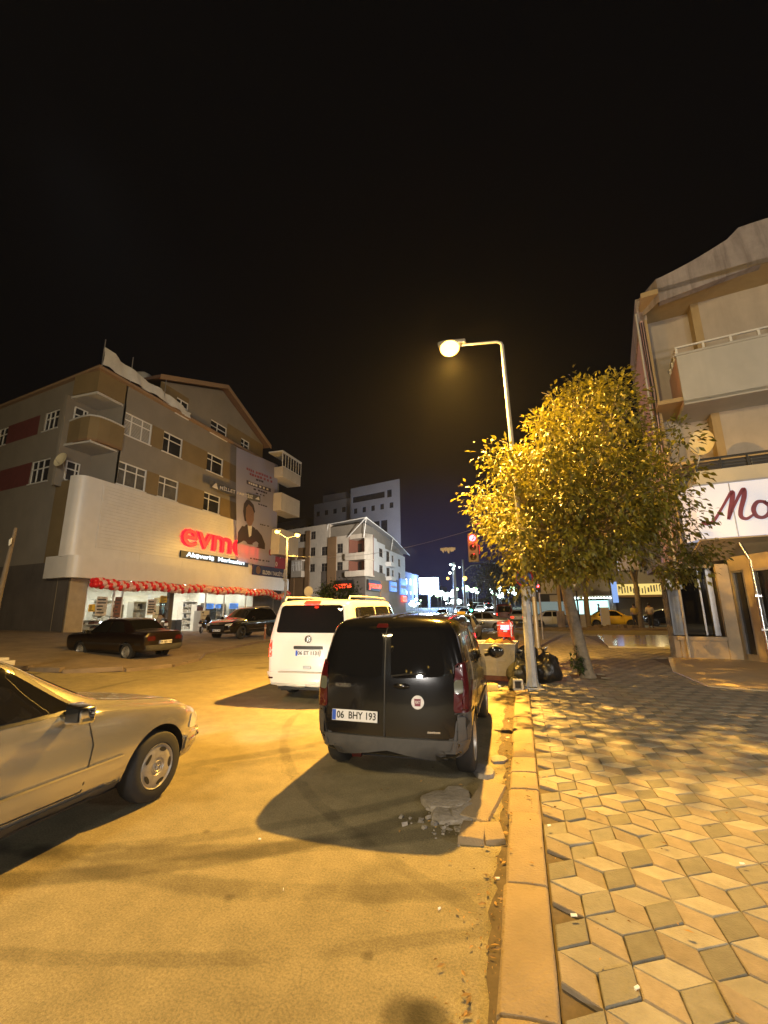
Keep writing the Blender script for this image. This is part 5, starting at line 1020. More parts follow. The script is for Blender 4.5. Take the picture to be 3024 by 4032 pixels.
    def stroke(pts, rs):
        mb = MB(F2); q = []
        P = [Vector((p[0], 0, p[1])) for p in pts]; out = []; ro = []
        for i in range(len(P) - 1):
            p0, p1, p2, p3 = P[max(i - 1, 0)], P[i], P[i + 1], P[min(i + 2, len(P) - 1)]
            for j in range(6):
                tt = j / 6; out.append(.5 * ((2 * p1) + (p2 - p0) * tt + (2 * p0 - 5 * p1 + 4 * p2 - p3) * tt ** 2 + (3 * p1 - p0 - 3 * p2 + p3) * tt ** 3)); ro.append(lerp(rs[i], rs[i + 1], tt))
        out.append(P[-1]); ro.append(rs[-1]); n = len(out); vs = []
        for i, p in enumerate(out):
            d = (out[min(i + 1, n - 1)] - out[max(i - 1, 0)]).normalized(); nn = Vector((-d.z, 0, d.x)); vs += [p + nn * ro[i] + Vector((0, -1.03, 0)), p - nn * ro[i] + Vector((0, -1.03, 0)), p + nn * ro[i] + Vector((0, -1.06, 0)), p - nn * ro[i] + Vector((0, -1.06, 0))]
        fs = []
        for i in range(n - 1):
            a = 4 * i; b = a + 4; fs += [[a + 2, b + 2, b + 3, a + 3], [a, a + 2, b + 2, b][::-1], [a + 1, b + 1, b + 3, a + 3][::-1]]
        mb.add(vs, fs); return mb
    m1 = stroke([(1.1, 4.42), (1.22, 4.33), (1.42, 4.42), (1.68, 4.8), (1.9, 5.15), (2.02, 5.3), (2.0, 5.1), (1.88, 4.7), (1.8, 4.42)], [.03, .05, .045, .035, .04, .06, .065, .055, .04]); m1.obj('letter', 'maroon', sg, 0)
    for nm, pts, rs in (('letter', [(1.8, 4.42), (1.98, 4.8), (2.2, 5.2), (2.32, 5.35), (2.3, 5.12), (2.16, 4.72), (2.13, 4.48), (2.26, 4.4), (2.45, 4.52)], [.04, .035, .045, .06, .065, .06, .055, .045, .03]), ('letter', [(2.8, 4.88), (2.6, 4.9), (2.47, 4.7), (2.5, 4.47), (2.66, 4.4), (2.82, 4.52), (2.86, 4.74), (2.76, 4.88), (2.9, 4.8), (3.1, 4.85)], [.04, .055, .06, .055, .05, .055, .055, .045, .03, .03])): stroke(pts, rs).obj(nm, 'maroon', sg, 0)
    # dish
    d = thing('satellite_dish', 'cream satellite dish on a bent arm beside the script sign', 'satellite dish', c + e * .62 + Vector((0, -.35, 4.8)))
    mb = MB(); mb.tube([(0, .5, -.3), (.1, .2, .2), (.5, -.75, 1.65), (.62, -.86, 2.1)], .028, 8); mb.tube([(.62, -.86, 1.75), (.1, -1.2, 2.15)], .014, 6); mb.sphere((.08, -1.22, 2.16), .05, 8, 6, (1, 1.5, 1)); mb.obj('mount', 'metal', d, 40)
    A = T(.66, -.9, 2.22) @ Matrix.Rotation(rad(-32), 4, 'Z') @ Matrix.Rotation(rad(80), 4, 'X') @ Matrix.Diagonal((.82, 1.08, 1, 1)); mb = MB(A); mb.lathe([(.001, 0), (.2, .02), (.36, .07), (.43, .12), (.43, .135), (.36, .09), (.2, .04), (.001, .02)], 28); mb.obj('reflector', 'dish', d, 40)
    for k, (w, z) in enumerate(((.09, .14),)):
        mb = MB(A)
        for q in range(5): mb.b2(-.15 + q * .065, -.15 + q * .065 + .05, .1, .19, .048, .054)
        mb.obj('dish_lettering', 'wood', d, 0)
def facade(t, TL, o, u, w, z0, z1, wins, wall, depth=10, wmi=None, cols=(.5,), rows=(.65,), thin=False, sides=True):
    F = TL @ frame_m(o, u); mb = MB(F); wallholes(mb, 0, w, z0, z1, wins, .2, wmi or (lambda a, b: 0), 0); mb.obj('wall', wall, t, 0)
    for h in wins:
        if thin:
            p = MB(F); p.b2(h[0], h[1], .12, .16, h[2], h[3]); p.obj('window', 'pane', t, 0)
        else: window(t, F, h, .1, cols, rows)
    return F
def build_mid_building():
    K = Vector((-21.8, 61.0, 0)); t = thing('apartment_block', 'white and brown corner apartment block with red sign letters beyond the shop', 'building', K); TL = T(*-K); D = Vector((.956, -.294, 0))
    U = 22; q = lambda a, b, c, d: (U - b, U - a, c, d)
    wl = [q(4.4, 5.6, 10.35, 11.8), q(4.4, 5.6, 7.6, 8.9), q(7.6, 8.9, 10.2, 11.6), q(7.6, 8.9, 7.6, 8.9), q(10.3, 11.4, 13.1, 14.4), q(10.3, 11.4, 10.3, 11.7), q(10.3, 11.4, 7.7, 8.95), q(12.5, 14.0, 12.9, 14.2), q(12.5, 14.7, 9.7, 11.9), q(16.5, 18, 13, 14.3), q(16.5, 18, 10.3, 11.6), q(16.5, 18, 7.6, 8.9)]
    def lm(u, z):
        s = U - u
        if z < 6.6: return 2 if s < 9.5 else (1 if 11.4 < s < 16 else 0)
        if z < 7 and s > 12: return 1
        return 0
    F = TL @ frame_m(K - D * U, D); mb = MB(F); wallholes(mb, 0, U - 7.4, -1, 15.3, [h for h in wl if h[1] < U - 7.4], .25, lm, 0); wallholes(mb, U - 7.4, U - 3.2, -1, 13.0, [h for h in wl if h[0] > U - 7.4], .25, lm, 0); wallholes(mb, U - 3.2, U, -1, 6.65, [], .2, lm, 0)
    mb.b2(U - 3.2, U, 2.0, 2.2, 6.6, 13.0, 3); mb.b2(U - 3.25, U - 3.1, 0, 2.2, 6.6, 13, 3); mb.b2(U - 3.2, U, 0.02, 2.2, 12.3, 13, 0); mb.b2(U - .18, U, 0.02, 2, 6.6, 13, 0)
    mb.b2(U - 7.4, U - 7.2, 0.02, 9, 12.9, 15.3, 0); mb.obj('wall', ['cream', 'brownr', 'darkr', 'redc'], t, 0)
    for h in wl:
        if h[2] != 9.7: window(t, F, h, .12, (.5,), (.6,), .06, ('darkr', 'pane'))
    mb = MB(F); mb.b2(U - 7.5, U - 5.7, -.14, -.002, 3, 13.0, 0); mb.b2(U - 12.4, U - 11.45, -.16, -.002, -1, 14.6, 0); mb.b2(U - 15.8, U - 14.85, -.16, -.002, -1, 14.6, 0); mb.b2(U - 14.8, U - 12.45, .2, .24, 9.7, 11.9, 0); mb.obj('brown_pilaster', 'brownr', t, 0)
    mb = MB(F); mb.b2(U - 14.8, U - 12.45, -.9, -.02, 6.9, 7.9); mb.b2(U - 14.8, U - 12.45, -.95, -.02, 9.5, 9.75); b = mb.obj('balcony', 'cream', t, 0); mb = MB(F)
    for k in range(7): mb.b2(U - 14.75 + k * .36, U - 14.67 + k * .36, -.88, -.8, 7.9, 9.5)
    mb.b2(U - 14.8, U - 12.45, -.9, -.8, 8.9, 9.0); mb.obj('glazing_frame', 'frame', b, 0)
    # recessed corner balconies
    mb = MB(F)
    for z0, z1 in ((9.1, 10.0), (6.6, 7.3)): mb.b2(U - 3.4, U + .35, -.7, -.55, z0, z1); mb.b2(U + .2, U + .35, -.6, 1.0, z0, z1); mb.b2(U - 3.4, U + .3, -.6, 2.0, z0 - .15, z0)
    mb.obj('corner_balcony', 'cream', t, 0); mb = MB(F); mb.b2(U - 2.9, U - 2.2, 1.96, 2.0, 10.0, 11.8); mb.b2(U - 2.9, U - 2.2, 1.96, 2.0, 7.0, 8.9); mb.obj('balcony_door', 'pane', t, 0)
    wr = [(2.4, 4.0, 10.3, 11.7), (2.4, 4.0, 7.6, 8.9), (6.9, 8.9, 10.2, 11.6), (6.9, 8.9, 7.5, 8.8), (11, 13, 9.6, 11.6), (11, 13, 7.2, 8.7), (14.4, 15.6, 9.6, 11.2), (14.4, 15.6, 6.9, 8.5), (18.8, 20.3, 9.6, 11.0), (18.8, 20.3, 7.0, 8.4)]
    F2 = TL @ frame_m(K + Vector((0, .02, 0)), (0, 1, 0)); mb = MB(F2); lm2 = lambda u, z: 1 if z < 6.6 else 0
    wallholes(mb, 0, 5.6, -1, 12.9, wr[:2], .2, lm2, 0); wallholes(mb, 5.6, 10.2, -1, 12.5, wr[2:4], .2, lm2, 0); wallholes(mb, 10.2, 24, -1, 11.9, wr[4:], .25, lm2, 0); mb.obj('street_wall', ['white2', 'greyr'], t, 0)
    for h in wr: window(t, F2, h, .1, (.5,), (.6,), .06, ('darkr', 'pane'))
    pieces('street_balcony', [(10.5, 13.4, -1.0, 0, 8.8, 9.6), (10.5, 13.4, -1.0, 0, 6.4, 7.1)], F2, 'white2', t, .03); mb = MB(F2); mb.b2(7, 11.5, -.25, -.02, .2, 6.2); mb.obj('brick_pier', 'orange', t, 0)
    mb = MB(TL); A = [(K.x - 7.2, K.y + 2.1, 15.2), (K.x + .5, K.y - 1.0, 15.2), (K.x + 1.0, K.y + 12, 14.0), (K.x + 1.0, K.y + 24, 12.2), (K.x - 6, K.y + 24, 14), (K.x - 6, K.y + 9, 15.6)]; mb.add(A + [(a, b, c + .12) for a, b, c in A], [[0, 1, 2, 5], [2, 3, 4, 5], [6, 11, 8, 7], [8, 11, 10, 9], [0, 6, 7, 1], [1, 7, 8, 2], [2, 8, 9, 3]]); mb.obj('roof_canopy', 'metal', t, 0)
    mb = MB(TL)
    for i, (a, b) in enumerate(zip(A, A[1:4])): mb.cyl(a, (a[0] - .6, a[1] + .6, 12.6 - .4 * i), .06); mb.cyl(a, b, .08)
    mb.cyl(A[1], (K.x - 3.2, K.y + .8, 12.6), .07); mb.obj('canopy_strut', 'white', t)
    mb = MB(TL); mb.prism([(K.x - 7.0, K.y + 2.3, 12.4), (K.x - .5, K.y + .4, 12.4), (K.x - .3, K.y + 12, 12.4), (K.x - .3, K.y + 23.8, 11.5), (K.x - 7, K.y + 23.8, 11.5)], (0, 0, 2.3)); mb.obj('terrace_glazing', 'greyr', t, 0)
    mb = MB(TL); mb.prism([(K.x - 7.2 * .956, K.y + 3.5, -1), (K.x - 22 * .956, K.y + 7, -1), (K.x - 22 * .956, K.y + 26, -1), (K.x - 3, K.y + 24, -1)], (0, 0, 15.6)); mb.obj('core', 'greyd2', t, 0)
    for F_, u, w, wh in ((F, U - 3.8, 3.0, 'left of the building corner, by the bush'), (F2, 3.3, 5.4, 'right of the building corner, facing the street')):
        loc = (TL.inverted() @ F_ @ Vector((u, -.5, 4.6))); s = thing('market_sign', 'red glowing market name on the dark wall ' + wh, 'sign', loc); fm = T(*-Vector(loc)) @ TL.inverted() @ F_
        mb = MB(fm); mb.b2(u - w / 2 - .3, u + w / 2 + .3, -.4, -.1, 4.4, 6.0); mb.obj('board', 'black', s, 0); text('letters', 'yunus', 1.25, fm @ T(u, -.43, 5.2) @ FACE, 'signor', s, .03, .035, width=w); mb = MB(fm); e = u - w / 2 - .1 if F_ is F else u + w / 2 + .1; d = -.5 if F_ is F else .6; mb.prism([(e, -.44, 4.8), (e + d, -.44, 5.2), (e, -.44, 5.5)], (0, .04, 0)); mb.obj('emblem', 'signor', s, 0)
    for y, z0, z1, d, m, lab in ((13.6, 4.6, 6.3, 4.2, 'ledblue', 'wide blue lit shop sign low on the street side of the white block'), (20.6, 4.2, 7.2, 4.6, 'ledblue', 'tall blue lit shop sign at the far end of the white block'), (21.4, 2.9, 4.0, 3.0, 'signor', 'small red lit sign below the blue signs')):
        s = thing('lit_sign', lab, 'sign', (K.x + .4, K.y + y, z0)); mb = MB(); mb.b2(-.1, .12, -d / 2, d / 2, 0, z1 - z0); mb.obj('face', m, s, 0, .03); mb = MB(); mb.b2(.12, .15, -d / 2 + .3, d / 2 - .3, (z1 - z0) * .4, (z1 - z0) * .6); mb.obj('lettering', 'bwhite', s, 0)
def build_far_buildings():
    D = Vector((.956, -.294, 0))
    t = thing('hospital_block', 'unlit grey high-rise block with a row of small square windows, dark against the sky', 'building', (-30, 112, 0)); TL = T(30, -112, 0)
    O = Vector((-29.8, 112, 0))
    w1 = [(1.2 + k * 3.2, 2.5 + k * 3.2, 29.2, 30.8) for k in range(5)] + [(4.5, 7.2, 14, 26), (7.8, 10.5, 14, 26), (11, 13.2, 14, 26), (.8, 12.4, 32.6, 34.4), (13.2, 14.8, 32.4, 34.6)]
    facade(t, TL, O - D * 17.5, D, 17.5, 0, 37.2, w1, 'greyd', thin=True)
    w2 = [(1 + k * 3.6, 2.5 + k * 3.6, z, z + 1.6) for k in range(4) for z in (13, 17.5, 22, 26.5, 31)]
    facade(t, TL, O - D * 34 + Vector((0, 2.5, 0)), D, 16.6, 0, 35.2, w2, 'greyd', thin=True)
    w3 = [(1 + k * 3.6, 2.8 + k * 3.6, z, z + 1.4) for k in range(6) for z in (16, 20, 24, 28)]
    facade(t, TL, O - D * 58 + Vector((0, 6, 0)), D, 24, 0, 32, w3, 'greyd2', thin=True)
    mb = MB(TL); 
    for s0, s1, dy, h in ((0, 17.5, 0, 37.2), (17.4, 34, 2.5, 35.2), (34, 58, 6, 32)):
        a, b = O - D * s1, O - D * s0; mb.prism([(a.x, a.y + dy + .3, 0), (b.x, b.y + dy + .3, 0), (b.x - 4, b.y + dy + 12, 0), (a.x - 4, a.y + dy + 12, 0)], (0, 0, h - .02))
    a = O - D * 25; mb.prism([(a.x - 5, a.y + 4, 35), (a.x + 4, a.y + 2, 35), (a.x + 5, a.y + 8, 35), (a.x - 4, a.y + 9, 35)], (0, 0, 2.6)); mb.obj('core', 'greyd2', t, 0)
    # dim blocks further along the left side
    for i, (x, y, w, d, h, lab) in enumerate(((-24.5, 94, 9, 14, 9.5, 'dim low block past the blue signs, left of the bright screen'), (-27, 150, 12, 20, 9, 'faint far block behind the bright screen'))):
        b = thing('distant_building', lab, 'building', (x, y, 0)); mb = MB(); mb.b2(-w, 0, 0, d, -1, h); mb.b2(-w - .2, .2, -.2, d + .2, h, h + .3); mb.obj('wall', 'greyd2', b, 0)
        for z in range(2):
            for k in range(3): q = MB(); q.b2(0, .05, 1.5 + k * 4, 3 + k * 4, 4 + z * 3, 5.5 + z * 3); q.obj('window', 'pane', b, 0)
        q = MB(); q.b2(0, .1, .5, d - .5, .6, 2.8); q.obj('lit_shop_window', 'cyanlit2' if i == 0 else 'greyd', b, 0)
    # market hall across the side road
    b = thing('market_hall', 'long low market building with brown shutters under a yellow lit band', 'building', (12, 58, 0)); mb = MB(); mb.b2(-1.2, 14, 0, 9, 0, 2.7, 0); mb.b2(-1.4, 14, -1.2, 9, 2.7, 2.95, 1); mb.b2(-1.2, 14, 0, 9, 2.95, 10, 0); mb.obj('wall', ['darkr', 'brownr'], b, 0)
    mb = MB(); mb.b2(-1.3, 9, -1.25, -1.2, 2.95, 4.2); o = mb.obj('lit_band', 'yelband', b, 0); mb = MB(); rs = random.Random(2)
    for k in range(34): x = -1.2 + k * .3; mb.b2(x, x + rs.uniform(.06, .16), -1.29, -1.25, 3.05 + rs.uniform(0, .3), 3.7 + rs.uniform(0, .4))
    mb.obj('produce_rack', 'darkr', o, 0)
    mb = MB()
    for k in range(40): mb.b2(-.9, 13.5, -.06, -.03, .05 + k * .064, .09 + k * .064)
    mb.obj('roller_shutter', 'shutter', b, 0); mb = MB(); mb.b2(-1.9, -1.2, -.3, .5, 0, 3); mb.b2(4.2, 4.7, -.3, 0, 0, 2.7); mb.obj('pillar', 'metal', b, 0)
    b = thing('corner_kiosk', 'white-lit corner shop left of the brown market shutters', 'building', (8.2, 58, 0)); mb = MB(); mb.b2(-2.6, 2.2, 0, 6, 2.9, 9); mb.b2(-2.6, -2.4, 0, 6, 0, 2.9); mb.b2(2, 2.2, 0, 6, 0, 2.9); mb.b2(-2.6, 2.2, 5.8, 6, 0, 2.9); mb.obj('wall', 'greyr', b, 0)
    mb = MB(); mb.b2(-2.4, 2, .4, .5, .7, 2.4); mb.obj('lit_window', 'cyanlit', b, 0); mb = MB(); mb.b2(-2.7, 2.3, -1.0, 0, 2.75, 2.95); o = mb.obj('awning', 'white', b, 0); mb = MB()
    for k in range(16): mb.sphere((-2.5 + k * .32, -1.0, 2.68), .09, 6, 4)
    mb.obj('awning_lamp', 'coolw', o, 0); mb = MB(); mb.b2(-2.4, 2, .1, .38, 0, .7); mb.obj('counter', 'greyr', b, 0)
    # unlit house masses behind the tree
    b = thing('dark_house', 'unlit house behind the tree crown', 'building', (1.5, 66, 0)); mb = MB(); mb.b2(-1, 6.5, 0, 9, 0, 7); mb.add([(-1.3, -.3, 7), (6.8, -.3, 7), (6.8, 9.3, 7), (-1.3, 9.3, 7), (-1.3, 4.5, 9.5), (6.8, 4.5, 9.5)], [[0, 1, 5, 4], [2, 3, 4, 5], [0, 4, 3], [1, 2, 5]]); mb.obj('wall', 'darkr', b, 0); mb = MB(); mb.b2(0, 5.5, -.05, 0, .6, 2.4); mb.obj('shop_window', 'cyanlit2', b, 0)
def build_screen():
    t = thing('advert_screen', 'blazing white-blue advertising screen on a post far down the street', 'screen', (-22, 109.9, 0)); R_ = RZ(rad(12)); mb = MB(R_); mb.b2(-2.6, 2.6, -.15, .25, 4.95, 9.35); mb.obj('housing', 'black', t, 0); mb = MB(R_); mb.b2(-2.45, 2.45, -.2, -.15, 5.1, 9.2); mb.obj('display', 'led', t, 0); mb = MB(); mb.b2(-.3, .3, -.1, .3, 0, 5); mb.obj('post', 'metal', t, 0)
    mb = MB(R_)
    for x0, x1, z0, z1 in ((-2.3, -1.6, 6.9, 7.3), (-2.4, -2.0, 5.1, 5.5)): mb.b2(x0, x1, -.22, -.2, z0, z1)
    mb.obj('dark_patch', 'ledblue', t, 0)
# ------------------------------------------------------------------ street furniture
for k, n, c in (('yelband', 'lit_yellow_band', ((1, .72, .2), 1.0)), ('cyanlit', 'lit_cyan_window', ((.6, 1, .95), 1.6)), ('cyanlit2', 'dim_lit_window', ((.7, .9, .85), .25))): M[k] = emis(n, *c)
M['greyd'] = mat('unlit_grey_render', (.3, .3, .33), .9, var=.1, vs=.2); M['greyd2'] = mat('unlit_dark_render', (.13, .13, .15), .9, var=.15, vs=.2); M['white2'] = mat('white_render', (.62, .62, .62), .85, var=.08, vs=.6)
M['galvp'] = M['pole']
LAMP = Vector((-1.34, 10.46, 8.72))
def build_street_lamp():
    t = thing('street_lamp', 'tall pale street lamp with a blazing sodium head, growing up through the tree crown edge', 'street lamp', (.13, 10.46, .04))
    mb = MB(); mb.tube([(0, 0, .05), (0, 0, .3), (0, 0, 1.6), (0, 0, 2.3)], [.135, .115, .1, .085], 8); mb.tube([(0, 0, 2.3), (-.02, 0, 5), (-.08, 0, 8.4)], [.07, .06, .045], 12); mb.obj('pole', 'pole', t, 30)
    mb = MB(); mb.tube([(-.08, 0, 8.36), (-.1, 0, 8.46), (-.2, 0, 8.52), (-1.1, 0, 8.62)], [.045, .04, .035, .03], 10); mb.obj('arm', 'pole', t, 40)
    mb = MB(); mb.b2(-.22, .22, -.2, .2, 0, .035); mb.b2(-.3, .3, -.26, .28, -.05, .005); o = mb.obj('base_plate', 'metal', t, 0, .008); mb = MB()
    for x in (-.16, .16):
        for y in (-.14, .14): mb.cyl((x, y, .03), (x, y, .08), .018, n=6)
    mb.obj('anchor_bolt', 'metal', o, 0)
    for k in range(4): mb = MB(RZ(PI / 4 + k * PI / 2)); mb.prism([(.1, -.006, .03), (.2, -.006, .03), (.1, -.006, .3)], (0, .012, 0)); mb.obj('stiffener', 'pole', t, 0)
    mb = MB(); mb.prism([(-1.0, -.1, 8.62), (-1.55, -.13, 8.66), (-1.75, -.06, 8.68), (-1.75, .06, 8.68), (-1.55, .13, 8.66), (-1.0, .1, 8.62)], (0, 0, .12)); h = mb.obj('lamp_head', 'metal', t, 0, .03)
    mb = MB(); mb.sphere((-1.44, 0, 8.58), .235, 20, 12, (1.1, .95, .85)); mb.obj('lamp_bowl', 'sodium', h, 60)
    rs = random.Random(6)
    for k in range(9):
        a = rs.uniform(-2.6, -.4); z = rs.uniform(1.2, 2.2); r = .104 if z < 1.6 else .097; w = rs.uniform(.3, .7); hh = rs.uniform(.08, .22); mb = MB(); n = 5
        vs = [(r * 1.03 * math.cos(a + w * i / n), r * 1.03 * math.sin(a + w * i / n), zz) for zz in (z, z + hh) for i in range(n + 1)]; mb.add(vs, [[i, i + 1, n + 2 + i, n + 1 + i] for i in range(n)]); mb.obj('torn_bill', 'poster', t, 40)
    mb = MB(); mb.b2(.05, .22, -.08, .08, 1.95, 2.2); mb.obj('junction_box', 'metal', t, 0, .01)
    s = thing('no_parking_sign', 'round blue sign with a red slash strapped to the street lamp post', 'sign', (.13, 10.35, 2.42)); A = frame_m((0, -.04, 0), (1, 0, 0)) @ FACE; mb = MB(A); mb.lathe([(.001, 0), (.2, 0), (.2, .012), (.001, .012)], 28); mb.obj('disc', 'bluesign', s, 40); mb = MB(A); mb.lathe([(.165, .013), (.2, .013), (.2, .016), (.165, .016)], 28, 0, None, True); mb.box((0, 0, .015), (.34, .04, .006), 0, Matrix.Rotation(rad(-45), 4, 'Z')); mb.obj('red_ring', 'redsign', s, 0); mb = MB(); mb.b2(-.05, .05, -.02, .1, -.03, .03); mb.obj('bracket', 'metal', s, 0)
M['bluesign'] = mat('blue_sign_face', (.02, .07, .42), .4); M['redsign'] = mat('red_sign_face', (.5, .02, .02), .4)
def build_double_lamp():
    t = thing('double_street_lamp', 'slim lamp post with two yellow lamps in front of the shop building end', 'street lamp', (-17.4, 30.2, .3))
    mb = MB(); mb.tube([(0, 0, -.3), (0, 0, 3), (0, 0, 7.1)], [.13, .1, .06], 10); mb.tube([(-.75, -.2, 7.5), (-.2, -.05, 7.15), (0, 0, 7.0)], .035, 8); mb.tube([(.75, .2, 7.2), (.2, .05, 7.1), (0, 0, 7.0)], .035, 8); mb.obj('pole', 'pole', t, 40)
    for s, z in ((-1, 7.55), (1, 7.24)):
        mb = MB(); mb.sphere((s * .8, s * .2, z + .1), .24, 14, 8, (1.1, .8, .5)); h = mb.obj('lamp_head', 'metal', t, 50); mb = MB(); mb.sphere((s * .8, s * .2 - .05, z - .0), .2, 16, 10, (1, 1, .8)); mb.obj('lamp_bowl', 'sodium2', h, 60)
    mb = MB(); mb.b2(-.13, .13, -.16, -.1, 3.6, 4.5); mb.b2(-.16, .16, -.2, .16, .3, 1.5); mb.obj('cabinet', 'pole', t, 0, .01)
    b = thing('span_wire', 'thin cable stretched across the street from the double lamp post', 'cable', (-17.4, 30.2, 5.9)); mb = MB(); pts = [(lerp(0, 17, i / 14), lerp(0, -8, i / 14), -.8 * math.sin(PI * i / 14) + .2 * i / 14) for i in range(15)]; mb.tube(pts, .012, 5); mb.obj('wire', 'metal', b)
    c = thing('torn_cloth', 'torn white scrap hanging from the street cable near the red signal', 'cloth', (-3.9, 25.6, 5.1)); mb = MB(); rs = random.Random(1); n = 14; vs = []
    for i in range(n + 1): vs += [(-.45 + .9 * i / n, .05 * math.sin(i), .16 + .03 * rs.random()), (-.45 + .9 * i / n, .06 * math.sin(i + 1), .02 - rs.uniform(0, .22) * (1 if 1 < i < n - 1 else 0))]
    mb.add(vs, [[2 * i, 2 * i + 2, 2 * i + 3, 2 * i + 1] for i in range(n)]); mb.obj('scrap', 'cloth', c, 40)
    s = thing('traffic_sign', 'back of a round traffic sign on a thin post beside the bush', 'sign', (-16.9, 33.2, .2)); mb = MB(); mb.cyl((0, 0, 0), (0, 0, 3.4), .04); mb.obj('post', 'metal', s); mb = MB(frame_m((0, -.05, 3.0), (1, 0, 0)) @ FACE); mb.lathe([(.001, 0), (.42, 0), (.42, .02), (.001, .02)], 26); mb.obj('disc', 'greyw', s, 40)
def signal(t, M_, lit, n=3, s=.3):
    mb = MB(M_); mb.b2(-s * .55, s * .55, -.0, .22, -n * s * 1.05 + s * .5, s * .55); hd = mb.obj('signal_head', 'black', t, 0, .02)
    for k in range(n):
        z = -k * s * 1.05; mb = MB(M_ @ frame_m((0, -.005, z), (1, 0, 0)) @ FACE); mb.lathe([(.001, .03), (s * .25, .02), (s * .36, 0)], 20); mb.obj('lens', lit if k == 0 and lit == 'redhot' else ('greenlit' if k == n - 1 and lit == 'greenlit' else 'glassd'), hd, 60)
        mb = MB(M_ @ frame_m((0, 0, z), (1, 0, 0)) @ FACE); mb.tube([(s * .4 * math.cos(a), s * .4 * math.sin(a), .0) for a in [PI * i / 12 for i in range(13)]], .012, 5); mb.tube([(s * .4 * math.cos(a), s * .4 * math.sin(a), .14) for a in [PI * (1 + 2 * i) / 26 for i in range(13)]], .01, 5); mb.obj('visor', 'black', hd)
def build_signals():
    t = thing('traffic_light', 'overhead red traffic signal hanging beside the left edge of the tree crown', 'traffic light', (.6, 20.3, .04)); mb = MB(); mb.tube([(0, 0, 0), (0, 0, 5.0), (-.3, 0, 5.5), (-2.4, 0, 5.6)], [.11, .09, .07, .05], 10); mb.obj('mast', 'metal', t, 40); signal(t, T(-2.5, -.14, 4.88), 'redhot', 3, .42)
    mb = MB(T(-2.42, -.0, 4.35)); mb.tube([(-.2, 0, -.2), (.2, 0, -.2), (.2, 0, .2), (-.2, 0, .2), (-.2, 0, -.2)], .018, 5); mb.obj('plate_frame', 'redsign', t)
    t = thing('pedestrian_light', 'small red pedestrian signal on a thin grey post right of the lamp post', 'traffic light', (1.05, 25.6, .04)); mb = MB(); mb.cyl((0, 0, 0), (0, 0, 3.1), .05); mb.obj('post', 'metal', t); signal(t, T(-.0, -.1, 2.8), 'redhot', 2, .2)
    t = thing('far_traffic_light', 'green traffic signal among the far headlamps', 'traffic light', (-4.9, 46.5, 0)); mb = MB(); mb.cyl((0, .1, 0), (0, .1, 2.2), .06); mb.obj('post', 'metal', t); signal(t, T(0, -.05, 2.15), 'greenlit', 3, .34)
    # far lamp mast with curved arm
    t = thing('far_lamp_mast', 'distant mast hung with small white and amber lamps right of the bright screen', 'street lamp', (-12.6, 90, .9)); mb = MB(); mb.tube([(0, 0, 0), (0, 0, 10)], [.4, .3], 8); mb.tube([(1.9, 0, 0), (1.9, 0, 10.5)], [.3, .2], 8); mb.tube([(1.9, 0, 8), (3.5, 0, 9.2), (7, 0, 9.6), (11, 0, 9.5)], .12, 8); mb.obj('mast', 'metal', t, 40)
    rs = random.Random(9)
    for k, (x, z, m, r) in enumerate(((-1.3, 6.7, 'sodium3', .28), (2.2, 6.6, 'sodium3', .42), (-.6, 9.5, 'coolw', .2), (-.1, 8.6, 'coolw', .2), (-.8, 7.8, 'coolw', .24), (1.2, 8.9, 'coolw', .15), (.2, 9.2, 'coolw', .16))): mb = MB(); mb.sphere((x, -.5, z), r, 10, 8); mb.obj('lamp', m, t, 60)
M['sodium3'] = emis('amber_lamp', (1, .55, .08), 6)
def build_small_lamps():
    rs = random.Random(12); G = 'small park and shop lamps far down the street'
    m0 = None
    spots = [(1618, 2372), (1633, 2362), (1650, 2366), (1624, 2384), (1612, 2380), (1640, 2378), (1716, 2346), (1730, 2340), (1755, 2345), (1768, 2346), (1774, 2344), (1745, 2354), (1792, 2325), (1780, 2333), (1826, 2322), (1834, 2324), (1851, 2330), (1862, 2326), (1870, 2338), (1925, 2326), (1934, 2333), (1942, 2338), (1952, 2324), (1974, 2336), (1990, 2332), (2011, 2322), (2015, 2338), (2046, 2328), (1797, 2372), (1775, 2372), (1688, 2344), (1745, 2360), (1960, 2350), (1938, 2346)]
    for i, (px, py) in enumerate(spots):
        d = 92 if px < 1790 else 100; lat = (px - 1512) / 1690 * d; dep = d
        x = lat * .956 - .294 * dep; y = lat * .292 + .956 * dep; z = 1.78 + (2393 - py) / 1690 * d; g = .03 * (y - 55)
        t = thing('park_lamp', None, None, (x, y, g)); mb = MB(); mb.cyl((0, 0, -.3), (0, 0, max(.3, z - g)), .06, n=6); mb.obj('post', 'metal', t, 0)
        mb = MB(); mb.sphere((0, -.1, max(.3, z - g)), rs.choice((.35, .5, .6, .75)) * (.5 if px < 1700 else 1), 10, 7, (1.1, 1, .9)); mb.obj('globe', 'coolw' if rs.random() < .75 else 'greenish', t, 60)
        side = 'left of and below the bright screen' if px < 1700 else ('around the foot of the far lamp mast' if px < 1800 else 'under the dark trees beyond the crossing')
        tag(t, 'small cold-white lamp ' + side, 'lamp', G)
M['greenish'] = emis('greenish_lamp', (.6, 1, .5), 6)
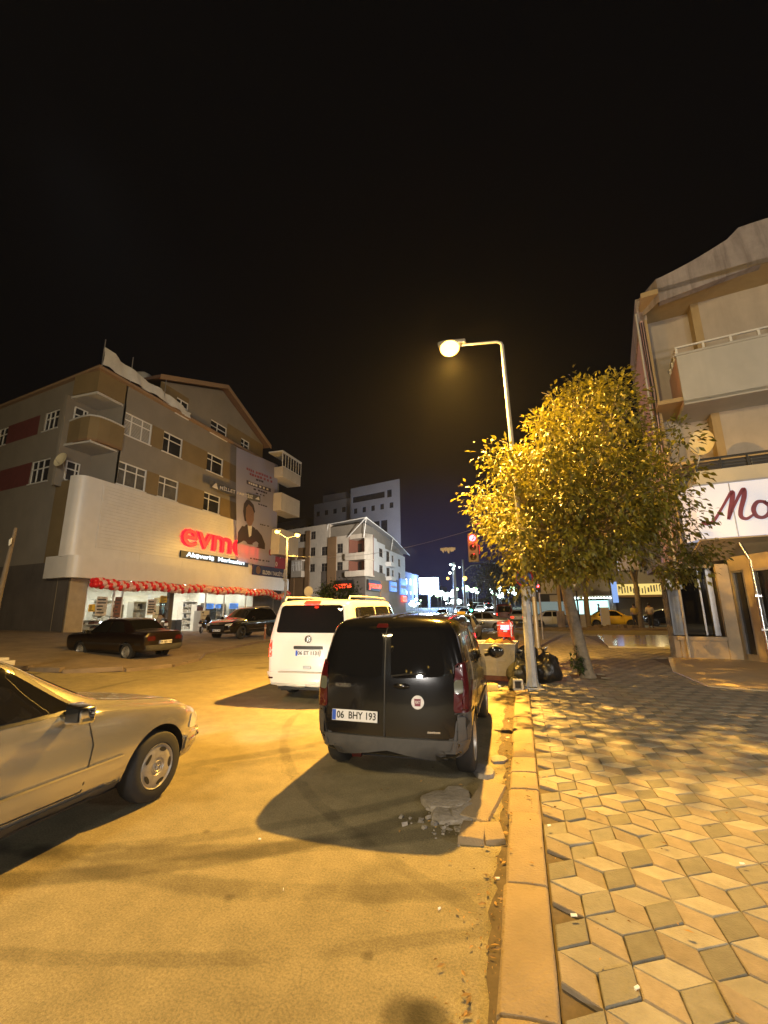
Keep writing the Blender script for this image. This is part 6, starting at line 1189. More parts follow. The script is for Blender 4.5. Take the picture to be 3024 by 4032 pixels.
def build_rear_lamps():
    for i, (x, y, z) in enumerate(((-9, -24, 5.5), (-5.5, -27, 6.6), (-4.6, -27, 6.4), (-3.2, -26, 6.0), (-1, -30, 8.5), (2, -24, 6.5), (3, -25, 6.4), (5.5, -22, 8), (-7, -21, 9))):
        t = thing('shop_lamp', 'small bright lamp behind the viewer, seen only mirrored in the van windows', 'lamp', (x, y, z - .4), 0, 'lamps behind the viewer'); mb = MB(); mb.sphere((0, 0, .4), .16, 10, 8); mb.obj('globe', 'sodium' if i % 3 else 'coolw', t, 60); mb = MB(); mb.cyl((0, 0, -.6), (0, 0, .3), .03); mb.obj('stem', 'metal', t)
def build_bin_and_bags():
    t = thing('dumpster', 'grimy galvanised waste container on wheels behind the black van', 'waste container', (-.66, 11.35, 0), rad(-4))
    mb = MB(); w, d = .52, .46
    def ring(z, k): return [(-w * k, -d * k, z), (w * k, -d * k, z), (w * k, d * k, z), (-w * k, d * k, z)]
    a, b, c2, e = ring(.2, .86), ring(.92, 1), ring(.92, .94), ring(.6, .9)
    mb.add(a + b + c2 + e, [[3, 2, 1, 0]] + [[o + i, o + (i + 1) % 4, o + 4 + (i + 1) % 4, o + 4 + i] for o in (0, 4, 8) for i in range(4)] + [[12, 13, 14, 15]]); mb.obj('body', 'galv', t, 0, .015)
    mb = MB(); mb.tube([(-w, -d, .92), (w, -d, .92), (w, d, .92), (-w, d, .92), (-w, -d, .92)], .022, 8); mb.tube([(w + .02, -.12, .75), (w + .1, -.12, .75), (w + .1, .12, .75), (w + .02, .12, .75)], .015, 6); mb.tube([(-.22, -d * .97 - .02, .78), (-.05, -d - .03, .78), (.16, -d * .97 - .02, .78)], .012, 6); mb.obj('rim_rail', 'galv', t, 50)
    mb = MB()
    for x in (-.34, .02, .34): mb.prism([(x - .05, -d * .87 - .002, .24), (x + .05, -d * .87 - .002, .24), (x + .05, -d * .985 - .002, .86), (x - .05, -d * .985 - .002, .86)], (0, -.018, 0))
    mb.prism([(-.47, -d * .92, .5), (.47, -d * .92, .5), (.475, -d * .935, .56), (-.475, -d * .935, .56)], (0, -.012, 0)); mb.obj('pressed_rib', 'galv', t, 0, .006)
    mb = MB(); mb.b2(-.44, .44, -.38, .38, .1, .2); mb.obj('undercarriage', 'rustred', t, 0, .01)
    for x in (-.36, .36):
        for y in (-.3, .3): mb = MB(); mb.lathe([(.001, -.025), (.08, -.025), (.08, .025), (.001, .025)], 16, 0, T(x, y, .08) @ Matrix.Rotation(PI / 2, 4, 'Y')); mb.obj('wheel', 'rubber', t, 40)
    c = thing('orange_rag', 'crumpled orange cloth lying on the rubbish in the container', 'cloth', (-.6, 11.3, .86)); mb = MB(); rs = random.Random(3); mb.sphere((.1, 0, .05), .2, 14, 9, (1.5, .8, .45)); mb.sphere((-.2, .05, .05), .14, 12, 8, (1, 1, .7)); mb.v = [v + Vector((mnoise.noise(v * 9), mnoise.noise(v * 9 + Vector((5, 0, 0))), mnoise.noise(v * 11))) * .06 for v in mb.v]; mb.obj('rag', 'orangec', c, 60)
    def bag(name, label, loc, sc, m, seed, knot=True):
        o = thing(name, label, 'bin bag', loc, 0, 'bin bags heaped behind the lamp post'); mb = MB(); mb.sphere((0, 0, .5), .5, 28, 20)
        vs = []
        for v in mb.v:
            z = v.z; k = 1.12 - .75 * max(0, z - .35) ** 1.1; q = Vector((v.x * k, v.y * k, max(0, z * 1.0 - .06))); a = math.atan2(v.y, v.x); fold = .05 * math.sin(a * 9 + seed + z * 5) * min(1, z * 2)
            q += Vector((q.x, q.y, 0)) * fold + Vector((mnoise.noise(v * 3 + Vector((seed, 0, 0))), mnoise.noise(v * 3 + Vector((0, seed, 0))), .6 * mnoise.noise(v * 4 + Vector((0, 0, seed))))) * .13; q.z = max(0, q.z); vs.append(Vector((q.x * sc[0], q.y * sc[1], q.z * sc[2])))
        mb.v = vs; mb.obj('bag', m, o, 60)
        if knot: mb = MB(); zt = .9 * sc[2]; mb.tube([(0, 0, zt), (.0, 0, zt + .06), (.02, 0, zt + .09)], [.05, .025, .03], 8); mb.prism([(-.02, 0, zt + .07), (.1, .02, zt + .16), (.06, .01, zt + .06)], (0, .02, 0)); mb.prism([(.02, 0, zt + .07), (-.09, -.02, zt + .15), (-.03, .01, zt + .05)], (0, .02, 0)); mb.obj('knot', m, o, 40)
    bag('bin_bag', 'large black bin bag slumped to the right of the lamp post', (.45, 11.3, .04), (.72, .6, .72), 'bag', 1.0); bag('bin_bag', 'olive black bin bag between the container and the lamp post', (-.12, 10.95, .04), (.55, .5, .62), 'bag2', 4.2); bag('bin_bag', 'knotted black bin bag on top, directly behind the lamp post', (.08, 11.5, .1), (.6, .5, .85), 'bag', 7.7); bag('bin_bag', 'small sagging dark bag hanging over the kerb under the others', (-.25, 10.4, .0), (.26, .34, .3), 'bag2', 2.3, False)
    t = thing('wooden_crate', 'small hollow block standing at the left of the lamp post base', 'block', (-.17, 10.12, .045), .1); mb = MB(); mb.b2(-.1, .1, -.06, .06, 0, .035); mb.b2(-.1, .1, -.06, .06, .19, .225); mb.b2(-.1, -.065, -.06, .06, .035, .19); mb.b2(.065, .1, -.06, .06, .035, .19); mb.b2(-.065, .065, .03, .06, .035, .19, 1); mb.obj('block', ['greyw', 'black'], t, 0, .006)
    t = thing('plastic_canister', 'pale yellow canister lying on the ground under the container', 'canister', (-.72, 10.2, 0), .25); mb = MB(); mb.b2(-.17, .12, -.09, .09, .005, .15); mb.obj('body', 'canis', t, 40, .035); mb = MB(); mb.tube([(.12, 0, .09), (.19, 0, .09)], .03, 10); mb.obj('cap', 'white', t)
    # shrub shoots at the trunk foot, with the tree
M['rustred'] = mat('rusty_red_frame', (.07, .02, .015), .7, var=.3, vs=8); M['canis'] = mat('pale_yellow_plastic', (.7, .6, .22), .4)
def leaf_material(name, col, tr=.35):
    m, nt, b = base(name); L = nt.links; a = nd(nt, 'ShaderNodeAttribute', attribute_name='tv'); r = nd(nt, 'ShaderNodeValToRGB'); e = r.color_ramp.elements; e[0].position = 0; e[0].color = (*[c * .45 for c in col], 1); e[1].position = 1; e[1].color = (col[0] * 1.7, col[1] * 1.5, col[2] * 1.2, 1)
    L.new(a.outputs['Fac'], r.inputs[0]); L.new(r.outputs[0], b.inputs['Base Color']); b.inputs['Roughness'].default_value = .45; b.inputs['Specular IOR Level'].default_value = .5
    t = nd(nt, 'ShaderNodeBsdfTranslucent'); L.new(r.outputs[0], t.inputs['Color']); mx = nd(nt, 'ShaderNodeMixShader'); mx.inputs[0].default_value = tr; L.new(b.outputs[0], mx.inputs[1]); L.new(t.outputs[0], mx.inputs[2]); L.new(mx.outputs[0], nt.nodes['Material Output'].inputs['Surface']); return m
M['leaf'] = leaf_material('tree_leaves', (.135, .135, .018)); M['leafg'] = leaf_material('green_leaves', (.035, .075, .018)); M['leafd'] = leaf_material('dark_leaves', (.03, .035, .016), .2)
def add_leaf(mb, p, d, up, l, w, fold=.25):
    d = d.normalized(); s = d.cross(up); s = s.normalized() if s.length > 1e-4 else d.orthogonal().normalized(); n = s.cross(d); q = p + d * l * .5
    mb.add([p, q + s * w + n * fold * w, p + d * l - n * l * .15, q - s * w + n * fold * w, q], [[0, 1, 4], [1, 2, 4], [2, 3, 4], [3, 0, 4]])
def build_tree():
    t = thing('street_tree', 'leaning street tree with a broad gold-lit leafy crown before the corner house', 'tree', (1.5, 12.5, .04)); rs = random.Random(21); O = Vector((1.5, 12.5, .04))
    mb = MB(); tr = [(0, 0, -.1), (-.02, 0, .08), (-.08, -.02, .5), (-.2, -.05, 1.3), (-.3, -.08, 2.2), (-.33, -.1, 3.0)]; mb.tube(tr, [.25, .19, .155, .14, .135, .12], 14); 
    mb.v = [v + Vector((mnoise.noise(v * 6), mnoise.noise(v * 6 + Vector((3, 3, 3))), 0)) * .025 for v in mb.v]; tk = mb.obj('trunk', 'bark', t, 60)
    lm = MB(); top = Vector(tr[-1]); C_ = Vector((-.1, -1.6, 4.4)); clumps = []; tries = 0
    def inside(p):  # crown envelope in local coordinates
        q = p - C_; q.x -= .12 * q.z; q.y -= .2 * q.z; rx = (2.5 if q.z < 0 else 2.3) if q.x > 0 else 2.05
        e = (q.x / rx) ** 2 + (q.y / 2.8) ** 2 + (q.z / (2.65 if q.z > 0 else 2.05)) ** 2
        return e + .85 * mnoise.noise(p * .8 + Vector((4, 1, 7))) + .3 * mnoise.noise(p * 2.1) + (.25 * max(0, q.z) * max(0, -q.x) * .35)
    while len(clumps) < 420 and tries < 60000:
        tries += 1; p = C_ + Vector((rs.uniform(-3.3, 3.7), rs.uniform(-3.4, 3.4), rs.uniform(-2.2, 3.2))); e = inside(p)
        if e > 1 or (e < .3 and rs.random() < .75) or (p.z > 5.2 and rs.random() < .45) or (p.x > 1.2 and p.z > 4.4 and rs.random() < .45) or (p.x > 1.85 and p.z > 3.9) or (p.x < -2.15 and 2.9 < p.z < 3.9) or ((p - Vector((-2.8, -2, 8.6))).cross(Vector((7.8, 5.9, -1.7)).normalized()).length < .75 and p.x > -.6): continue
        if any((p - c).length < .2 for c in clumps): continue
        clumps.append(p)
    # some ragged outliers
    for x, z in ((-2.45, 4.2), (-2.2, 4.7), (-1.95, 5.55), (-1.5, 5.9), (-.2, 7.3), (.9, 7.1), (1.9, 6.7), (2.7, 6.2), (2.9, 2.9), (2.6, 5.2), (3.3, 3.1)): clumps.append(Vector((x, rs.uniform(-.8, .4), z)))
    for k in range(22): clumps.append(Vector((rs.uniform(1.7, 2.8), rs.uniform(-.8, .5), rs.uniform(2.3, 3.6))))
    for k in range(6): clumps.append(Vector((rs.uniform(-1.65, -1.05), rs.uniform(-2.75, -2.4), rs.uniform(2.2, 2.8))))
    # limbs: a handful of forks, then twigs to each clump
    forks = []
    for k in range(9):
        a = 2 * PI * k / 9 + rs.uniform(-.3, .3); f = top + Vector((math.cos(a) * rs.uniform(.7, 1.4), math.sin(a) * rs.uniform(.6, 1.1), rs.uniform(.4, 1.9))); mid = top.lerp(f, .5) + Vector((rs.uniform(-.1, .1), rs.uniform(-.1, .1), .12)); lm.tube([top - Vector((0, 0, .15)), mid, f], [.08, .055, .035], 8); forks.append(f)
    for x, z in ((-.2, 6.9), (.8, 6.8), (1.7, 6.4)):
        f = Vector((x, -.3, z - 1.4)); lm.tube([top, top.lerp(f, .5) + Vector((.1, 0, .2)), f], [.07, .05, .03], 8); forks.append(f)
    for x, z, dx in ((-.25, 7.6, .15), (-.55, 7.0, -.3), (1.35, 7.2, .1), (.6, 7.3, -.1), (-1.5, 6.3, -.2), (.1, 7.2, .2), (2.0, 6.8, -.2), (2.5, 6.4, .2), (-.9, 6.8, .3)):
        b = Vector((x, -.4, z)); s0 = b + Vector((dx, .2, -1.3)); lm.tube([s0, s0.lerp(b, .5) + Vector((.08, 0, 0)), b, b + Vector((-.22, 0, .12))], [.022, .015, .01, .005], 6)
    mb = MB(); tv = []
    for c in clumps:
        f = min(forks, key=lambda q: (q - c).length); m = f.lerp(c, .55) + Vector((rs.uniform(-.12, .12), rs.uniform(-.12, .12), rs.uniform(-.05, .15))); lm.tube([f, m, c], [.02, .012, .006], 5)
        k = rs.randint(44, 72); col = rs.random(); out = (c - C_).normalized(); R_ = rs.uniform(.24, .42)
        for q in range(k):
            d = Vector((rs.gauss(0, 1), rs.gauss(0, 1), rs.gauss(0, .8))).normalized(); p = c + d * R_ * rs.random() ** .45 + Vector((0, 0, rs.uniform(-.12, .05))); dd = (d * .8 + out * .4 + Vector((0, 0, -.45)) + Vector((rs.gauss(0, .35), rs.gauss(0, .35), rs.gauss(0, .35)))); l = rs.uniform(.085, .165)
            add_leaf(mb, p, dd, Vector((rs.gauss(0, .4), rs.gauss(0, .4), 1)), l, l * rs.uniform(.2, .3)); tv += [clamp(.55 * col + .45 * rs.random(), 0, 1)] * 4
    lm.obj('branches', 'bark', t, 60); mb.obj('crown', 'leaf', t, 0, 0, tv)
    # leafy shoots at the foot
    mb = MB(); tv = []; st = MB()
    for k in range(13):
        a = rs.uniform(2.2, 4.2); b = Vector((-.05, -.12, .0)); e = b + Vector((math.cos(a) * rs.uniform(.1, .42), math.sin(a) * .2, rs.uniform(.25, .8))); st.tube([b, b.lerp(e, .5) + Vector((0, 0, .08)), e], [.01, .008, .004], 5)
        for q in range(26): p = b.lerp(e, rs.uniform(.25, 1)); add_leaf(mb, p, Vector((rs.gauss(-.2, .8), rs.gauss(0, .8), rs.gauss(.1, .5))), Vector((0, 0, 1)), rs.uniform(.07, .15), rs.uniform(.018, .03)); tv += [rs.random()] * 4
    st.obj('shoot_stems', 'bark', t, 60); mb.obj('basal_shoots', 'leafg', t, 0, 0, tv)
def bush_tree(name, label, loc, crown, n, m, leaf, trunk=1.0, cat='tree', group=None, seed=1):
    t = thing(name, label, cat, loc, 0, group); rs = random.Random(seed); rx, ry, rz, cz = crown; mb = MB(); mb.tube([(0, 0, -.3), (.05, 0, cz * .5), (0, 0, cz)], [.05 * cz, .035 * cz, .02 * cz], 8)
    for k in range(8): a = rs.uniform(0, 7); mb.tube([(0, 0, cz * .6), (rx * .6 * math.cos(a), ry * .6 * math.sin(a), cz + rs.uniform(-.3, .5) * rz)], [.02 * cz, .006 * cz], 6)
    mb.obj('trunk', 'bark', t, 60); mb = MB(); tv = []; cl = []
    while len(cl) < n:
        p = Vector((rs.uniform(-1, 1), rs.uniform(-1, 1), rs.uniform(-1, 1)))
        if p.length > 1 or p.length < .3: continue
        if p.length + .5 * mnoise.noise(p * 1.6 + Vector((seed, 0, 0))) > 1: continue
        cl.append(Vector((p.x * rx, p.y * ry, p.z * rz + cz)))
    for c in cl:
        col = rs.random()
        for q in range(22): d = Vector((rs.gauss(0, 1), rs.gauss(0, 1), rs.gauss(0, 1))).normalized(); add_leaf(mb, c + d * rs.uniform(0, leaf * 2.6), d + Vector((rs.gauss(0, .5), rs.gauss(0, .5), -.3)), Vector((0, 0, 1)), leaf * rs.uniform(.8, 1.3), leaf * .3); tv += [clamp(.5 * col + .5 * rs.random(), 0, 1)] * 4
    mb.obj('crown', m, t, 0, 0, tv); return t
def build_other_plants():
    bush_tree('small_tree', 'bushy green tree under the yellow lamps before the white block', (-16.6, 38.5, .2), (2.0, 1.6, 1.35, 2.9), 90, 'leafg', .28, seed=3)
    G = 'dark trees beyond the crossing'
    for i, (x, y, rx, rz, cz, lab) in enumerate(((-4.5, 84, 4.2, 3.6, 6.2, 'dark tree right of the far lamp mast, leftmost of the far trees'), (1.0, 88, 4.5, 3.8, 6.4, 'dark far tree in the middle behind the minibus'), (6.5, 86, 4.5, 3.8, 6.6, 'dark far tree just left of the lamp post top sign'), (11, 80, 4, 3.5, 6, 'dark far tree seen through the gold-lit crown'))): bush_tree('far_tree', lab, (x, y, .9), (rx, 3, rz, cz), 110, 'leafd', .55, group=G, seed=10 + i)
    for x, y, h, lab in ((4.9, 37.4, 5, 'bare pale trunk on the island between the taxi and the yellow shirted person'), (8.55, 37.6, 5.2, 'slim trunk on the island between the two standing people')):
        t = bush_tree('island_tree', lab, (x, y, .15), (1.2, 1.2, 1.0, h), 40, 'leafd', .25, group='slim trees on the traffic island', seed=int(x * 10))
def build_people():
    def person(label, loc, rz, shirt, trou, arm=0, h=1.74, walk=0.0):
        t = thing('person', label, 'person', loc, rz); k = h / 1.74
        J = {'pelvis': (0, 0, .95), 'waist': (0, 0, 1.1), 'chest': (0, .01, 1.32), 'neck': (0, .0, 1.47), 'head0': (0, -.01, 1.54), 'head1': (0, -.02, 1.64), 'head2': (0, -.01, 1.71)}
        rad_ = {'pelvis': .13, 'waist': .125, 'chest': .15, 'neck': .055, 'head0': .075, 'head1': .09, 'head2': .06}
        E = [('pelvis', 'waist'), ('waist', 'chest'), ('chest', 'neck'), ('neck', 'head0'), ('head0', 'head1'), ('head1', 'head2')]
        for s, n in ((1, 'r'), (-1, 'l')):
            st = walk * s
            for nm, p, r in (('hip', (s * .09, 0, .88), .095), ('knee', (s * .1, -.02 - st * .4, .5), .06), ('ank', (s * .11, .02 - st, .09), .042), ('toe', (s * .13, -.15 - st, .04), .035), ('sh', (s * .19, 0, 1.4), .06), ('elb', (s * .25, .03, 1.12), .042), ('wri', (s * (.2 if arm else .25), -.12 if arm else -.04, 1.0 if arm else .88), .03)): J[nm + n] = p; rad_[nm + n] = r
            E += [('pelvis', 'hip' + n), ('hip' + n, 'knee' + n), ('knee' + n, 'ank' + n), ('ank' + n, 'toe' + n), ('chest', 'sh' + n), ('sh' + n, 'elb' + n), ('elb' + n, 'wri' + n)]
            b = Vector(J['wri' + n])
            for q in range(5):
                f = 'f%d%s' % (q, n); J[f] = tuple(b + Vector((s * .0 + (q - 2) * .0, (q - 2) * .017, -.09 + abs(q - 2) * .006))) if q < 4 else tuple(b + Vector((-s * .03, -.05, -.05))); rad_[f] = .009; 
                g = 'p%d%s' % (q, n); J[g] = tuple(b + Vector((0, (q - 2) * .012, -.035))); rad_[g] = .012; E += [('wri' + n, g), (g, f)]
        def grow(name, keep, m, extra=0, par=None):
            idx = {j: i for i, j in enumerate(J)}; me = bpy.data.meshes.new(name); ed = [e for e in E if e[0] in keep and e[1] in keep]; use = [j for j in J if j in keep]; ix = {j: i for i, j in enumerate(use)}
            me.from_pydata([Vector(J[j]) * k for j in use], [(ix[a], ix[b]) for a, b in ed], []); o = bpy.data.objects.new(name, me); COL.objects.link(o); md = o.modifiers.new('s', 'SKIN'); md.use_smooth_shade = True
            for j in use: me.skin_vertices[0].data[ix[j]].radius = ((rad_[j] + extra) * k,) * 2
            me.skin_vertices[0].data[0].use_root = True
            sb = o.modifiers.new('u', 'SUBSURF'); sb.levels = sb.render_levels = 1; me2 = rod(o, 0); bpy.data.objects.remove(o); me2.materials.clear(); me2.materials.append(M[m]); o = bpy.data.objects.new(name, me2); COL.objects.link(o); o.parent = par or t; return o
        grow('body', set(J), 'skin'); grow('shirt', {'pelvis', 'waist', 'chest', 'shr', 'shl', 'elbr', 'elbl'}, shirt, .018); grow('trousers', {'pelvis', 'hipr', 'hipl', 'kneer', 'kneel', 'ankr', 'ankl'}, trou, .016)
        mb = MB(); mb.sphere((0, .015 * k, 1.665 * k), .1 * k, 14, 9, (.95, 1.05, .95)); mb.obj('hair', 'hair', t, 60); mb = MB(); mb.sphere((0, -.115 * k, 1.615 * k), .018 * k, 8, 6, (1, 1, 1.4)); mb.obj('nose', 'skin', t, 60); mb = MB()
        for s in (1, -1): mb.b2(s * .11 * k - .045, s * .11 * k + .045, -.19, .06, 0, .06)
        mb.obj('shoes', 'black', t, 0, .02)
    person('person in a yellow shirt and dark trousers standing left of the slim island trunk', (8.1, 37.0, .15), rad(200), 'shy', 'trou', 1); person('person in a pale shirt and dark trousers standing right of the slim island trunk', (9.15, 37.1, .15), rad(170), 'shw', 'trou', 1, 1.78, .08); person('person in a dark jacket walking behind the yellow taxi', (7.5, 48.5, .2), rad(90), 'shb', 'trou', 0, 1.75, .12)
def build_misc():
    G = 'steel bollards beside the black SUV'
    for x, y, lab in ((-13.55, 21.5, 'thin reddish bollard by the front wheel of the black SUV'), (-13.25, 23.6, 'thin reddish bollard by the rear door of the black SUV')):
        t = thing('bollard', lab, 'bollard', (x, y, gz(x, y) + .05), 0, G); mb = MB(); mb.tube([(0, 0, 0), (0, 0, .78), (0, 0, .82)], [.05, .05, .02], 12); mb.obj('post', 'bollard', t, 40); mb = MB(); mb.cyl((0, 0, .58), (0, 0, .66), .052, n=12); mb.obj('band', 'poster', t); mb = MB(); mb.cyl((0, 0, 0), (0, 0, .02), .09); mb.obj('foot', 'metal', t)
    scooter('motor_scooter', 'motor scooter parked before the shop window, behind the roof of the dark saloon', (-19.6, 20.6, .5), rad(60), 'psilver', 'scooters parked before the shop'); scooter('motor_scooter', 'dark motor scooter behind the boot of the dark saloon', (-18.7, 22.6, .38), rad(20), 'psuv', 'scooters parked before the shop'); bicycle('black bicycle leaning by the left shop window behind the dark saloon bonnet', (-20.6, 18.4, .52), rad(75))
    scooter('delivery_scooter', 'red delivery scooter with a tall box and glowing tail lamp behind the container', (-.5, 15.0, 0), rad(-2), 'pred', None, 'pred', True)
    t = thing('concrete_planter', 'pale stacked planter with a dark stem at the left picture edge', 'planter', (-12.9, 7.8, .05)); mb = MB(); mb.b2(-.5, .42, -.4, .4, 0, .4); mb.b2(-.5, .46, -.44, .44, .4, .52); mb.b2(-.5, .36, -.35, .35, .52, .6); mb.obj('box', 'greyw', t, 0, .02); mb = MB(); mb.tube([(.1, 0, .5), (.12, 0, 2), (.3, 0, 3.9)], [.1, .07, .04], 10); mb.obj('stem', 'darkr', t, 50); mb = MB(); rs = random.Random(2)
    for z in (3.4,): x = .24 + rs.uniform(-.05, .05); mb.prism([(x, -.09, z), (x + .07, -.09, z + .05), (x + .05, -.08, z + .22), (x - .02, -.09, z + .17)], (0, .012, .01))
    mb.obj('plastic_scrap', 'cloth', t, 60)
    # posts and boards on the traffic island
    t = thing('direction_board', 'cluster of pale boards on a post between the lamp post and the tree trunk', 'sign', (3.0, 37.5, .15)); mb = MB(); mb.cyl((0, 0, 0), (0, 0, 5), .13, n=10); mb.obj('post', 'wood', t); mb = MB(); mb.b2(-1.5, -.15, -.1, -.05, 2.6, 3.5); mb.b2(-.9, -.15, -.1, -.05, 3.5, 4.4); mb.b2(-.7, -.1, -.1, -.05, 2.0, 2.5); mb.obj('board', 'greyw', t, 0); mb = MB(); mb.b2(-.28, .28, -.3, .3, 0, 1.25); mb.obj('cabinet', 'conc', t, 0, .02)
    t = thing('electric_cabinet', 'grey street cabinet on the island right of the tree trunk', 'cabinet', (4.6, 37.4, .15)); mb = MB(); mb.b2(-.45, .15, -.2, .2, 0, 1.0); mb.obj('body', 'metal', t, 0, .02); mb = MB(); mb.b2(-.4, .1, -.215, -.2, .08, .92); mb.b2(.03, .07, -.23, -.215, .45, .55); mb.obj('door', 'pole', t, 0, .005)
    t = thing('stone_block', 'pale upright stone block in front of the yellow taxi', 'block', (6.2, 37.3, .15)); mb = MB(); mb.b2(-.35, .25, -.2, .2, 0, 1.5); mb.obj('block', 'greyw', t, 0, .05); mb = MB(); mb.b2(-.42, .32, -.26, .26, 0, .14); mb.obj('foot', 'greyw', t, 0, .03)
    t = thing('lamp_standard', 'thin dark standard with a small head right of the tree trunk', 'post', (4.25, 36.9, .15)); mb = MB(); mb.cyl((0, 0, 0), (0, 0, 3.6), .06); mb.obj('post', 'black', t); mb = MB(); mb.sphere((0, 0, 3.2), .35, 10, 8, (1, .4, 1.3)); mb.obj('head', 'metal', t, 60)
    s = thing('banner_flag', 'narrow blue lit flag sign beside the white corner shop', 'sign', (10.3, 56.6, .2)); mb = MB(); mb.cyl((0, 0, 0), (0, 0, 4.5), .05); mb.obj('post', 'metal', s); mb = MB(); mb.b2(.05, .65, -.02, .02, 1.9, 4.3); mb.obj('flag', 'ledblue2', s, 0)
    rs = random.Random(4); n = 7
    for i in range(n):
        x = 5.2 + i * .42 + rs.uniform(-.1, .1); t = thing('paving_stack', 'loose paving slabs heaped on the traffic island', 'slab', (x, 36.9 + rs.uniform(-.3, .3), .15), rs.uniform(0, 1), 'loose slabs on the traffic island'); mb = MB(); mb.b2(-.3, .3, -.2, .2, 0, .12 + rs.uniform(0, .12)); mb.obj('slab', 'kerb', t, 0, .02)
    s = thing('projecting_sign', 'blue lit sign on the street side of the corner house, hidden behind the foliage', 'sign', (5.2, 21.5, 3.3)); mb = MB(); mb.b2(-.9, -.05, -.1, .1, 0, 1.3); mb.obj('box', 'metal', s, 0, .02); mb = MB(); mb.b2(-.86, -.1, .1, .112, .06, 1.24); mb.obj('face', 'ledblue3', s, 0); mb = MB(); mb.b2(-.06, .4, -.03, .03, .6, .7); mb.obj('bracket', 'metal', s, 0)
M['bollard'] = mat('rusty_bollard', (.3, .12, .06), .6, var=.3, vs=9); M['ledblue2'] = emis('blue_flag_light', (.3, .5, 1), .9); M['ledblue3'] = emis('blue_projecting_sign', (.12, .2, 1), 14)
# ------------------------------------------------------------------ build
build_ground(); build_shop_building(); build_shop_goods(); build_shop_signs(); build_balloons(); build_corner_house(); build_mid_building(); build_far_buildings(); build_screen()
build_street_lamp(); build_double_lamp(); build_signals(); build_small_lamps(); build_bin_and_bags(); build_rear_lamps(); build_tree(); build_other_plants(); build_people(); build_misc()
build_black_van(); build_white_van(); build_silver_sedan(); build_old_sedan(); build_suv(); build_far_cars()
# ------------------------------------------------------------------ light
SOD = (1, .53, .085)
def point(name, loc, col, w, r=.1, typ='POINT', **kw):
    l = bpy.data.lights.new(name, typ); l.color = col; l.energy = w
    if typ in ('POINT', 'SPOT'): l.shadow_soft_size = r
    for k, v in kw.items(): setattr(l, k, v)
    o = bpy.data.objects.new(name, l); COL.objects.link(o); o.location = loc; return o
def aim(o, p): o.rotation_euler = (Vector(p) - o.location).to_track_quat('-Z', 'Y').to_euler()
main = point('street_lamp_light', LAMP + Vector((.03, 0, -.32)), SOD, 33500, .1)
l = main.data; l.use_nodes = True; nt = l.node_tree; em = nt.nodes['Emission']; tc = nt.nodes.new('ShaderNodeTexCoord'); sp = nt.nodes.new('ShaderNodeSeparateXYZ'); mr = nt.nodes.new('ShaderNodeMapRange')
nt.links.new(tc.outputs['Normal'], sp.inputs[0]); ab = nt.nodes.new('ShaderNodeMath'); ab.operation = 'MULTIPLY'; ab.inputs[1].default_value = -1; nt.links.new(sp.outputs['Z'], ab.inputs[0]); pw = nt.nodes.new('ShaderNodeMath'); pw.operation = 'MAXIMUM'; nt.links.new(ab.outputs[0], pw.inputs[0]); pw.inputs[1].default_value = .3
p2 = nt.nodes.new('ShaderNodeMath'); p2.operation = 'POWER'; nt.links.new(pw.outputs[0], p2.inputs[0]); p2.inputs[1].default_value = 1.5
mr.inputs[1].default_value = .0; mr.inputs[2].default_value = .2; mr.inputs[3].default_value = .2; nt.links.new(ab.outputs[0], mr.inputs[0]); ml = nt.nodes.new('ShaderNodeMath'); ml.operation = 'MULTIPLY'; nt.links.new(p2.outputs[0], ml.inputs[0]); nt.links.new(mr.outputs[0], ml.inputs[1]); nt.links.new(ml.outputs[0], em.inputs['Strength'])
for p in ((-18.2, 29.95, 7.3), (-16.6, 30.4, 7.0)): point('double_lamp_light', Vector(p) + Vector((0, -.1, -.25)), SOD, 700, .15)
# unseen fill lights added behind the viewer to lift shadows and building fronts
point('rear_fill_light', (-5.5, -9.0, 10.5), (1, .74, .36), 9500, .9)
for x, y, z, p in ((6.5, -6.0, 3.4, 1500), (-2.0, -13.0, 3.8, 2600), (9.0, 2.0, 3.6, 1250)): point('neutral_fill_light', (x, y, z), (1, .93, .85), p, .3)  # added neutral fill for faces turned to the camera, no fixtures
a = point('facade_fill_light', (-6, 3, 9), (.86, .92, 1), 3600, .6, 'SPOT', spot_size=rad(62), spot_blend=.9); aim(a, (-23, 30, 7.5))  # added fill spot brightening the shop cladding and upper walls
for x in (-3.75, -4.9): s = point('headlamp_beam', (x, 4.6, .62), (1, .93, .75), 170, .06, 'SPOT', spot_size=rad(62), spot_blend=.5); aim(s, (x + .1, 9, .3))
point('red_signal_light', (-1.85, 19.6, 4.85), (1, .02, .02), 130, .12); point('scooter_tail_light', (-.5, 14.5, .65), (1, .03, .02), 22, .06)
for x, y in ((-4.1, 46.6), (-5.3, 53.6), (-7.4, 63.6)): s = point('oncoming_beam', (x, y, .66), (.85, .95, 1), 700, .1, 'SPOT', spot_size=rad(50), spot_blend=.6); aim(s, (x + .8, y - 14, 0))
point('crossing_fill_light', (6, 36, 7), SOD, 900, .2); point('market_fill_light', (14, 54, 6), (1, .75, .35), 700, .3); point('screen_spill', (-20, 106, 7), (.25, .45, 1), 22000, 1.5)  # crossing and market points are added fill without fixtures
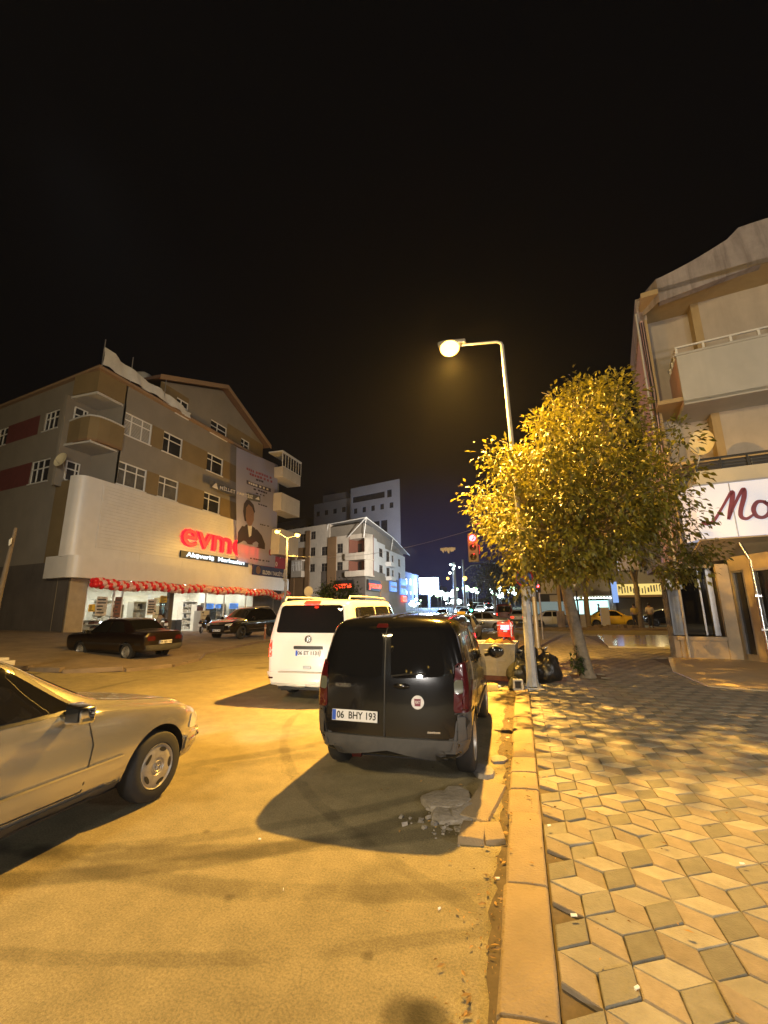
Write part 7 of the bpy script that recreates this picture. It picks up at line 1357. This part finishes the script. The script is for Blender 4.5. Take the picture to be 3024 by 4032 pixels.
s = point('white_block_fill_light', (-11, 46, 8), (1, .88, .74), 26000, .4, 'SPOT', spot_size=rad(75), spot_blend=.6); aim(s, (-24, 63, 9)); point('distance_fill_light', (-6, 66, 5), (.8, .95, 1), 4200, .5); point('brake_light_glow', (-5.2, 7.7, 1.06), (1, .03, .01), 9, .05); point('high_brake_glow', (-4.06, 7.85, 1.97), (1, .03, .01), 5, .05); s = point('hospital_fill_light', (-24, 90, 16), (.85, .8, .78), 12000, 1, 'SPOT', spot_size=rad(80), spot_blend=.8); aim(s, (-38, 113, 30))  # block, distance and hospital lights are added fill without fixtures
hz = MB(); hz.b2(-95, 95, -20, 305, -2, 42); hm = bpy.data.materials.new('thin_haze'); hm.use_nodes = True; hn = hm.node_tree; hn.nodes.clear(); ho = hn.nodes.new('ShaderNodeOutputMaterial'); hv = hn.nodes.new('ShaderNodeVolumePrincipled'); hv.inputs['Color'].default_value = (.9, .9, .9, 1); hv.inputs['Density'].default_value = .00024; hv.inputs['Anisotropy'].default_value = .3; hn.links.new(hv.outputs[0], ho.inputs['Volume']); M['haze'] = hm  # scattering volume added so the lamps get a faint halo
tag(hz.obj('haze', 'haze', None, 0), 'thin haze volume added over the street for lamp halos', 'haze', None, 'stuff')
# ------------------------------------------------------------------ sky and camera
w = bpy.data.worlds.new('World'); S.world = w; w.use_nodes = True; nt = w.node_tree; bg = nt.nodes['Background']; tc = nt.nodes.new('ShaderNodeTexCoord')
dt = nt.nodes.new('ShaderNodeVectorMath'); dt.operation = 'DOT_PRODUCT'; dt.inputs[1].default_value = Vector((-.16, .97, .0)).normalized(); nt.links.new(tc.outputs['Generated'], dt.inputs[0]); mr = nt.nodes.new('ShaderNodeMapRange'); mr.interpolation_type = 'SMOOTHSTEP'; mr.inputs[1].default_value = .945; mr.inputs[2].default_value = 1.0; nt.links.new(dt.outputs['Value'], mr.inputs[0])
mx = nt.nodes.new('ShaderNodeMix'); mx.data_type = 'RGBA'; mx.inputs[6].default_value = (.0016, .0014, .0016, 1); mx.inputs[7].default_value = (.009, .009, .036, 1); nt.links.new(mr.outputs[0], mx.inputs[0]); nt.links.new(mx.outputs[2], bg.inputs['Color']); bg.inputs['Strength'].default_value = 1
cam = bpy.data.cameras.new('camera'); co = bpy.data.objects.new('camera', cam); COL.objects.link(co); S.camera = co
cam.sensor_fit = 'HORIZONTAL'; cam.sensor_width = 36; cam.lens = 36 * 1690 / 3024; cam.clip_end = 600; cam.clip_start = .05
pi_, ro, yw = rad(12.6), rad(-.6), rad(17.1)
f = Vector((0, math.cos(pi_), math.sin(pi_))); u = Vector((0, -math.sin(pi_), math.cos(pi_))); r = Vector((1, 0, 0)); r, u = r * math.cos(ro) + u * math.sin(ro), u * math.cos(ro) - r * math.sin(ro)
m = Matrix((r, u, -f)).transposed().to_4x4(); m = RZ(yw) @ m; m.translation = (0, 0, 1.78); co.matrix_world = m
S.view_settings.view_transform = 'Standard'; S.view_settings.look = 'None'; S.view_settings.exposure = 0; S.view_settings.gamma = 1
S.cycles.max_bounces = 6; S.cycles.transparent_max_bounces = 8; S.cycles.caustics_reflective = False; S.cycles.caustics_refractive = False; S.cycles.sample_clamp_indirect = 4; S.cycles.use_denoising = True
